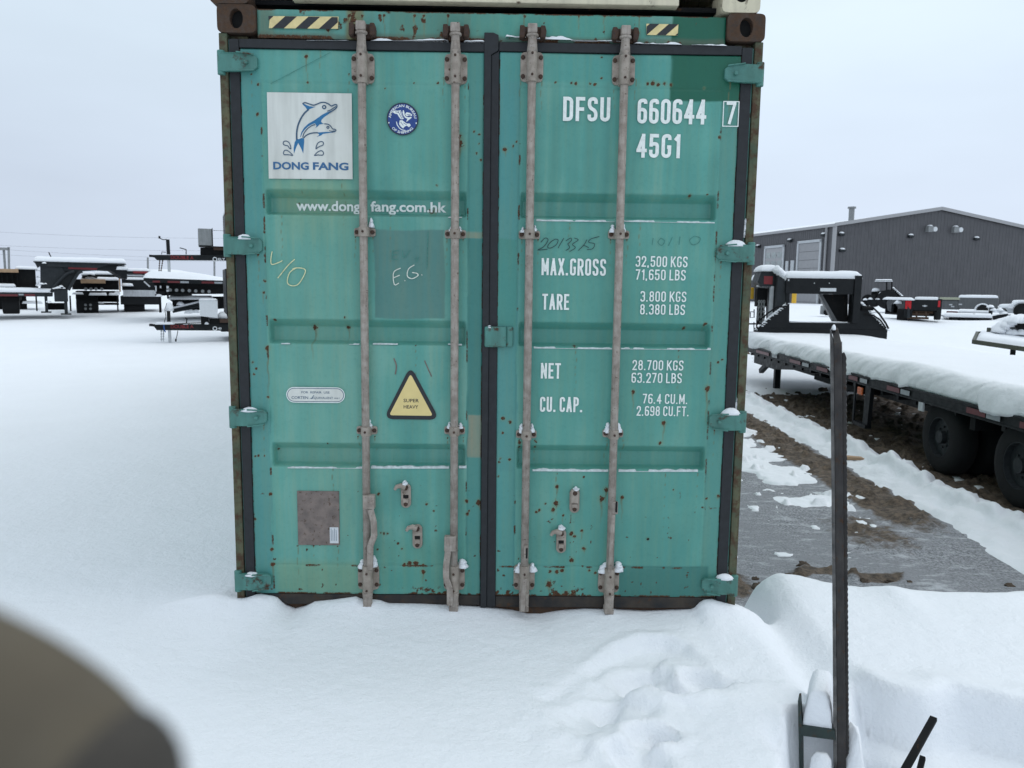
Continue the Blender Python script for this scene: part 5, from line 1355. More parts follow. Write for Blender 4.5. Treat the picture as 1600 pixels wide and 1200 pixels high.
# neck arms to the front and the raised nose with its coupler
mb = MB()
aL, aR = NP(1229, 433), NP(1345, 433)
zt = aL[2]; ze = zt + .22
for xs_ in (aL[0] + .0, aR[0] - .14): mb.box(xs_, xs_ + .14, yn + .1, yn + 2.3, zt - .20, zt + .0)
mb.box(aL[0], aR[0], yn + 2.2, yn + 2.45, zt - .22, zt + .0)
mb.box(aL[0] + .14, aL[0] + .9, yn + .2, yn + 2.3, zt - .08, zt - .02)
mb.build('neck_frame', 'black_paint', fb, bevel=.006)
mb = MB(); mb.prism([(NP(u, w)[0], yn + .26, NP(u, w)[2]) for u, w in ((1287, 460), (1292, 460), (1316, 503), (1309, 503))], (0, .10, 0)); mb.build('neck_brace', 'grey_body', fb)
mb = MB(); mb.prism([(NP(u, w)[0], yn + .27, NP(u, w)[2]) for u, w in ((1292, 460), (1332, 460), (1332, 504), (1316, 503))], (0, .06, 0)); mb.build('neck_panel', 'black_dull', fb)
# winch box on the near side with red lettering plate, chains hanging from it
a, c = NP(1197, 424, 12.9), NP(1229, 476, 12.9); yw = tl(onY(1200, 424, 12.9))[1]
mb = MB(); W0 = (NP(1195, 425)[0], NP(1230, 424)[0]); zA = NP(1200, 421)[2]; zB = NP(1200, 475)[2]
px_ = lambda u, w: (NP(u, w)[0], NP(u, w)[2])
P = [px_(1196, 424), px_(1218, 420), px_(1218, 492), px_(1213, 503), px_(1212, 448), px_(1195, 448), px_(1190, 440)]
mb.prism([(p[0], yn + .22, p[1]) for p in P], (0, .45, 0)); p, q = px_(1218, 420), px_(1231, 476)
mb.hexa([(p[0], yn + .05, q[1] - .15), (q[0] + .03, yn + .02, q[1]), (q[0] + .03, yn + .12, q[1]), (p[0], yn + .3, q[1] - .15), (p[0], yn + .05, p[1]), (q[0] + .03, yn + .02, p[1] - .16), (q[0] + .03, yn + .12, p[1] - .16), (p[0], yn + .3, p[1])])
mb.build('neck_side', 'charcoal', fb, bevel=.005)
p, q = px_(1200, 431), px_(1213, 444); mb = MB(); mb.box(p[0], q[0], yn + .214, yn + .219, q[1], p[1]); mb.build('decal', 'logo_red', fb)
p, q = px_(1194, 450), px_(1209, 480); mb = MB(); mb.box(p[0], q[0], yn + .42, yn + .60, q[1], p[1] - .005)
mb.cyl((p[0] + .10, yn + .5, q[1]), (p[0] + .10, yn + .5, q[1] - .35), .07, 12); mb.build('coupler', 'black_dull', fb, bevel=.01)
mb = MB(); p, q = px_(1194, 452), px_(1214, 447); mb.box(p[0] - .03, q[0], yn + .30, yn + .42, q[1] - .02, q[1] + .02); mb.box(q[0] - .05, q[0] + .02, yn + .20, yn + .30, px_(1213, 500)[1], q[1]); mb.build('snow_rim', 'light_grey', fb, bevel=.01)


def chain(mb, a, c, nl, r=.010, m=None):
    a, c = np.array(a), np.array(c)
    for k in range(nl):
        p = a + (c - a) * (k + .5) / nl; d = (c - a) / nl; t = d / np.linalg.norm(d); o_ = np.cross(t, (1, 0, 0) if k % 2 else (0, 1, 0)); o_ = o_ / np.linalg.norm(o_) * np.linalg.norm(d) * .32
        pts = [p + t * np.linalg.norm(d) * .62 * math.cos(q) + o_ * math.sin(q) for q in np.linspace(0, 2 * math.pi, 9)]
        mb.tube(pts, r, 5, m)


mb = MB()
for u, w in ((1196, 1193), (1200, 1198), (1204, 1203)): p, q = px_(u, 470), px_(w, 506); chain(mb, (p[0], yn + .4, p[1]), (q[0], yn + .38, q[1]), 9, .012)
mb.build('chain', 'grey_steel', fb)
# yellow jack handle and hoses
p, q = px_(1187, 449), px_(1193, 468); mb = MB(); mb.box(p[0], q[0], yn + .65, yn + .75, q[1], p[1]); mb.build('yellow_guard', 'yellow_paint', fb, bevel=.01)
mb = MB(); L3 = lambda u, w, dy=-.06: (NP(u, w)[0], yn + dy, NP(u, w)[2])
mb.tube([L3(1226, 479), L3(1213, 480), L3(1200, 489), L3(1186, 501), L3(1182, 509), L3(1184, 514)], .016, 8); mb.tube([L3(1232, 477), L3(1226, 479)], .014, 8); mb.tube([L3(1160, 506), L3(1190, 506)], .016, 8)
mb.tube([L3(1178, 503), L3(1178, 513), L3(1182, 512), L3(1183, 500)], .010, 6); mb.tube([L3(1186, 488, .3), L3(1180, 488, .3), L3(1180, 497, .3), L3(1186, 497, .3), L3(1186, 484, .3)], .012, 6); mb.build('hose', 'black_dull', fb, smooth=True)
mb = MB(); mb.tube([L3(1345, 482), L3(1360, 480), L3(1370, 490), L3(1380, 505), L3(1384, 513)], .020, 8); mb.tube([L3(1348, 490), L3(1362, 493), L3(1372, 500), L3(1380, 512)], .016, 8); mb.box(*sorted((L3(1344, 478)[0], L3(1362, 478)[0])), yn - .05, yn + .2, L3(1344, 485)[2], L3(1344, 478)[2]); mb.build('hose', 'black_dull', fb)
# snow on the neck
mb = MB(); zt2 = aL[2]
snow_slab(mb, aL[0] - .01, aR[0] + .0, yn - .03, yn + .34, zt2 - .005, .155, 1, .05, .012)
snow_slab(mb, aR[0] - .17, aR[0] + .01, yn + .2, yn + 2.4, zt2 - .0, .15, 2, .06, .012)
snow_slab(mb, aL[0] - .02, aL[0] + .95, yn + .25, yn + 2.45, zt2 - .02, .17, 3, .06, .012)
snow_slab(mb, aL[0], aR[0], yn + 2.05, yn + 2.5, zt2 - .0, .16, 4, .06, .012)
zq = px_(1205, 421)[1]; snow_slab(mb, px_(1196, 424)[0] - .02, px_(1219, 420)[0] + .03, yn + .18, yn + .70, zq - .02, .13, 7, .03, .01)
p, q = px_(1218, 421), px_(1233, 435); N_ = 12
for k in range(N_):
    t = k / (N_ - 1); lump(mb, (p[0] + (q[0] - p[0]) * t, yn + .12, p[1] + (q[1] - p[1]) * t - .05), .08, .14, .14, k, 12, 4)
p, q = px_(1236, 505), px_(1330, 505); snow_slab(mb, p[0], q[0] + .02, yn + .1, yn + .40, p[1] - .02, .06, 8, .05, .0)
for a, c, ww in (((1232, 474), (1186, 515), .05), ((1346, 474), (1385, 516), .05)):
    p, q = px_(*a), px_(*c)
    for k in range(16): t = k / 15; lump(mb, (p[0] + (q[0] - p[0]) * t, yn + .06, p[1] + (q[1] - p[1]) * t - .012), .06, .07, .045, k + 9, 10, 4)
o = mb.build('snow', SNOW, fb, smooth=True); o['kind'] = 'stuff'


# ------------------------------------------------------------------ things further off: each built on its own upright plane at its own distance
class Far:
    """root at the photo point (px, py) at distance y beyond the doors, turned to face us; q(u, w) gives local (x, z) of a photo point on its front plane"""
    def __init__(s, name, label, cat, px, py, y, group=None, zover=None):
        p = onY(px, py, y)
        if zover is not None: p = np.array((p[0], p[1], zover))
        s.p = p; h = np.array((p[0] - CAM[0], p[1] - CAM[1], 0.)); s.D = np.linalg.norm(h); s.h = h / s.D; s.ex = np.array((s.h[1], -s.h[0], 0.))
        s.o = tuple(p); s.t = thing(name, label, cat, s.o, math.atan2(s.ex[1], s.ex[0]), group)

    def q(s, u, w, dy=0):
        r = ray(u, w); P = CAM + r * ((s.D + dy) / (r @ s.h)); return ((P - s.p) @ s.ex, P[2] - s.p[2])

    def rect(s, mb, u0, w0, u1, w1, d0, d1, m=None):
        a = s.q(u0, w0, d0); c = s.q(u1, w1, d0); x0, x1 = sorted((a[0], c[0])); z0, z1 = sorted((a[1], c[1])); mb.box(x0, x1, d0, d1, z0, z1, m); return x0, x1, z0, z1

    def poly(s, mb, pts, d0, d1, m=None):
        mb.prism([(s.q(u, w, d0)[0], d0, s.q(u, w, d0)[1]) for u, w in pts], (0, d1 - d0, 0), m)

    def snow(s, mb, u0, u1, w0, w1, d0, d1, seed=0):     # slab from the photo: columns u0..u1, snow top w0, underside w1
        a = s.q(u0, w1, d0); c = s.q(u1, w0, d0); snow_slab(mb, a[0], c[0], d0, d1, a[1], max(.03, (c[1] - a[1]) * .9), seed, .08, .01, None, max(.05, (c[1] - a[1]) * .5))

    def line(s, mb, pts, r, d=0., m=None, n=6):
        mb.tube([(s.q(u, w, d)[0], d, s.q(u, w, d)[1]) for u, w in pts], r, n, m)

    def wheel(s, u, w, r, d0, d1, parent=None):
        c = s.q(u, w, d0); mb = MB(); mb.cyl((c[0], d0, c[1]), (c[0], d1, c[1]), r, 24); o = mb.build('wheel', 'tyre_rubber', parent or s.t, bevel=.03)
        mb = MB(); mb.cyl((c[0], d0 - .015, c[1]), (c[0], d0 + .02, c[1]), r * .5, 16); mb.build('rim', 'black_paint', o); return o


def dual(F, u, w, r, wd, y0, parent):      # wheels seen from their tread (end on): a row of tyres, axis along x
    for k, du in enumerate(u):
        c = F.q(du, w, y0); mb = MB(); mb.cyl((c[0] - wd / 2, y0 + r, c[1]), (c[0] + wd / 2, y0 + r, c[1]), r, 24); o = mb.build('wheel', 'tyre_rubber', parent, bevel=.035)
        mb = MB(); mb.cyl((c[0] - wd / 2 - .01, y0 + r, c[1]), (c[0] + wd / 2 + .01, y0 + r, c[1]), r * .5, 14); mb.build('rim', 'black_paint', o)


# steel building
bC = onY(1297, 472, 56.4); BZ = .70
bd = thing('steel_building', 'long grey ribbed steel building with low gable and overhead doors', 'building', (bC[0], 56.4, BZ))
gd = np.array([math.cos(math.radians(9)), math.sin(math.radians(9))]); sdv = np.array([-math.sin(math.radians(12)), math.cos(math.radians(12))])
zev = onY(1297, 353, 56.4)[2] - BZ


def hit(u, w, d):          # photo point on the vertical wall through the corner with direction d -> (distance along, height)
    r = ray(u, w); o_ = CAM[:2] - bC[:2]
    M = np.array([[r[0], -d[0]], [r[1], -d[1]]]); t, s_ = np.linalg.solve(M, -o_); return s_, CAM[2] + r[2] * t - BZ


GL_ = hit(1640, 360, gd)[0]; gp, gh = hit(1469, 328.5, gd); GL_ = 2 * gp; SL_ = 60.


def wallsheet(name, d, L, topf, z0=-.6, pitch=.30, amp=.022, matn='siding', out=1):
    # shallow ribbed sheet
    us = []; os_ = []
    k = 0.
    while k < L:
        for du, o_ in ((0, 0), (.20, 0), (.225, 1), (.275, 1)): us.append(min(L, k + du)); os_.append(o_)
        k += pitch
    us.append(L); os_.append(0); us = np.array(us); os_ = np.array(os_)
    nrm = np.array([d[1], -d[0]]) * out
    X = us * d[0] + nrm[0] * os_ * amp; Y_ = us * d[1] + nrm[1] * os_ * amp
    Z = np.stack([np.full(len(us), z0), topf(us)]); return grid_mesh(name, np.stack([X, X]), np.stack([Y_, Y_]), Z, matn, bd, flip=out < 0)


worn('siding', (.078, .077, .083), (.069, .068, .074), .0, .5, 1.5, 0, 1, 0)
plain('door_panel_grey', (.27, .27, .28), .5, .06, 3); plain('glass_dim', (.30, .33, .33), .15, .2, 3)
w1_ = wallsheet('gable_wall', gd, GL_, lambda s_: zev + (gh - zev) * (1 - np.abs(s_ - gp) / gp))
w2_ = wallsheet('side_wall', sdv, SL_, lambda s_: np.full(s_.shape, zev), out=-1)
for w_ in (w1_, w2_):
    for p in w_.data.polygons: p.use_smooth = False
G3 = lambda s_, z, o_=0.: (s_ * gd[0] + gd[1] * o_, s_ * gd[1] - gd[0] * o_, z)
S3 = lambda s_, z, o_=0.: (s_ * sdv[0] - sdv[1] * o_, s_ * sdv[1] + sdv[0] * o_, z)
bk = lambda p: (p[0] + sdv[0] * SL_, p[1] + sdv[1] * SL_, p[2])
mb = MB()      # far gable and other side close the box
mb.add([bk(G3(0, -.6)), bk(G3(GL_, -.6)), bk(G3(GL_, zev)), bk(G3(gp, gh)), bk(G3(0, zev)), G3(GL_, -.6), G3(GL_, zev)], [(0, 1, 2, 3, 4), (5, 1, 2, 6)]); mb.build('rear_wall', 'siding', bd)
mb = MB(); ov = .15
A, B, Cc = G3(-.12, zev + .01, ov), G3(gp, gh + .04, ov), G3(GL_ + .12, zev + .01, ov)
for p, q in ((A, B), (B, Cc)):
    P4 = [p, q, bk(q), bk(p)]; mb.prism(P4, (0, 0, .10))
mb.build('roof', 'charcoal', bd)
mb = MB(); mb.bar(G3(-.12, zev + .10, ov + .06), G3(gp, gh + .13, ov + .06), .05, .26); mb.bar(G3(gp, gh + .13, ov + .06), G3(GL_ + .12, zev + .10, ov + .06), .05, .26); mb.bar(S3(-.2, zev + .06, .12), S3(SL_, zev + .06, .12), .12, .22); mb.build('roof_trim', 'trim_grey', bd)
mb = MB(); mb.add([G3(-.12, zev + .145, ov), G3(gp, gh + .175, ov), bk(G3(gp, gh + .22, 0)), bk(G3(-.12, zev + .17, 0)), G3(GL_ + .12, zev + .17, ov), bk(G3(GL_ + .12, zev + .17, 0))], [(0, 1, 2, 3), (1, 4, 5, 2)]); mb.build('roof_snow', SNOW, bd)
mb = MB(); mb.bar(G3(.0, -.6, .02), G3(0, zev, .02), .36, .14, (gd[0], gd[1], 0)); mb.build('corner_trim', 'trim_grey', bd)
sdx = hit(1291, 400, sdv)[0]; mb = MB(); mb.bar(S3(sdx, -.6, .12), S3(sdx, zev, .12), .12, .12, (0, 1, 0)); mb.build('downspout', 'trim_grey', bd)
# overhead doors on the side wall
for (u0, w0, u1, w1, kind) in ((1198, 389, 1225, 415, 1), (1250, 381, 1283, 416, 0)):
    s0, z1 = hit(u0, w0, sdv); s1 = hit(u1, w0 - 3, sdv)[0]; a, c = sorted((s0, s1)); zt = (z1 + hit(u1, w0 - 3, sdv)[1]) / 2
    mb = MB()
    def quad(mb, a, c, z0, z1, o_, m=None): mb.add([S3(a, z0, o_), S3(c, z0, o_), S3(c, z1, o_), S3(a, z1, o_), S3(a, z0, o_ - .1), S3(c, z0, o_ - .1), S3(c, z1, o_ - .1), S3(a, z1, o_ - .1)], [(0, 1, 2, 3), (0, 4, 5, 1), (1, 5, 6, 2), (2, 6, 7, 3), (3, 7, 4, 0)], m)
    nsec = 8
    for k in range(nsec): quad(mb, a, c, -.4 + (zt + .4) * k / nsec, -.4 + (zt + .4) * (k + .96) / nsec, .08)
    od = mb.build('overhead_door', 'door_panel_grey' if not kind else 'trim_grey', bd)
    mb = MB()
    for x0_, x1_, z0_, z1_ in ((a - .22, a, -.4, zt + .2), (c, c + .22, -.4, zt + .2), (a - .22, c + .22, zt, zt + .22)): quad(mb, x0_, x1_, z0_, z1_, .14)
    mb.build('door_frame', 'light_grey', od)
    if kind:
        mb = MB()
        for r_ in range(3):
            for cc in range(3): quad(mb, a + (c - a) * (cc + .12) / 3, a + (c - a) * (cc + .88) / 3, zt * (.52 + .15 * r_), zt * (.52 + .15 * r_) + .5, .10)
        mb.build('pane', 'glass_dim', od)
# small doors' light frames, lamps, vents
for (u0, u1, w0) in ((1229, 1233, 408), (1237, 1242, 407)):
    s0, z1 = hit(u0, w0, sdv); s1 = hit(u1, w0, sdv)[0]; mb = MB(); quad(mb, min(s0, s1), max(s0, s1), z1 - 1.1, z1, .1); mb.build('wall_panel', 'light_grey', bd)
def lampbox(u, w, d, S, o_=.25, sz=.42, nm='wall_light', snowtop=True):
    s_, z = hit(u, w, d); c = Vector(S(s_, z, .0)); e_ = Vector(S(s_, z, o_)); dv = Vector((d[0], d[1], 0)); mb = MB()
    a = c - dv * sz / 2; k = e_ - dv * sz / 2
    mb.hexa([a - Vector((0, 0, .14)), c + dv * sz / 2 - Vector((0, 0, .14)), e_ + dv * sz / 2 - Vector((0, 0, .10)), k - Vector((0, 0, .10)), a + Vector((0, 0, .14)), c + dv * sz / 2 + Vector((0, 0, .14)), e_ + dv * sz / 2 + Vector((0, 0, .05)), k + Vector((0, 0, .05))])
    o = mb.build(nm, 'charcoal', bd)
    if snowtop: mb = MB(); lump(mb, (c + e_) / 2 + Vector((0, 0, .06)), sz * .5, o_ * .6, .13, 3); mb.build('snow', SNOW, o, smooth=True)
for u, w in ((1313.5, 366), (1421.5, 369), (1524, 373)): lampbox(u, w, gd, G3)
for u, w in ((1187, 385), (1236.5, 376), (1289.5, 367)): lampbox(u, w, sdv, S3, .3, .4)
for u, w in ((1450, 358), (1490, 359)):
    s_, z = hit(u, w, gd); mb = MB(); c = Vector(G3(s_, z, .0)); dv = Vector((gd[0], gd[1], 0)); mb.hexa([c - dv * .22 + Vector((0, 0, q)) - Vector((-gd[1], gd[0], 0)) * o_ + (dv * .40 if e_ else Vector()) for q in (-.24, .24) for o_, e_ in ((0, 0), (.35, 0), (.35, 1), (0, 1))])
    o = mb.build('vent_hood', 'grey_steel', bd); mb = MB(); lump(mb, c + Vector((gd[1], -gd[0], 0)) * .18 + Vector((0, 0, .22)), .2, .2, .1, 3); mb.build('snow', SNOW, o, smooth=True); s2 = hit(u + 9, w, gd)[0]; c2 = Vector(G3(s2, z, 0)); nd = Vector((gd[1], -gd[0], 0)); mb = MB(); mb.cyl(c2, c2 + nd * .2, .19, 16); mb.build('vent_cap', 'plastic_white', o)
    mb = MB(); mb.cyl(c + dv * .3 + nd * .1, c2 + nd * .1, .06, 8); mb.build('vent_pipe', 'light_grey', o)
lampbox(1315, 391, gd, G3, .2, .45, 'wall_gauge')
p = onY(1330, 347, 59.); q = onY(1331, 326, 59.)
mb = MB(); o0 = np.array((bC[0], 56.4, BZ)); mb.cyl(p - o0 - np.array((0, 0, .8)), q - o0, .22, 14); mb.cyl(q - o0 + np.array((0, 0, .0)), q - o0 + np.array((0, 0, .14)), .32, 14); mb.build('exhaust_pipe', 'grey_steel', bd)

# tractor
F = Far('tractor', 'small dark tractor with a snowy canopy in front of the grey building', 'tractor', 1372, 474, 30)
mb = MB(); F.rect(mb, 1367, 440.5, 1394, 438, 0, 1.0); F.poly(mb, [(1371, 455), (1392, 453), (1394, 466), (1366, 468)], .1, .9); F.poly(mb, [(1362, 456), (1373, 455), (1373, 468), (1360, 468)], .3, .7)
F.poly(mb, [(1394, 451), (1398, 451), (1411, 464), (1406, 466)], .3, .5); F.poly(mb, [(1393, 458), (1404, 466), (1400, 470), (1390, 468)], .1, .8); F.poly(mb, [(1350, 465), (1362, 462), (1362, 470), (1350, 471)], .2, .9); mb.build('body', 'black_dull', F.t)
mb = MB(); [F.line(mb, [(u, 440), (u, 455)], .035, d) for u in (1385.5, 1393.5) for d in (.1, .9)]; mb.build('canopy_post', 'black_dull', F.t)
F.wheel(1386, 468, .42, 0, .25); F.wheel(1388, 467, .42, .85, 1.1); F.wheel(1366, 470, .28, .1, .3); F.wheel(1356, 469, .26, .3, .5); F.wheel(1403, 470, .22, .3, .5)
mb = MB(); F.snow(mb, 1367, 1395, 435.5, 439.5, 0, 1.0); F.snow(mb, 1362, 1375, 449, 455, .3, .8, 2); F.snow(mb, 1373, 1391, 454.5, 459.5, .05, .9, 3)
for k in range(7): u, w = 1395 + k * 2.2, 450.5 + k * 2.0; p = F.q(u, w, .4); lump(mb, (p[0], .4, p[1]), .07, .12, .06, k)
for u in (1352, 1360, 1372, 1380, 1394): p = F.q(u, 467 + (u % 3), .1); lump(mb, (p[0], .1, p[1]), .10, .12, .09, u)
mb.build('snow', SNOW, F.t, smooth=True)

# pickup box standing on the snow
F = Far('pickup_bed', 'black pickup truck bed set down on the snow, red tail light showing', 'truck bed', 1430, 501, 20.5)
x0, x1 = F.q(1418, 470)[0], F.q(1469, 470)[0]; zt = F.q(1440, 467)[1]; zbm = F.q(1440, 493)[1]
mb = MB(); F.rect(mb, 1424, 468.5, 1466, 486, 0, .08); mb.build('tailgate', 'black_paint', F.t, bevel=.015)
ys = 1.9; xl = F.q(1384, 470, ys)[0]
mb = MB()      # near bedside, skewed back to the left, with the wheel arch
P = [F.q(1418, 469), F.q(1418, 497), F.q(1403, 496), F.q(1402, 480), F.q(1396, 474), F.q(1391, 477), F.q(1390, 489), F.q(1384, 486), F.q(1382, 474), F.q(1385, 466.5)]
n_ = len(P); sk = lambda p: (p[0], ys * (x0 - p[0]) / (x0 - xl), p[1]); A3 = [sk(p) for p in P]; B3 = [(p[0] + .07, p[1] + .02, p[2]) for p in A3]
mb.prism(A3, (.07, .02, 0)); mb.build('bedside', 'charcoal', F.t)
mb = MB(); F.rect(mb, 1414, 467.5, 1425, 497, -.01, .10); F.rect(mb, 1465, 467, 1470, 499, -.01, .10); mb.build('corner_post', 'black_paint', F.t, bevel=.02)
mb = MB(); mb.hexa([(x0, .05, zbm - .02), (x1, .05, zbm - .02), (x1 - .6, ys, zbm - .02), (xl, ys, zbm - .02), (x0, .05, zbm + .03), (x1, .05, zbm + .03), (x1 - .6, ys, zbm + .03), (xl, ys, zbm + .03)]); mb.hexa([(x1 - .07, .05, zbm), (x1, .05, zbm), (x1 - .6, ys, zbm), (x1 - .67, ys, zbm), (x1 - .07, .05, zt), (x1, .05, zt), (x1 - .6, ys, zt), (x1 - .67, ys, zt)]); mb.hexa([(xl, ys, zbm), (x1 - .6, ys, zbm), (x1 - .6, ys + .06, zbm), (xl, ys + .06, zbm), (xl, ys, zt), (x1 - .6, ys, zt), (x1 - .6, ys + .06, zt), (xl, ys + .06, zt)]); mb.build('bed_floor', 'black_dull', F.t)
mb = MB(); F.rect(mb, 1402, 483, 1418, 500, .0, .9); F.rect(mb, 1460, 487, 1469, 500, .0, .5); mb.build('support_block', 'black_dull', F.t, bevel=.02)
mb = MB(); F.rect(mb, 1417, 495, 1451, 499, -.02, .2); F.rect(mb, 1424, 486, 1458, 490, .10, .3); F.line(mb, [(1425, 491), (1452, 491)], .03, .05); F.line(mb, [(1432, 487), (1432, 497)], .03, .03); F.line(mb, [(1447, 487), (1447, 497)], .03, .03); mb.build('hitch_frame', 'rusty_steel', F.t)
for u0, u1 in ((1415, 1423.5), (1466, 1469)): mb = MB(); F.rect(mb, u0, 469.5, u1, 483 if u0 < 1420 else 480, -.03, .02); mb.build('tail_light', 'red_lens', F.t, bevel=.02)
a, c = F.q(1441, 476.5), F.q(1449, 479.5); cx, cz = (a[0] + c[0]) / 2, (a[1] + c[1]) / 2; w_, h_ = (c[0] - a[0]) / 2, (a[1] - c[1]) / 2
mb = MB(); mb.prism([(cx + dx * w_, -.012, cz + dz * h_) for dx, dz in ((-1, .35), (-.4, .45), (-.3, 1), (.35, 1), (.4, .45), (1, .45), (.9, -.35), (.35, -.45), (.3, -1), (-.35, -1), (-.4, -.45), (-.9, -.45))], (0, .012, 0)); mb.build('emblem', 'light_grey', F.t)
mb = MB(); F.snow(mb, 1429, 1467, 462.5, 467.5, .0, .12, 1)
V = [];
for k in range(22):
    t = k / 21; p = (x0 + (xl - x0) * t, ys * t); lump(mb, (p[0] + .05, p[1], zt - .05), .14, .14, .09, k, 10, 4)
snow_slab(mb, xl + .3, x1 - .5, .5, ys, zt - .16, .12, 9); mb.build('snow', SNOW, F.t, smooth=True)

# enclosed service body and low flat trailer
F = Far('service_body', 'dark grey service truck body with a snowy wheel arch, by the building', 'truck body', 1520, 492, 25)
mb = MB(); F.rect(mb, 1499, 464.5, 1559, 484, 0, 1.8); F.rect(mb, 1468, 469, 1499, 484, .05, 1.8); mb.build('body', 'grey_body', F.t, bevel=.02)
mb = MB(); F.rect(mb, 1468, 464.5, 1499.5, 468.5, .0, 1.8); mb.build('top_rail', 'tan_paint', F.t)
mb = MB(); [F.rect(mb, u, w, u + 5, w + 2, -.02, .01) for u, w in ((1483, 475), (1498, 474.5), (1486, 478))]; mb.build('latch', 'light_grey', F.t)
mb = MB(); c = F.q(1535, 482); mb.cyl((c[0], -.03, c[1] - .05), (c[0], .2, c[1] - .05), .20, 24); mb.build('wheel_arch', 'black_hole', F.t)
mb = MB(); F.snow(mb, 1498, 1560, 460.5, 464.5, 0, 1.8, 1)
for k in range(15): a = math.pi * k / 14; lump(mb, (c[0] + .235 * math.cos(a), -.04, c[1] - .10 + .25 * math.sin(a)), .05, .05, .05, k, 8, 3)
mb.build('snow', SNOW, F.t, smooth=True)
F = Far('utility_trailer', 'low black flat trailer with snow strips in front of the dark grey service body', 'trailer', 1510, 503, 22)
mb = MB(); F.rect(mb, 1473, 494, 1552, 498, 0, 1.6); F.rect(mb, 1484, 487.5, 1550, 492, 1.3, 1.6); F.rect(mb, 1490, 497, 1545, 500, .3, 1.2); mb.build('deck', 'black_paint', F.t)
mb = MB(); F.rect(mb, 1479, 486, 1496, 492, 1.25, 1.31); mb.build('decal', 'tape_red', F.t)
for u in (1492, 1512, 1521): F.wheel(u, 499, .19, .05, .25)
mb = MB(); F.rect(mb, 1545, 485, 1549, 505, .6, .7); F.line(mb, [(1545, 487), (1558, 482), (1570, 483), (1573, 486)], .03, .6); F.poly(mb, [(1550, 494), (1575, 490), (1575, 494), (1552, 500)], .5, .8); F.rect(mb, 1546, 480, 1551, 490, .55, .75); mb.build('tongue', 'black_paint', F.t)
mb = MB(); F.snow(mb, 1497, 1551, 485, 488.5, 1.25, 1.65, 1); F.snow(mb, 1474, 1551, 489.5, 494.5, -.02, .8, 2)
for u, w in ((1548, 479), (1556, 487), (1562, 484), (1552, 484), (1568, 489)): p = F.q(u, w, .6); lump(mb, (p[0], .6, p[1] - .03), .12, .15, .09, u)
mb.build('snow', SNOW, F.t, smooth=True)
F = Far('parked_car', 'snow covered car parked beyond the utility trailer at the right edge', 'car', 1590, 491, 27)
mb = MB(); F.poly(mb, [(1558, 489), (1566, 480), (1578, 476), (1590, 474), (1620, 470), (1650, 472), (1660, 486), (1655, 491)], 0, 1.7); F.poly(mb, [(1583, 476), (1598, 471), (1625, 470), (1640, 474)], .1, 1.6); mb.build('body', 'light_grey', F.t, bevel=.05)
F.wheel(1597, 486, .30, -.06, .15); F.wheel(1648, 489, .30, -.06, .15)
mb = MB(); F.snow(mb, 1560, 1592, 474.5, 480, 0, 1.7, 1); F.snow(mb, 1581, 1640, 469, 473, .0, 1.7, 2); c = F.q(1597, 486, -.05)
for k in range(13): a = math.pi * (.15 + .75 * k / 12); lump(mb, (c[0] + .42 * math.cos(a), -.05, c[1] - .02 + .38 * math.sin(a)), .10, .09, .09, k, 8, 3)
mb.build('snow', SNOW, F.t, smooth=True)
# olive deck with a snowed-in machine, right edge
F = Far('equipment_trailer', 'olive edged trailer deck heaped with snow at the right edge of the photo', 'trailer', 1560, 560, 12.2, None, -.1)
a, b_, c, d = F.q(1521, 534), F.q(1526, 519.5, 1.0), F.q(1602, 545, -.45), F.q(1700, 560, -1.2)
mb = MB(); mb.bar((a[0], 0, a[1]), (d[0], -1.2, d[1]), .05, .09); e_ = F.q(1527, 520.5, 1.6); mb.bar((a[0], 0, a[1]), (e_[0], 1.6, e_[1]), .06, .08); mb.bar((e_[0], 1.6, e_[1]), (e_[0] + 3, .6, e_[1]), .06, .08); mb.build('deck_frame', 'olive_steel', F.t)
mb = MB(); mb.hexa([(a[0] + .03, .03, a[1] - .04), (d[0], -1.15, d[1] - .04), (d[0] + .3, .6, d[1] - .02), (e_[0], 1.55, e_[1] - .04), (a[0] + .03, .03, a[1]), (d[0], -1.15, d[1]), (d[0] + .3, .6, d[1] + .02), (e_[0], 1.55, e_[1])]); mb.build('deck', 'black_dull', F.t)
mb = MB(); p = F.q(1560, 560); [mb.box(p[0] + k, p[0] + k + .1, .5, .6, -.3, a[1]) for k in (.2, 1.4)]; mb.build('leg', 'black_paint', F.t)
N1, N2 = 26, 16; Uq, Wq = np.meshgrid(np.linspace(0, 1, N1), np.linspace(0, 1, N2))
bl = lambda k: (np.array((a[0] + .02, .02, a[1]))[k] * (1 - Uq) + np.array((d[0], -1.14, d[1]))[k] * Uq) * (1 - Wq) + (np.array((e_[0] + .02, 1.56, e_[1]))[k] * (1 - Uq) + np.array((d[0] + .3, .6, d[1] + .02))[k] * Uq) * Wq
edg = np.minimum(np.minimum(Uq * 8, Wq * 5), (1 - Wq) * 5); grid_mesh('snow', bl(0), bl(1), bl(2) - .02 + .17 * np.sqrt(1 - (1 - np.clip(edg, 0, 1)) ** 2) * (.8 + .4 * fbm(Uq * 5, Wq * 3, 3, 3)), SNOW, F.t)
M = Far('skid_machine', 'snow covered machine with a dark opening on the olive trailer deck', 'machine', 1592, 528, 12.6, None, F.q(1592, 526)[1] + F.o[2] - .1)
mb = MB(); M.poly(mb, [(1560, 524), (1566, 508), (1580, 496), (1620, 494), (1650, 505), (1650, 530)], .0, 1.2); mb.build('body', 'grey_body', M.t, bevel=.05)
mb = MB(); M.poly(mb, [(1586, 508), (1594, 504), (1620, 503), (1620, 516), (1596, 516), (1587, 513)], -.03, .02); mb.build('opening', 'black_hole', M.t)
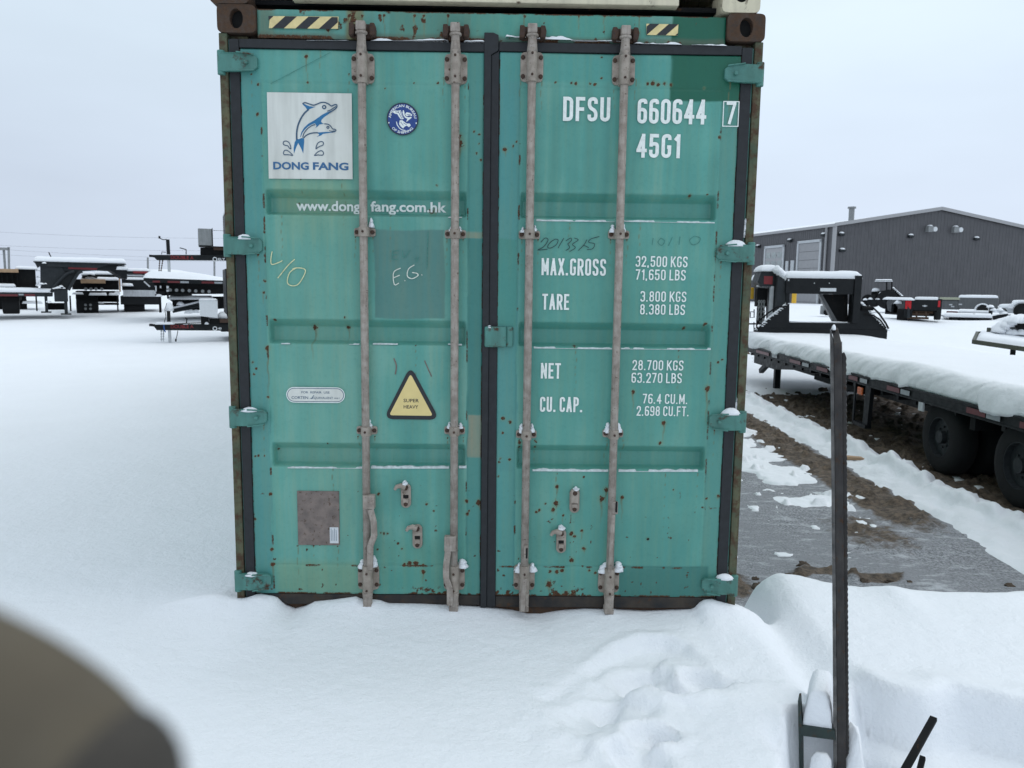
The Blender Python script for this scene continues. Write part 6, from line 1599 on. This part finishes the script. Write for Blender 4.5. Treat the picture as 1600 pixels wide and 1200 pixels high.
mb = MB(); M.rect(mb, 1542, 512, 1547, 520, .0, .1); M.rect(mb, 1556, 511, 1563, 520, .0, .14); M.rect(mb, 1545, 513, 1557, 515, .02, .08); mb.build('bracket', 'olive_steel', M.t)
mb = MB(); rs = random.Random(5)
for k in range(16):
    u = 1562 + k * 5.4; w = 497 + 14 * max(0, 1 - k / 4.) ** 1.3; p = M.q(u, w, .3)
    for dy in (.05, .45, .85): lump(mb, (p[0], dy, p[1] - .10), .16, .28, .17 + rs.uniform(-.02, .02), k + int(dy * 10), 12, 4)
for u, w in ((1564, 517), (1570, 510), (1577, 518), (1568, 522), (1584, 519), (1596, 519), (1608, 520)): p = M.q(u, w, -.05); lump(mb, (p[0], -.04, p[1] - .06), .10, .10, .12, u, 12, 4)
mb.build('snow', SNOW, M.t, smooth=True)

# things seen through the neck of the big trailer
F = Far('steel_bucket', 'grey steel bucket lying in the snow, seen through the trailer neck', 'bucket', 1290, 494, 23)
mb = MB(); F.poly(mb, [(1281, 491), (1282, 478), (1292, 476), (1296, 480), (1290, 492)], 0, .6); mb.build('shell', 'grey_steel', F.t, bevel=.02)
mb = MB(); c = F.q(1292, 488, -.04); mb.cyl((c[0], -.06, c[1]), (c[0], .2, c[1]), .11, 16); mb.build('roller', 'black_dull', F.t)
mb = MB(); p = F.q(1297, 484); lump(mb, (p[0], .2, p[1] - .12), .12, .2, .14, 2); mb.build('snow', SNOW, F.t, smooth=True)
for u, w, dd, lab in ((1240.5, 462, 40, 'yellow bollard seen through the trailer neck, in front of the building'),):
    F = Far('bollard', lab, 'bollard', u, 471, dd); p = F.q(u, 459); mb = MB(); mb.cyl((0, 0, -.1), (0, 0, 1.05), .13, 14); mb.cyl((0, 0, 1.05), (0, 0, 1.13), .13, 14, .05); mb.build('post', 'yellow_paint', F.t)

# ------------------------------------------------------------------ the rows of trailers on the left
# step-neck flatbed
F = Far('gooseneck_trailer', 'dark gooseneck trailer with a high snowy neck and red lettering plate, far left', 'trailer', 95, 490, 22.5)
k = lambda u, w: (u / 7.5, 360 + w / 7.5)
mb = MB(); F.rect(mb, -60, 455, 82, 463.5, 0, 2.4); mb.build('deck', 'charcoal', F.t, bevel=.01)
for u0, u1 in ((-30, -4), (-2, 28), (38, 55)): mb = MB(); F.rect(mb, u0, 459.5, u1, 463, -.012, -.001); mb.build('reflector_tape', 'tape_red', F.t)
mb = MB(); F.rect(mb, 29, 459, 37, 461.5, -.014, -.001); mb.build('reflector_tape', 'tape_white', F.t)
mb = MB(); F.poly(mb, [k(*p) for p in [(395, 350), (1480, 395), (1480, 405), (1300, 400), (390, 368)]], .0, 2.2); F.poly(mb, [k(*p) for p in [(395, 355), (1300, 395), (1150, 440), (470, 420), (440, 440)]], .05, .15); mb.build('upper_deck', 'charcoal', F.t)
mb = MB(); F.poly(mb, [k(*p) for p in [(470, 400), (720, 400), (760, 470), (840, 480), (700, 590), (640, 690), (475, 690)]], .12, .3); F.poly(mb, [k(*p) for p in [(700, 395), (1140, 420), (1130, 470), (760, 490)]], .12, .3); mb.build('side_plate', 'charcoal', F.t)
mb = MB(); F.poly(mb, [k(*p) for p in [(800, 395), (1090, 400), (1150, 432), (1130, 462), (800, 452)]], .095, .11); mb.build('decal', 'logo_red', F.t)
mb = MB(); F.poly(mb, [k(*p) for p in [(1130, 400), (1380, 405), (1490, 470), (1490, 570), (1440, 560), (1380, 520), (1300, 470), (1130, 460)]], .1, 2.1); mb.build('rear_plate', 'black_paint', F.t)
rib1 = spline([k(*p) for p in [(600, 725), (650, 640), (720, 565), (790, 505), (870, 480)]], False, 6); rib2 = spline([k(*p) for p in [(800, 700), (845, 620), (885, 550), (920, 500), (965, 478)]], False, 6)
mb = MB(); F.line(mb, rib1, .045, -.03, None, 8); F.line(mb, rib2, .05, -.03, None, 8); mb.build('neck_rib', 'charcoal', F.t, smooth=True)
mb = MB(); F.poly(mb, rib1 + rib2[::-1], .02, .5); mb.build('neck_panel', 'black_paint', F.t)
mb = MB(); F.rect(mb, 630 / 7.5, 452, 800 / 7.5, 471.5, -.05, .5); mb.build('neck_box', 'charcoal', F.t, bevel=.02)
for u0, u1, w0, w1 in ((69, 75.5, 459, 488), (100, 106.5, 471, 491)):
    mb = MB(); F.rect(mb, u0, w0, u1, w1, .0, .16); F.rect(mb, u0 - 5, w1 - 1, u1 + 5, w1 + .8, -.1, .3); mb.build('landing_leg', 'charcoal', F.t)
for u0 in (55, 108): mb = MB(); F.rect(mb, u0, 462, u0 + 4, 486, 1.9, 2.0); mb.build('rear_leg', 'black_dull', F.t)
dual(F, [10, 16, 22], 474, .36, .26, .3, F.t)
mb = MB(); F.rect(mb, -40, 464, 30, 470, .2, 2.2); F.rect(mb, 74, 474, 105, 484, 1.2, 2.0); mb.build('chassis', 'black_dull', F.t)
mb = MB(); F.snow(mb, -60, 83, 449.5, 455.5, 0, 2.4, 1); F.snow(mb, 53, 196, 402.8, 407.5, 0, 2.2, 2); F.snow(mb, 182, 200, 414, 421, .02, 1.0, 3)
for u, w, s_ in ((69, 410.5, .05), (65, 443, .06), (71, 443, .04), (95, 447, .06), (91, 449, .07), (87, 450, .05), (76, 471, .06), (61, 446, .05), (100, 450, .04), (84, 450.5, .04)): p = F.q(u, w, -.04); lump(mb, (p[0], -.03, p[1] - s_ * .5), s_ * 1.3, .12, s_, u)
mb.build('snow', SNOW, F.t, smooth=True)

# stack behind the far-left trailer
F = Far('stacked_trailer', 'black trailer stack topped with tan timbers at the far left edge', 'trailer', 25, 487, 27)
mb = MB(); F.rect(mb, -40, 419, 57, 450, .3, 2.6); F.rect(mb, -40, 446, 60, 452, .1, 2.6); mb.build('deck', 'black_dull', F.t)
mb = MB(); [F.rect(mb, u, 427, u + 2.4, 448, .2, .3) for u in range(-38, 34, 8)]; mb.build('stake', 'black_paint', F.t)
mb = MB(); F.rect(mb, -40, 419, 29, 426, -.02, .25); mb.build('timber', 'timber', F.t, bevel=.01)
mb = MB(); F.rect(mb, -40, 447, 23, 449.5, -.1, .3); mb.build('fender', 'black_paint', F.t)
dual(F, [-10, 0, 36], 476, .38, .26, 1., F.t)
mb = MB(); F.snow(mb, 24, 58, 415, 420, .2, 2.6, 1); F.snow(mb, -40, 24, 442, 447.5, -.1, .4, 2); F.snow(mb, 55, 66, 419, 422.5, .3, 1.2, 3); F.snow(mb, 58, 66, 430, 433, .3, .8, 4); F.line(mb, [(57, 447), (60, 440), (63, 435)], .05, .1); F.snow(mb, 35, 66, 470, 474, .5, 2, 5); mb.build('snow', SNOW, F.t, smooth=True)

# middle stack seen end on
F = Far('stacked_trailer', 'black trailer stack seen end on, tan timber and four tyres, right of the gooseneck', 'trailer', 150, 486, 25.5)
mb = MB(); F.rect(mb, 112, 436, 186, 453, .3, 3.4); F.rect(mb, 118, 455, 184, 462, .1, 3.4); mb.build('deck', 'black_dull', F.t)
mb = MB(); F.rect(mb, 126, 436, 165, 443, -.05, .2); mb.build('timber', 'timber', F.t, bevel=.01); mb = MB(); F.rect(mb, 185.5, 434, 189, 456, .0, .15); mb.build('upright_timber', 'timber', F.t)
for i_, u in enumerate((134, 142, 150, 159)): mb = MB(); c = F.q(u, 451.5, .2); mb.cyl((c[0], .12, c[1]), (c[0], .30, c[1]), .06, 10); mb.build('hub', 'grey_steel', F.t)
dual(F, [125, 133, 141, 148], 477, .36, .24, .2, F.t)
for u in (133.5, 141.5):
    mb = MB()
    for w in (476.5, 482.5): c = F.q(u, w, .15); mb.cyl((c[0], .17, c[1]), (c[0], .3, c[1]), .05, 8)
    mb.build('lug', 'grey_steel', F.t)
mb = MB(); F.rect(mb, 118, 461, 150, 468, .3, 2); F.rect(mb, 150, 473, 186, 476.5, .5, .8); F.rect(mb, 182, 460, 185.5, 486, .2, .35); F.rect(mb, 150, 460, 186, 472, 1.5, 3); mb.build('chassis', 'black_dull', F.t)
mb = MB(); F.snow(mb, 127, 148, 424, 429.5, .2, 1.8, 1); F.snow(mb, 146, 184, 424, 429, .6, 3, 2); F.snow(mb, 126, 184, 432, 437, .2, 2.6, 3); F.snow(mb, 113, 130, 456, 459.5, .0, .4, 4); F.snow(mb, 139, 167, 456.5, 461, .0, .3, 5); F.snow(mb, 170, 186, 457, 461, .0, .4, 6); F.snow(mb, 152, 162, 472, 474, .4, .8, 7)
p = F.q(183, 458, .2); lump(mb, (p[0], .15, p[1] - .05), .12, .15, .14, 4); mb.build('snow', SNOW, F.t, smooth=True)
mb = MB(); F.rect(mb, 128, 428.5, 184, 433, .4, 3); F.line(mb, [(128, 434), (140, 430), (152, 434)], .04, .15); mb.build('upper_frame', 'black_dull', F.t)

# trailer with a snow-dusted tailgate
F = Far('stacked_trailer', 'dark trailer with a frosted grey tailgate panel and a red band on top', 'trailer', 218, 487, 26.5)
mb = MB(); F.rect(mb, 190, 436, 246, 454, .2, 3.5); F.rect(mb, 188, 463, 252, 476, .1, 3.5); mb.build('deck', 'black_paint', F.t)
mb = MB(); F.rect(mb, 192, 453, 244, 463.5, -.02, .1); mb.build('tailgate', 'light_grey', F.t)
mb = MB(); F.rect(mb, 197, 422.5, 233, 428.5, .3, 2.5); mb.build('upper_deck', 'black_paint', F.t); mb = MB(); F.rect(mb, 208, 423.5, 231, 427.5, .285, .299); mb.build('decal', 'logo_red', F.t)
mb = MB(); F.rect(mb, 198, 428, 240, 437, .5, 2.5); mb.build('load', 'grey_body', F.t)
dual(F, [199, 206, 214, 221], 481, .34, .22, .2, F.t); mb = MB(); F.rect(mb, 249, 463, 252.5, 488, .2, .35); F.rect(mb, 195, 473, 226, 478, .3, 2.5); mb.build('support_leg', 'black_dull', F.t)
mb = MB(); F.snow(mb, 198, 234, 418.5, 423, .3, 2.5, 1); F.snow(mb, 232, 246, 420, 425.5, .3, 2.5, 2); F.snow(mb, 197, 225, 427.5, 431, .4, 2.4, 3); F.snow(mb, 197, 241, 433, 436.5, .15, 3, 4); F.snow(mb, 190, 208, 442, 446.5, -.25, .2, 5); mb.build('snow', SNOW, F.t, smooth=True)

# flatbed with reflective tape
F = Far('flatbed_trailer', 'black flatbed trailer heaped with snow, taped rail, just left of the green container', 'trailer', 300, 488, 22.0)
m6 = lambda u, w: (200 + u / 6, 340 + w / 6)
mb = MB(); F.poly(mb, [m6(*p) for p in [(145, 562), (1300, 600), (1300, 640), (160, 605), (145, 585)]], 0, 2.4); mb.build('deck', 'black_paint', F.t)
mb = MB(); F.poly(mb, [m6(*p) for p in [(240, 606), (1300, 640), (1300, 712), (420, 720), (250, 700)]], .3, 2.2); F.rect(mb, 242, 455, 258, 462, .1, .3); F.rect(mb, 258, 458, 300, 462, .25, .5); mb.build('chassis', 'black_dull', F.t)
for nm, mt, rs_ in (('reflector_tape', 'tape_red', ((230, 300), (370, 485), (690, 808))), ('reflector_tape', 'tape_white', ((490, 570), (810, 886)))):
    for u0, u1 in rs_: mb = MB(); t0_, t1_ = 590 + (u0 - 200) * .018, 590 + (u1 - 200) * .018; F.poly(mb, [m6(u0, t0_), m6(u1, t1_), m6(u1, t1_ + 18), m6(u0, t0_ + 18)], -.012, -.001); mb.build(nm, mt, F.t)
for u in (395, 455, 512, 575, 635, 700, 760): mb = MB(); c = F.q(*m6(u, 678 + (u - 395) * .04), .2); mb.cyl((c[0], .18, c[1]), (c[0], .32, c[1]), .055, 10); mb.build('hub', 'grey_steel', F.t)
mb = MB(); F.line(mb, [m6(150, 598), m6(205, 648)], .025, -.02); mb.build('tie_bar', 'light_grey', F.t)
mb = MB(); F.rect(mb, *m6(360, 640), *m6(383, 665), .0, .1); F.rect(mb, *m6(360, 675), *m6(383, 695), .0, .1); F.line(mb, [m6(250, 645), m6(262, 640), m6(262, 690), m6(250, 700), m6(262, 715)], .025, .05); F.rect(mb, *m6(298, 640), *m6(312, 662), .0, .1); mb.build('light_bracket', 'light_grey', F.t)
mb = MB(); F.rect(mb, *m6(362, 662), *m6(384, 760), .1, .2); F.rect(mb, *m6(285, 720), *m6(315, 890), .2, .4); mb.build('jack', 'black_dull', F.t)
mb = MB(); F.poly(mb, [m6(*p) for p in [(380, 762), (700, 745), (1300, 740), (1300, 830), (420, 880), (415, 790)]], .9, 2.2); mb.build('lower_deck', 'black_dull', F.t)
mb = MB(); F.line(mb, [m6(420, 862), m6(680, 800)], .05, .8); F.line(mb, [m6(420, 885), m6(680, 830)], .04, .78); mb.build('ramp', 'charcoal', F.t)
mb = MB(); F.poly(mb, [m6(*p) for p in [(500, 868), (680, 826), (680, 838), (520, 875)]], .76, .79); mb.build('decal', 'tape_red', F.t)
mb = MB(); a = F.q(*m6(145, 562)); c = F.q(*m6(1300, 602)); N1, N2 = 60, 16; U_, W_ = np.meshgrid(np.linspace(0, 1, N1), np.linspace(0, 1, N2))
ed_ = np.clip(np.minimum(np.minimum(U_ * 7, (1 - U_) * 20), np.minimum(W_ * 5, (1 - W_) * 5)), 0, 1); hh_ = np.interp(U_, [0, .15, .3, .45, .65, 1], [.26, .30, .29, .22, .10, .08])
grid_mesh('snow', a[0] - .02 + (c[0] - a[0]) * U_, -.03 + 2.45 * W_, a[1] + (c[1] - a[1]) * U_ - .01 + hh_ * np.sqrt(1 - (1 - ed_) ** 2) * (.9 + .2 * fbm(U_ * 8, W_ * 3, 5, 2)), SNOW, F.t)
F.snow(mb, *(m6(380, 0)[0], m6(800, 0)[0]), m6(0, 728)[1], m6(0, 766)[1], .85, 2.2, 2); F.line(mb, [m6(420, 850), m6(680, 788)], .05, .80); F.snow(mb, m6(265, 0)[0], m6(315, 0)[0], m6(0, 712)[1], m6(0, 738)[1], .05, .3, 3)
for u, w in ((590, 880), (640, 880), (560, 885), (490, 805)): p = F.q(*m6(u, w), .7); lump(mb, (p[0], .7, p[1] - .05), .12, .12, .12, u)
mb.build('snow', SNOW, F.t, smooth=True)


# two dump trailers one on top of the other, tongues towards us
def dump(label, ox, oy, upper):
    Y0 = 15.6; G = (lambda u, w: (200 + (u) / 6, 340 + (w) / 6))
    T = Far('dump_trailer', label, 'trailer', 300, 531, Y0, 'dump trailers stacked beside the container') if not upper else Far('dump_trailer', label, 'trailer', 300, 410, Y0, 'dump trailers stacked beside the container')
    b = (345, 400) if upper else (995, 1058)
    mb = MB(); T.poly(mb, [G(*p) for p in [(250, b[0] + 4), (1100, b[0] + 4), (1100, b[1] + 4), (270, b[1] - 2), (245, b[0] + 28), (205, b[0] + 22), (205, b[0] + 6)]], 0, .14); T.rect(mb, *G(197, b[0] + 2), *G(232, b[0] + 24), -.02, .16); mb.build('tongue', 'black_paint', T.t, bevel=.008)
    p, q = T.q(*G(402, b[0] + 42), -.002), T.q(*G(615, b[0] + 42), -.002); mb = MB(); type_text(mb, 'DOUBLE A', p[0], q[0], p[1], .085, -.004, None, .02); mb.build('lettering', 'logo_red', T.t)
    c = T.q(*G(815, b[0] + 45), -.003); mb = MB(); mb.stroke([(c[0] + .045 * math.cos(a), c[1] + .045 * math.sin(a)) for a in np.linspace(0, 2 * math.pi, 13)[:-1]], .022, -.003, True); p, q = T.q(*G(845, b[0] + 54), -.003), T.q(*G(910, b[0] + 54), -.003); type_text(mb, 'ELT' if upper else '40', p[0], q[0] if upper else (p[0] + q[0]) / 2, p[1], .055, -.004, None, .03); mb.build('lettering', 'plastic_white', T.t)
    if upper:
        mb = MB(); a, c = T.q(*G(372, 205), .05), T.q(*G(380, 345), .05); mb.cyl((a[0], .05, a[1]), (c[0], .05, c[1]), .042, 16); T.line(mb, [G(362, 205), G(330, 208), G(300, 195), G(295, 185)], .012, .05); e_ = T.q(*G(295, 185), .05); mb.cyl((e_[0], .05, e_[1] - .03), (e_[0], .05, e_[1] + .03), .025, 10); jk = mb.build('jack', 'black_paint', T.t)
        a, c = T.q(*G(382, 400), .05), T.q(*G(386, 508), .05); mb = MB(); mb.cyl((a[0], .05, a[1]), (c[0], .05, c[1]), .034, 14); mb.build('jack_leg', 'light_grey', jk)
        mb = MB()
        for (u0, w0, u1, w1) in ((297, 400, 290, 500), (325, 400, 308, 500)): p, q = T.q(*G(u0, w0)), T.q(*G(u1, w1)); chain(mb, (p[0], .07, p[1]), (q[0], .07, q[1]), 9, .008)
        mb.build('chain', 'rusty_steel', T.t)
        mb = MB(); T.line(mb, [G(545, 345), G(545, 300), G(485, 283)], .014, .07); T.line(mb, [G(315, 345), G(318, 322), G(355, 325)], .010, .07); mb.build('latch_handle', 'black_dull', T.t)
        mb = MB(); T.rect(mb, *G(655, 100), *G(790, 263), -.15, .5); mb.build('tool_box', 'grey_steel', T.t, bevel=.01)
        mb = MB(); T.rect(mb, *G(787, 98), *G(799, 265), -.17, .52); T.rect(mb, *G(797, 120), *G(1100, 130), .0, .05); T.rect(mb, *G(665, 264), *G(1000, 276), -.16, .5); T.poly(mb, [G(678, 280), G(1000, 275), G(1000, 348), G(678, 348)], .02, .14); mb.build('frame', 'black_dull', T.t)
        mb = MB(); T.rect(mb, *G(802, 277), *G(1000, 308), -.10, .02); mb.build('step_board', 'bolt_rust', T.t)
        mb = MB(); T.rect(mb, 352, 330, 500, 398, .5, 2.3); mb.build('box_body', 'black_paint', T.t); mb = MB(); T.rect(mb, 340, 397, 500, 406, .1, 2.3); mb.build('chassis', 'black_paint', T.t)
        for u in (392, 432): T.wheel(u, 406, .36, .0, .24)
        mb = MB(); T.snow(mb, 352, 500, 325, 330, .5, 2.3, 2); mb.build('snow', SNOW, T.t, smooth=True)
    else:
        mb = MB(); a, c = T.q(*G(378, 850), .05), T.q(*G(383, 975), .05); mb.cyl((a[0], .05, a[1]), (c[0], .05, c[1]), .042, 16); jk = mb.build('jack', 'black_paint', T.t)
        a, c = T.q(*G(388, 1058), .05), T.q(*G(394, 1165), .05); mb = MB(); mb.cyl((a[0], .05, a[1]), (c[0], .05, c[1] - .05), .036, 14); mb.build('jack_leg', 'light_grey', jk)
        mb = MB(); p, q = T.q(*G(312, 1060)), T.q(*G(312, 1158)); chain(mb, (p[0], .03, p[1]), (q[0], .03, q[1]), 8, .010); p, q = T.q(*G(334, 1058)), T.q(*G(330, 1160)); chain(mb, (p[0], .06, p[1]), (q[0], .06, q[1]), 8, .010); mb.build('chain', 'light_grey', T.t)
        mb = MB(); T.line(mb, [G(467, 1060), G(460, 1105), G(450, 1140)], .010, .05); T.line(mb, [G(450, 1138), G(447, 1162)], .022, .05); T.line(mb, [G(365, 800), G(345, 860), G(355, 930), G(335, 1000)], .008, -.02); mb.build('cable', 'black_dull', T.t)
        mb = MB(); T.line(mb, [G(340, 985), G(336, 1020), G(342, 1055), G(352, 1075)], .014, -.02); mb.build('strap', 'blue_strap', T.t)
        mb = MB(); T.line(mb, [G(548, 990), G(552, 950), G(535, 940)], .016, .07); T.line(mb, [G(440, 996), G(700, 985)], .012, .0); mb.build('latch_handle', 'black_dull', T.t)
        mb = MB(); T.poly(mb, [G(666, 765), G(840, 778), G(842, 942), G(680, 925)], -.2, .5); mb.build('tool_box', 'plastic_white', T.t, bevel=.012)
        mb = MB(); T.rect(mb, *G(683, 925), *G(760, 1000), -.05, .1); T.rect(mb, *G(760, 948), *G(1000, 1000), .0, .14); mb.build('frame', 'black_dull', T.t)
        mb = MB(); T.rect(mb, *G(860, 950), *G(1000, 985), -.06, .0); mb.build('step_board', 'bolt_rust', T.t)
        mb = MB(); T.rect(mb, 352, 420, 500, 500, .5, 2.3); mb.build('box_body', 'black_paint', T.t); mb = MB(); T.rect(mb, 345, 498, 500, 517, .1, 2.3); mb.build('chassis', 'black_paint', T.t)
        mb = MB(); T.rect(mb, 380, 405, 386, 421, .6, 2.2); T.rect(mb, 460, 405, 466, 421, .6, 2.2); mb.build('stacking_post', 'black_paint', T.t)
        for u in (392, 432): T.wheel(u, 514, .36, .0, .24)
        mb = MB(); T.snow(mb, *(G(255, 0)[0], G(430, 0)[0]), G(0, 972)[1], G(0, 999)[1], -.05, .2, 1); T.snow(mb, G(355, 0)[0], G(420, 0)[0], G(0, 782)[1], G(0, 870)[1], .0, .5, 2); T.snow(mb, G(520, 0)[0], G(560, 0)[0], G(0, 986)[1], G(0, 998)[1], .0, .14, 3); T.snow(mb, G(668, 0)[0], G(838, 0)[0], G(0, 755)[1], G(0, 770)[1], -.2, .5, 4); T.snow(mb, G(845, 0)[0], G(930, 0)[0], G(0, 880)[1], G(0, 945)[1], .1, .6, 5)
        p = T.q(*G(738, 1000), -.05); lump(mb, (p[0], -.04, p[1]), .05, .08, .06, 3); mb.build('snow', SNOW, T.t, smooth=True)


dump('lower black dump trailer with white toolbox, red lettered tongue above the snow', 0, 0, False)
dump('upper black dump trailer with grey toolbox, red lettered tongue against the sky', 0, 0, True)

# gantry, poles, wires far off
F = Far('road_gantry', 'grey steel gantry post and arm far off at the left edge', 'gantry', 14, 430, 60)
mb = MB(); F.poly(mb, [(11.5, 386), (15.5, 386), (17, 470), (13, 470)], 0, .5); mb.build('post', 'grey_steel', F.t); mb = MB(); F.poly(mb, [(-120, 383.5), (15, 387), (15, 391), (-120, 387.5)], .0, .5); F.rect(mb, 8, 390, 9.4, 470, .2, .3); mb.build('arm', 'grey_steel', F.t)
for (u, w0, lab) in ((231, 403, 'thin grey pole far off between the stacked trailers'), (335, 406, 'thin grey pole far off beside the container, under the upper tongue')):
    F = Far('utility_pole', lab, 'pole', u, 470, 70, 'thin poles on the horizon'); mb = MB(); a, c = F.q(u, w0), F.q(u, 470); mb.cyl((c[0], 0, c[1] - .5), (a[0], 0, a[1]), .09, 8); mb.cyl((a[0], 0, a[1]), (a[0], 0, a[1] + .05), .07, 8); mb.build('pole_shaft', 'grey_steel', F.t)
F = Far('antenna', 'thin slanted antenna above the high trailer neck, far left', 'antenna', 80, 406, 40); mb = MB(); F.line(mb, [(80, 402), (76, 394), (77.5, 398)], .03); mb.build('rod', 'black_dull', F.t)
plain('wire_grey', (.22, .23, .26), .6, .05)
for i_, (a, c, lab) in enumerate((((-60, 359, ), (420, 372), 'topmost faint power line across the left sky'), ((-60, 385), (420, 405), 'middle power line across the left sky'), ((-60, 380), (420, 391), 'faint power line just above the middle one'), ((-60, 394), (420, 408), 'lowest power line, touching the trailer tops'))):
    p, q = onY(*a, 90), onY(*c, 90); mb = MB(); pts = [tuple(np.array(p) + (np.array(q) - p) * t - np.array((0, 0, 1.2 * 4 * t * (1 - t) * .3))) for t in np.linspace(-.6, 1.6, 12)]; mb.tube(pts, .011, 5); o = mb.build('power_line', 'wire_grey'); tag(o, lab, 'power line', 'power lines on the left')

# ------------------------------------------------------------------ foreground: steel upright in its socket, leaning rod
F = Far('steel_upright', 'tall rusty steel upright with toothed edge standing in the snow', 'steel post', 1313, 1190, -.95)
mb = MB(); F.poly(mb, [(1296.6, 514), (1303.2, 538), (1306, 860), (1311, 1400), (1303.5, 1400), (1300, 860)], 0, .05); mb.build('bar_web', 'bar_polished', F.t, bevel=.0015)
mb = MB(); F.poly(mb, [(1303.2, 537), (1315, 535), (1318, 860), (1324.5, 1400), (1311, 1400), (1306, 860)], -.006, .05); t = [F.q(1303.2, 537), F.q(1315, 535), F.q(1309, 512, .05), F.q(1300, 512, .05)]
mb.hexa([(t[0][0], -.006, t[0][1] - .002), (t[1][0], -.006, t[1][1] - .002), (t[1][0] - .004, .05, t[1][1]), (t[0][0], .05, t[0][1]), (t[0][0], -.006, t[0][1]), (t[1][0], -.006, t[1][1]), (t[2][0], .046, t[2][1]), (t[3][0], .046, t[3][1])])
mb.build('bar_flange', 'bar_steel', F.t, bevel=.002)
mb = MB(); z1 = F.q(1318, 556)[1]; z0 = F.q(1318, 1300)[1]; n_ = 170; P = []
xr = lambda z: np.interp(z, [z0, z1], [F.q(1326.6, 1300)[0], F.q(1321.5, 556)[0]]); xl = lambda z: np.interp(z, [z0, z1], [F.q(1322, 1300)[0], F.q(1314.5, 556)[0]])
for k in range(n_): z = z0 + (z1 - z0) * k / n_; P.append((xr(z) + (.0022 if k % 2 else 0), .012, z))
P += [(xr(z1) - .002, .012, z1 + .004), (xr(z1) - .007, .012, z1 + .012), (xl(z1), .012, z1 + .006), (xl(z0), .012, z0)]
mb.prism(P, (0, .012, 0)); mb.build('rack_strip', 'bar_steel', F.t)
p = F.q(1303, 513, .04); mb = MB(); lump(mb, (p[0], .035, p[1] - .006), .008, .014, .020, 4); mb.build('snow', SNOW, F.t, smooth=True)
# green socket frame filled with snow
mb = MB(); F.poly(mb, [(1246.5, 1095), (1250, 1094), (1253.5, 1140), (1256, 1260), (1250, 1260), (1247.5, 1140)], -.01, .05); F.poly(mb, [(1250, 1134), (1304, 1142), (1306, 1157), (1253, 1150)], -.012, .04); a, c = F.q(1250, 1260), F.q(1326, 1290); mb.box(a[0], c[0], -.02, .06, c[1], a[1]); mb.build('socket_frame', 'stand_green', F.t, bevel=.002)
mb = MB(); a, c = F.q(1254, 1139), F.q(1303, 1076)
snow_slab(mb, a[0] - .002, c[0] + .004, .0, .22, a[1] - .002, (c[1] - a[1]) * .95, 5, .008, .0, None, .035)
a, c = F.q(1257, 1260), F.q(1308, 1153); snow_slab(mb, a[0], c[0], -.075, -.014, a[1] - .1, c[1] - a[1] + .088, 6, .010, .0, None, .022); mb.build('snow', SNOW, F.t, smooth=True)
p1, p2 = onY(1459, 1122, -.98), onY(1421, 1190, -1.13); mb = MB(); mb.bar(p1, Vector(p2) + (Vector(p2) - Vector(p1)) * .9, .024, .016); rod = mb.build('steel_rod', 'black_dull', bevel=.002)
tag(rod, 'black steel rod leaning out of the snow right of the upright', 'rod')
p1 = onY(1442, 1183, -1.12); mb = MB(); mb.bar(p1, Vector(p1) + Vector((-.05, -.06, -.05)), .018, .02); o = mb.build('steel_stub', 'black_dull', bevel=.002); tag(o, 'short dark stub in the snow beside the leaning rod', 'rod')
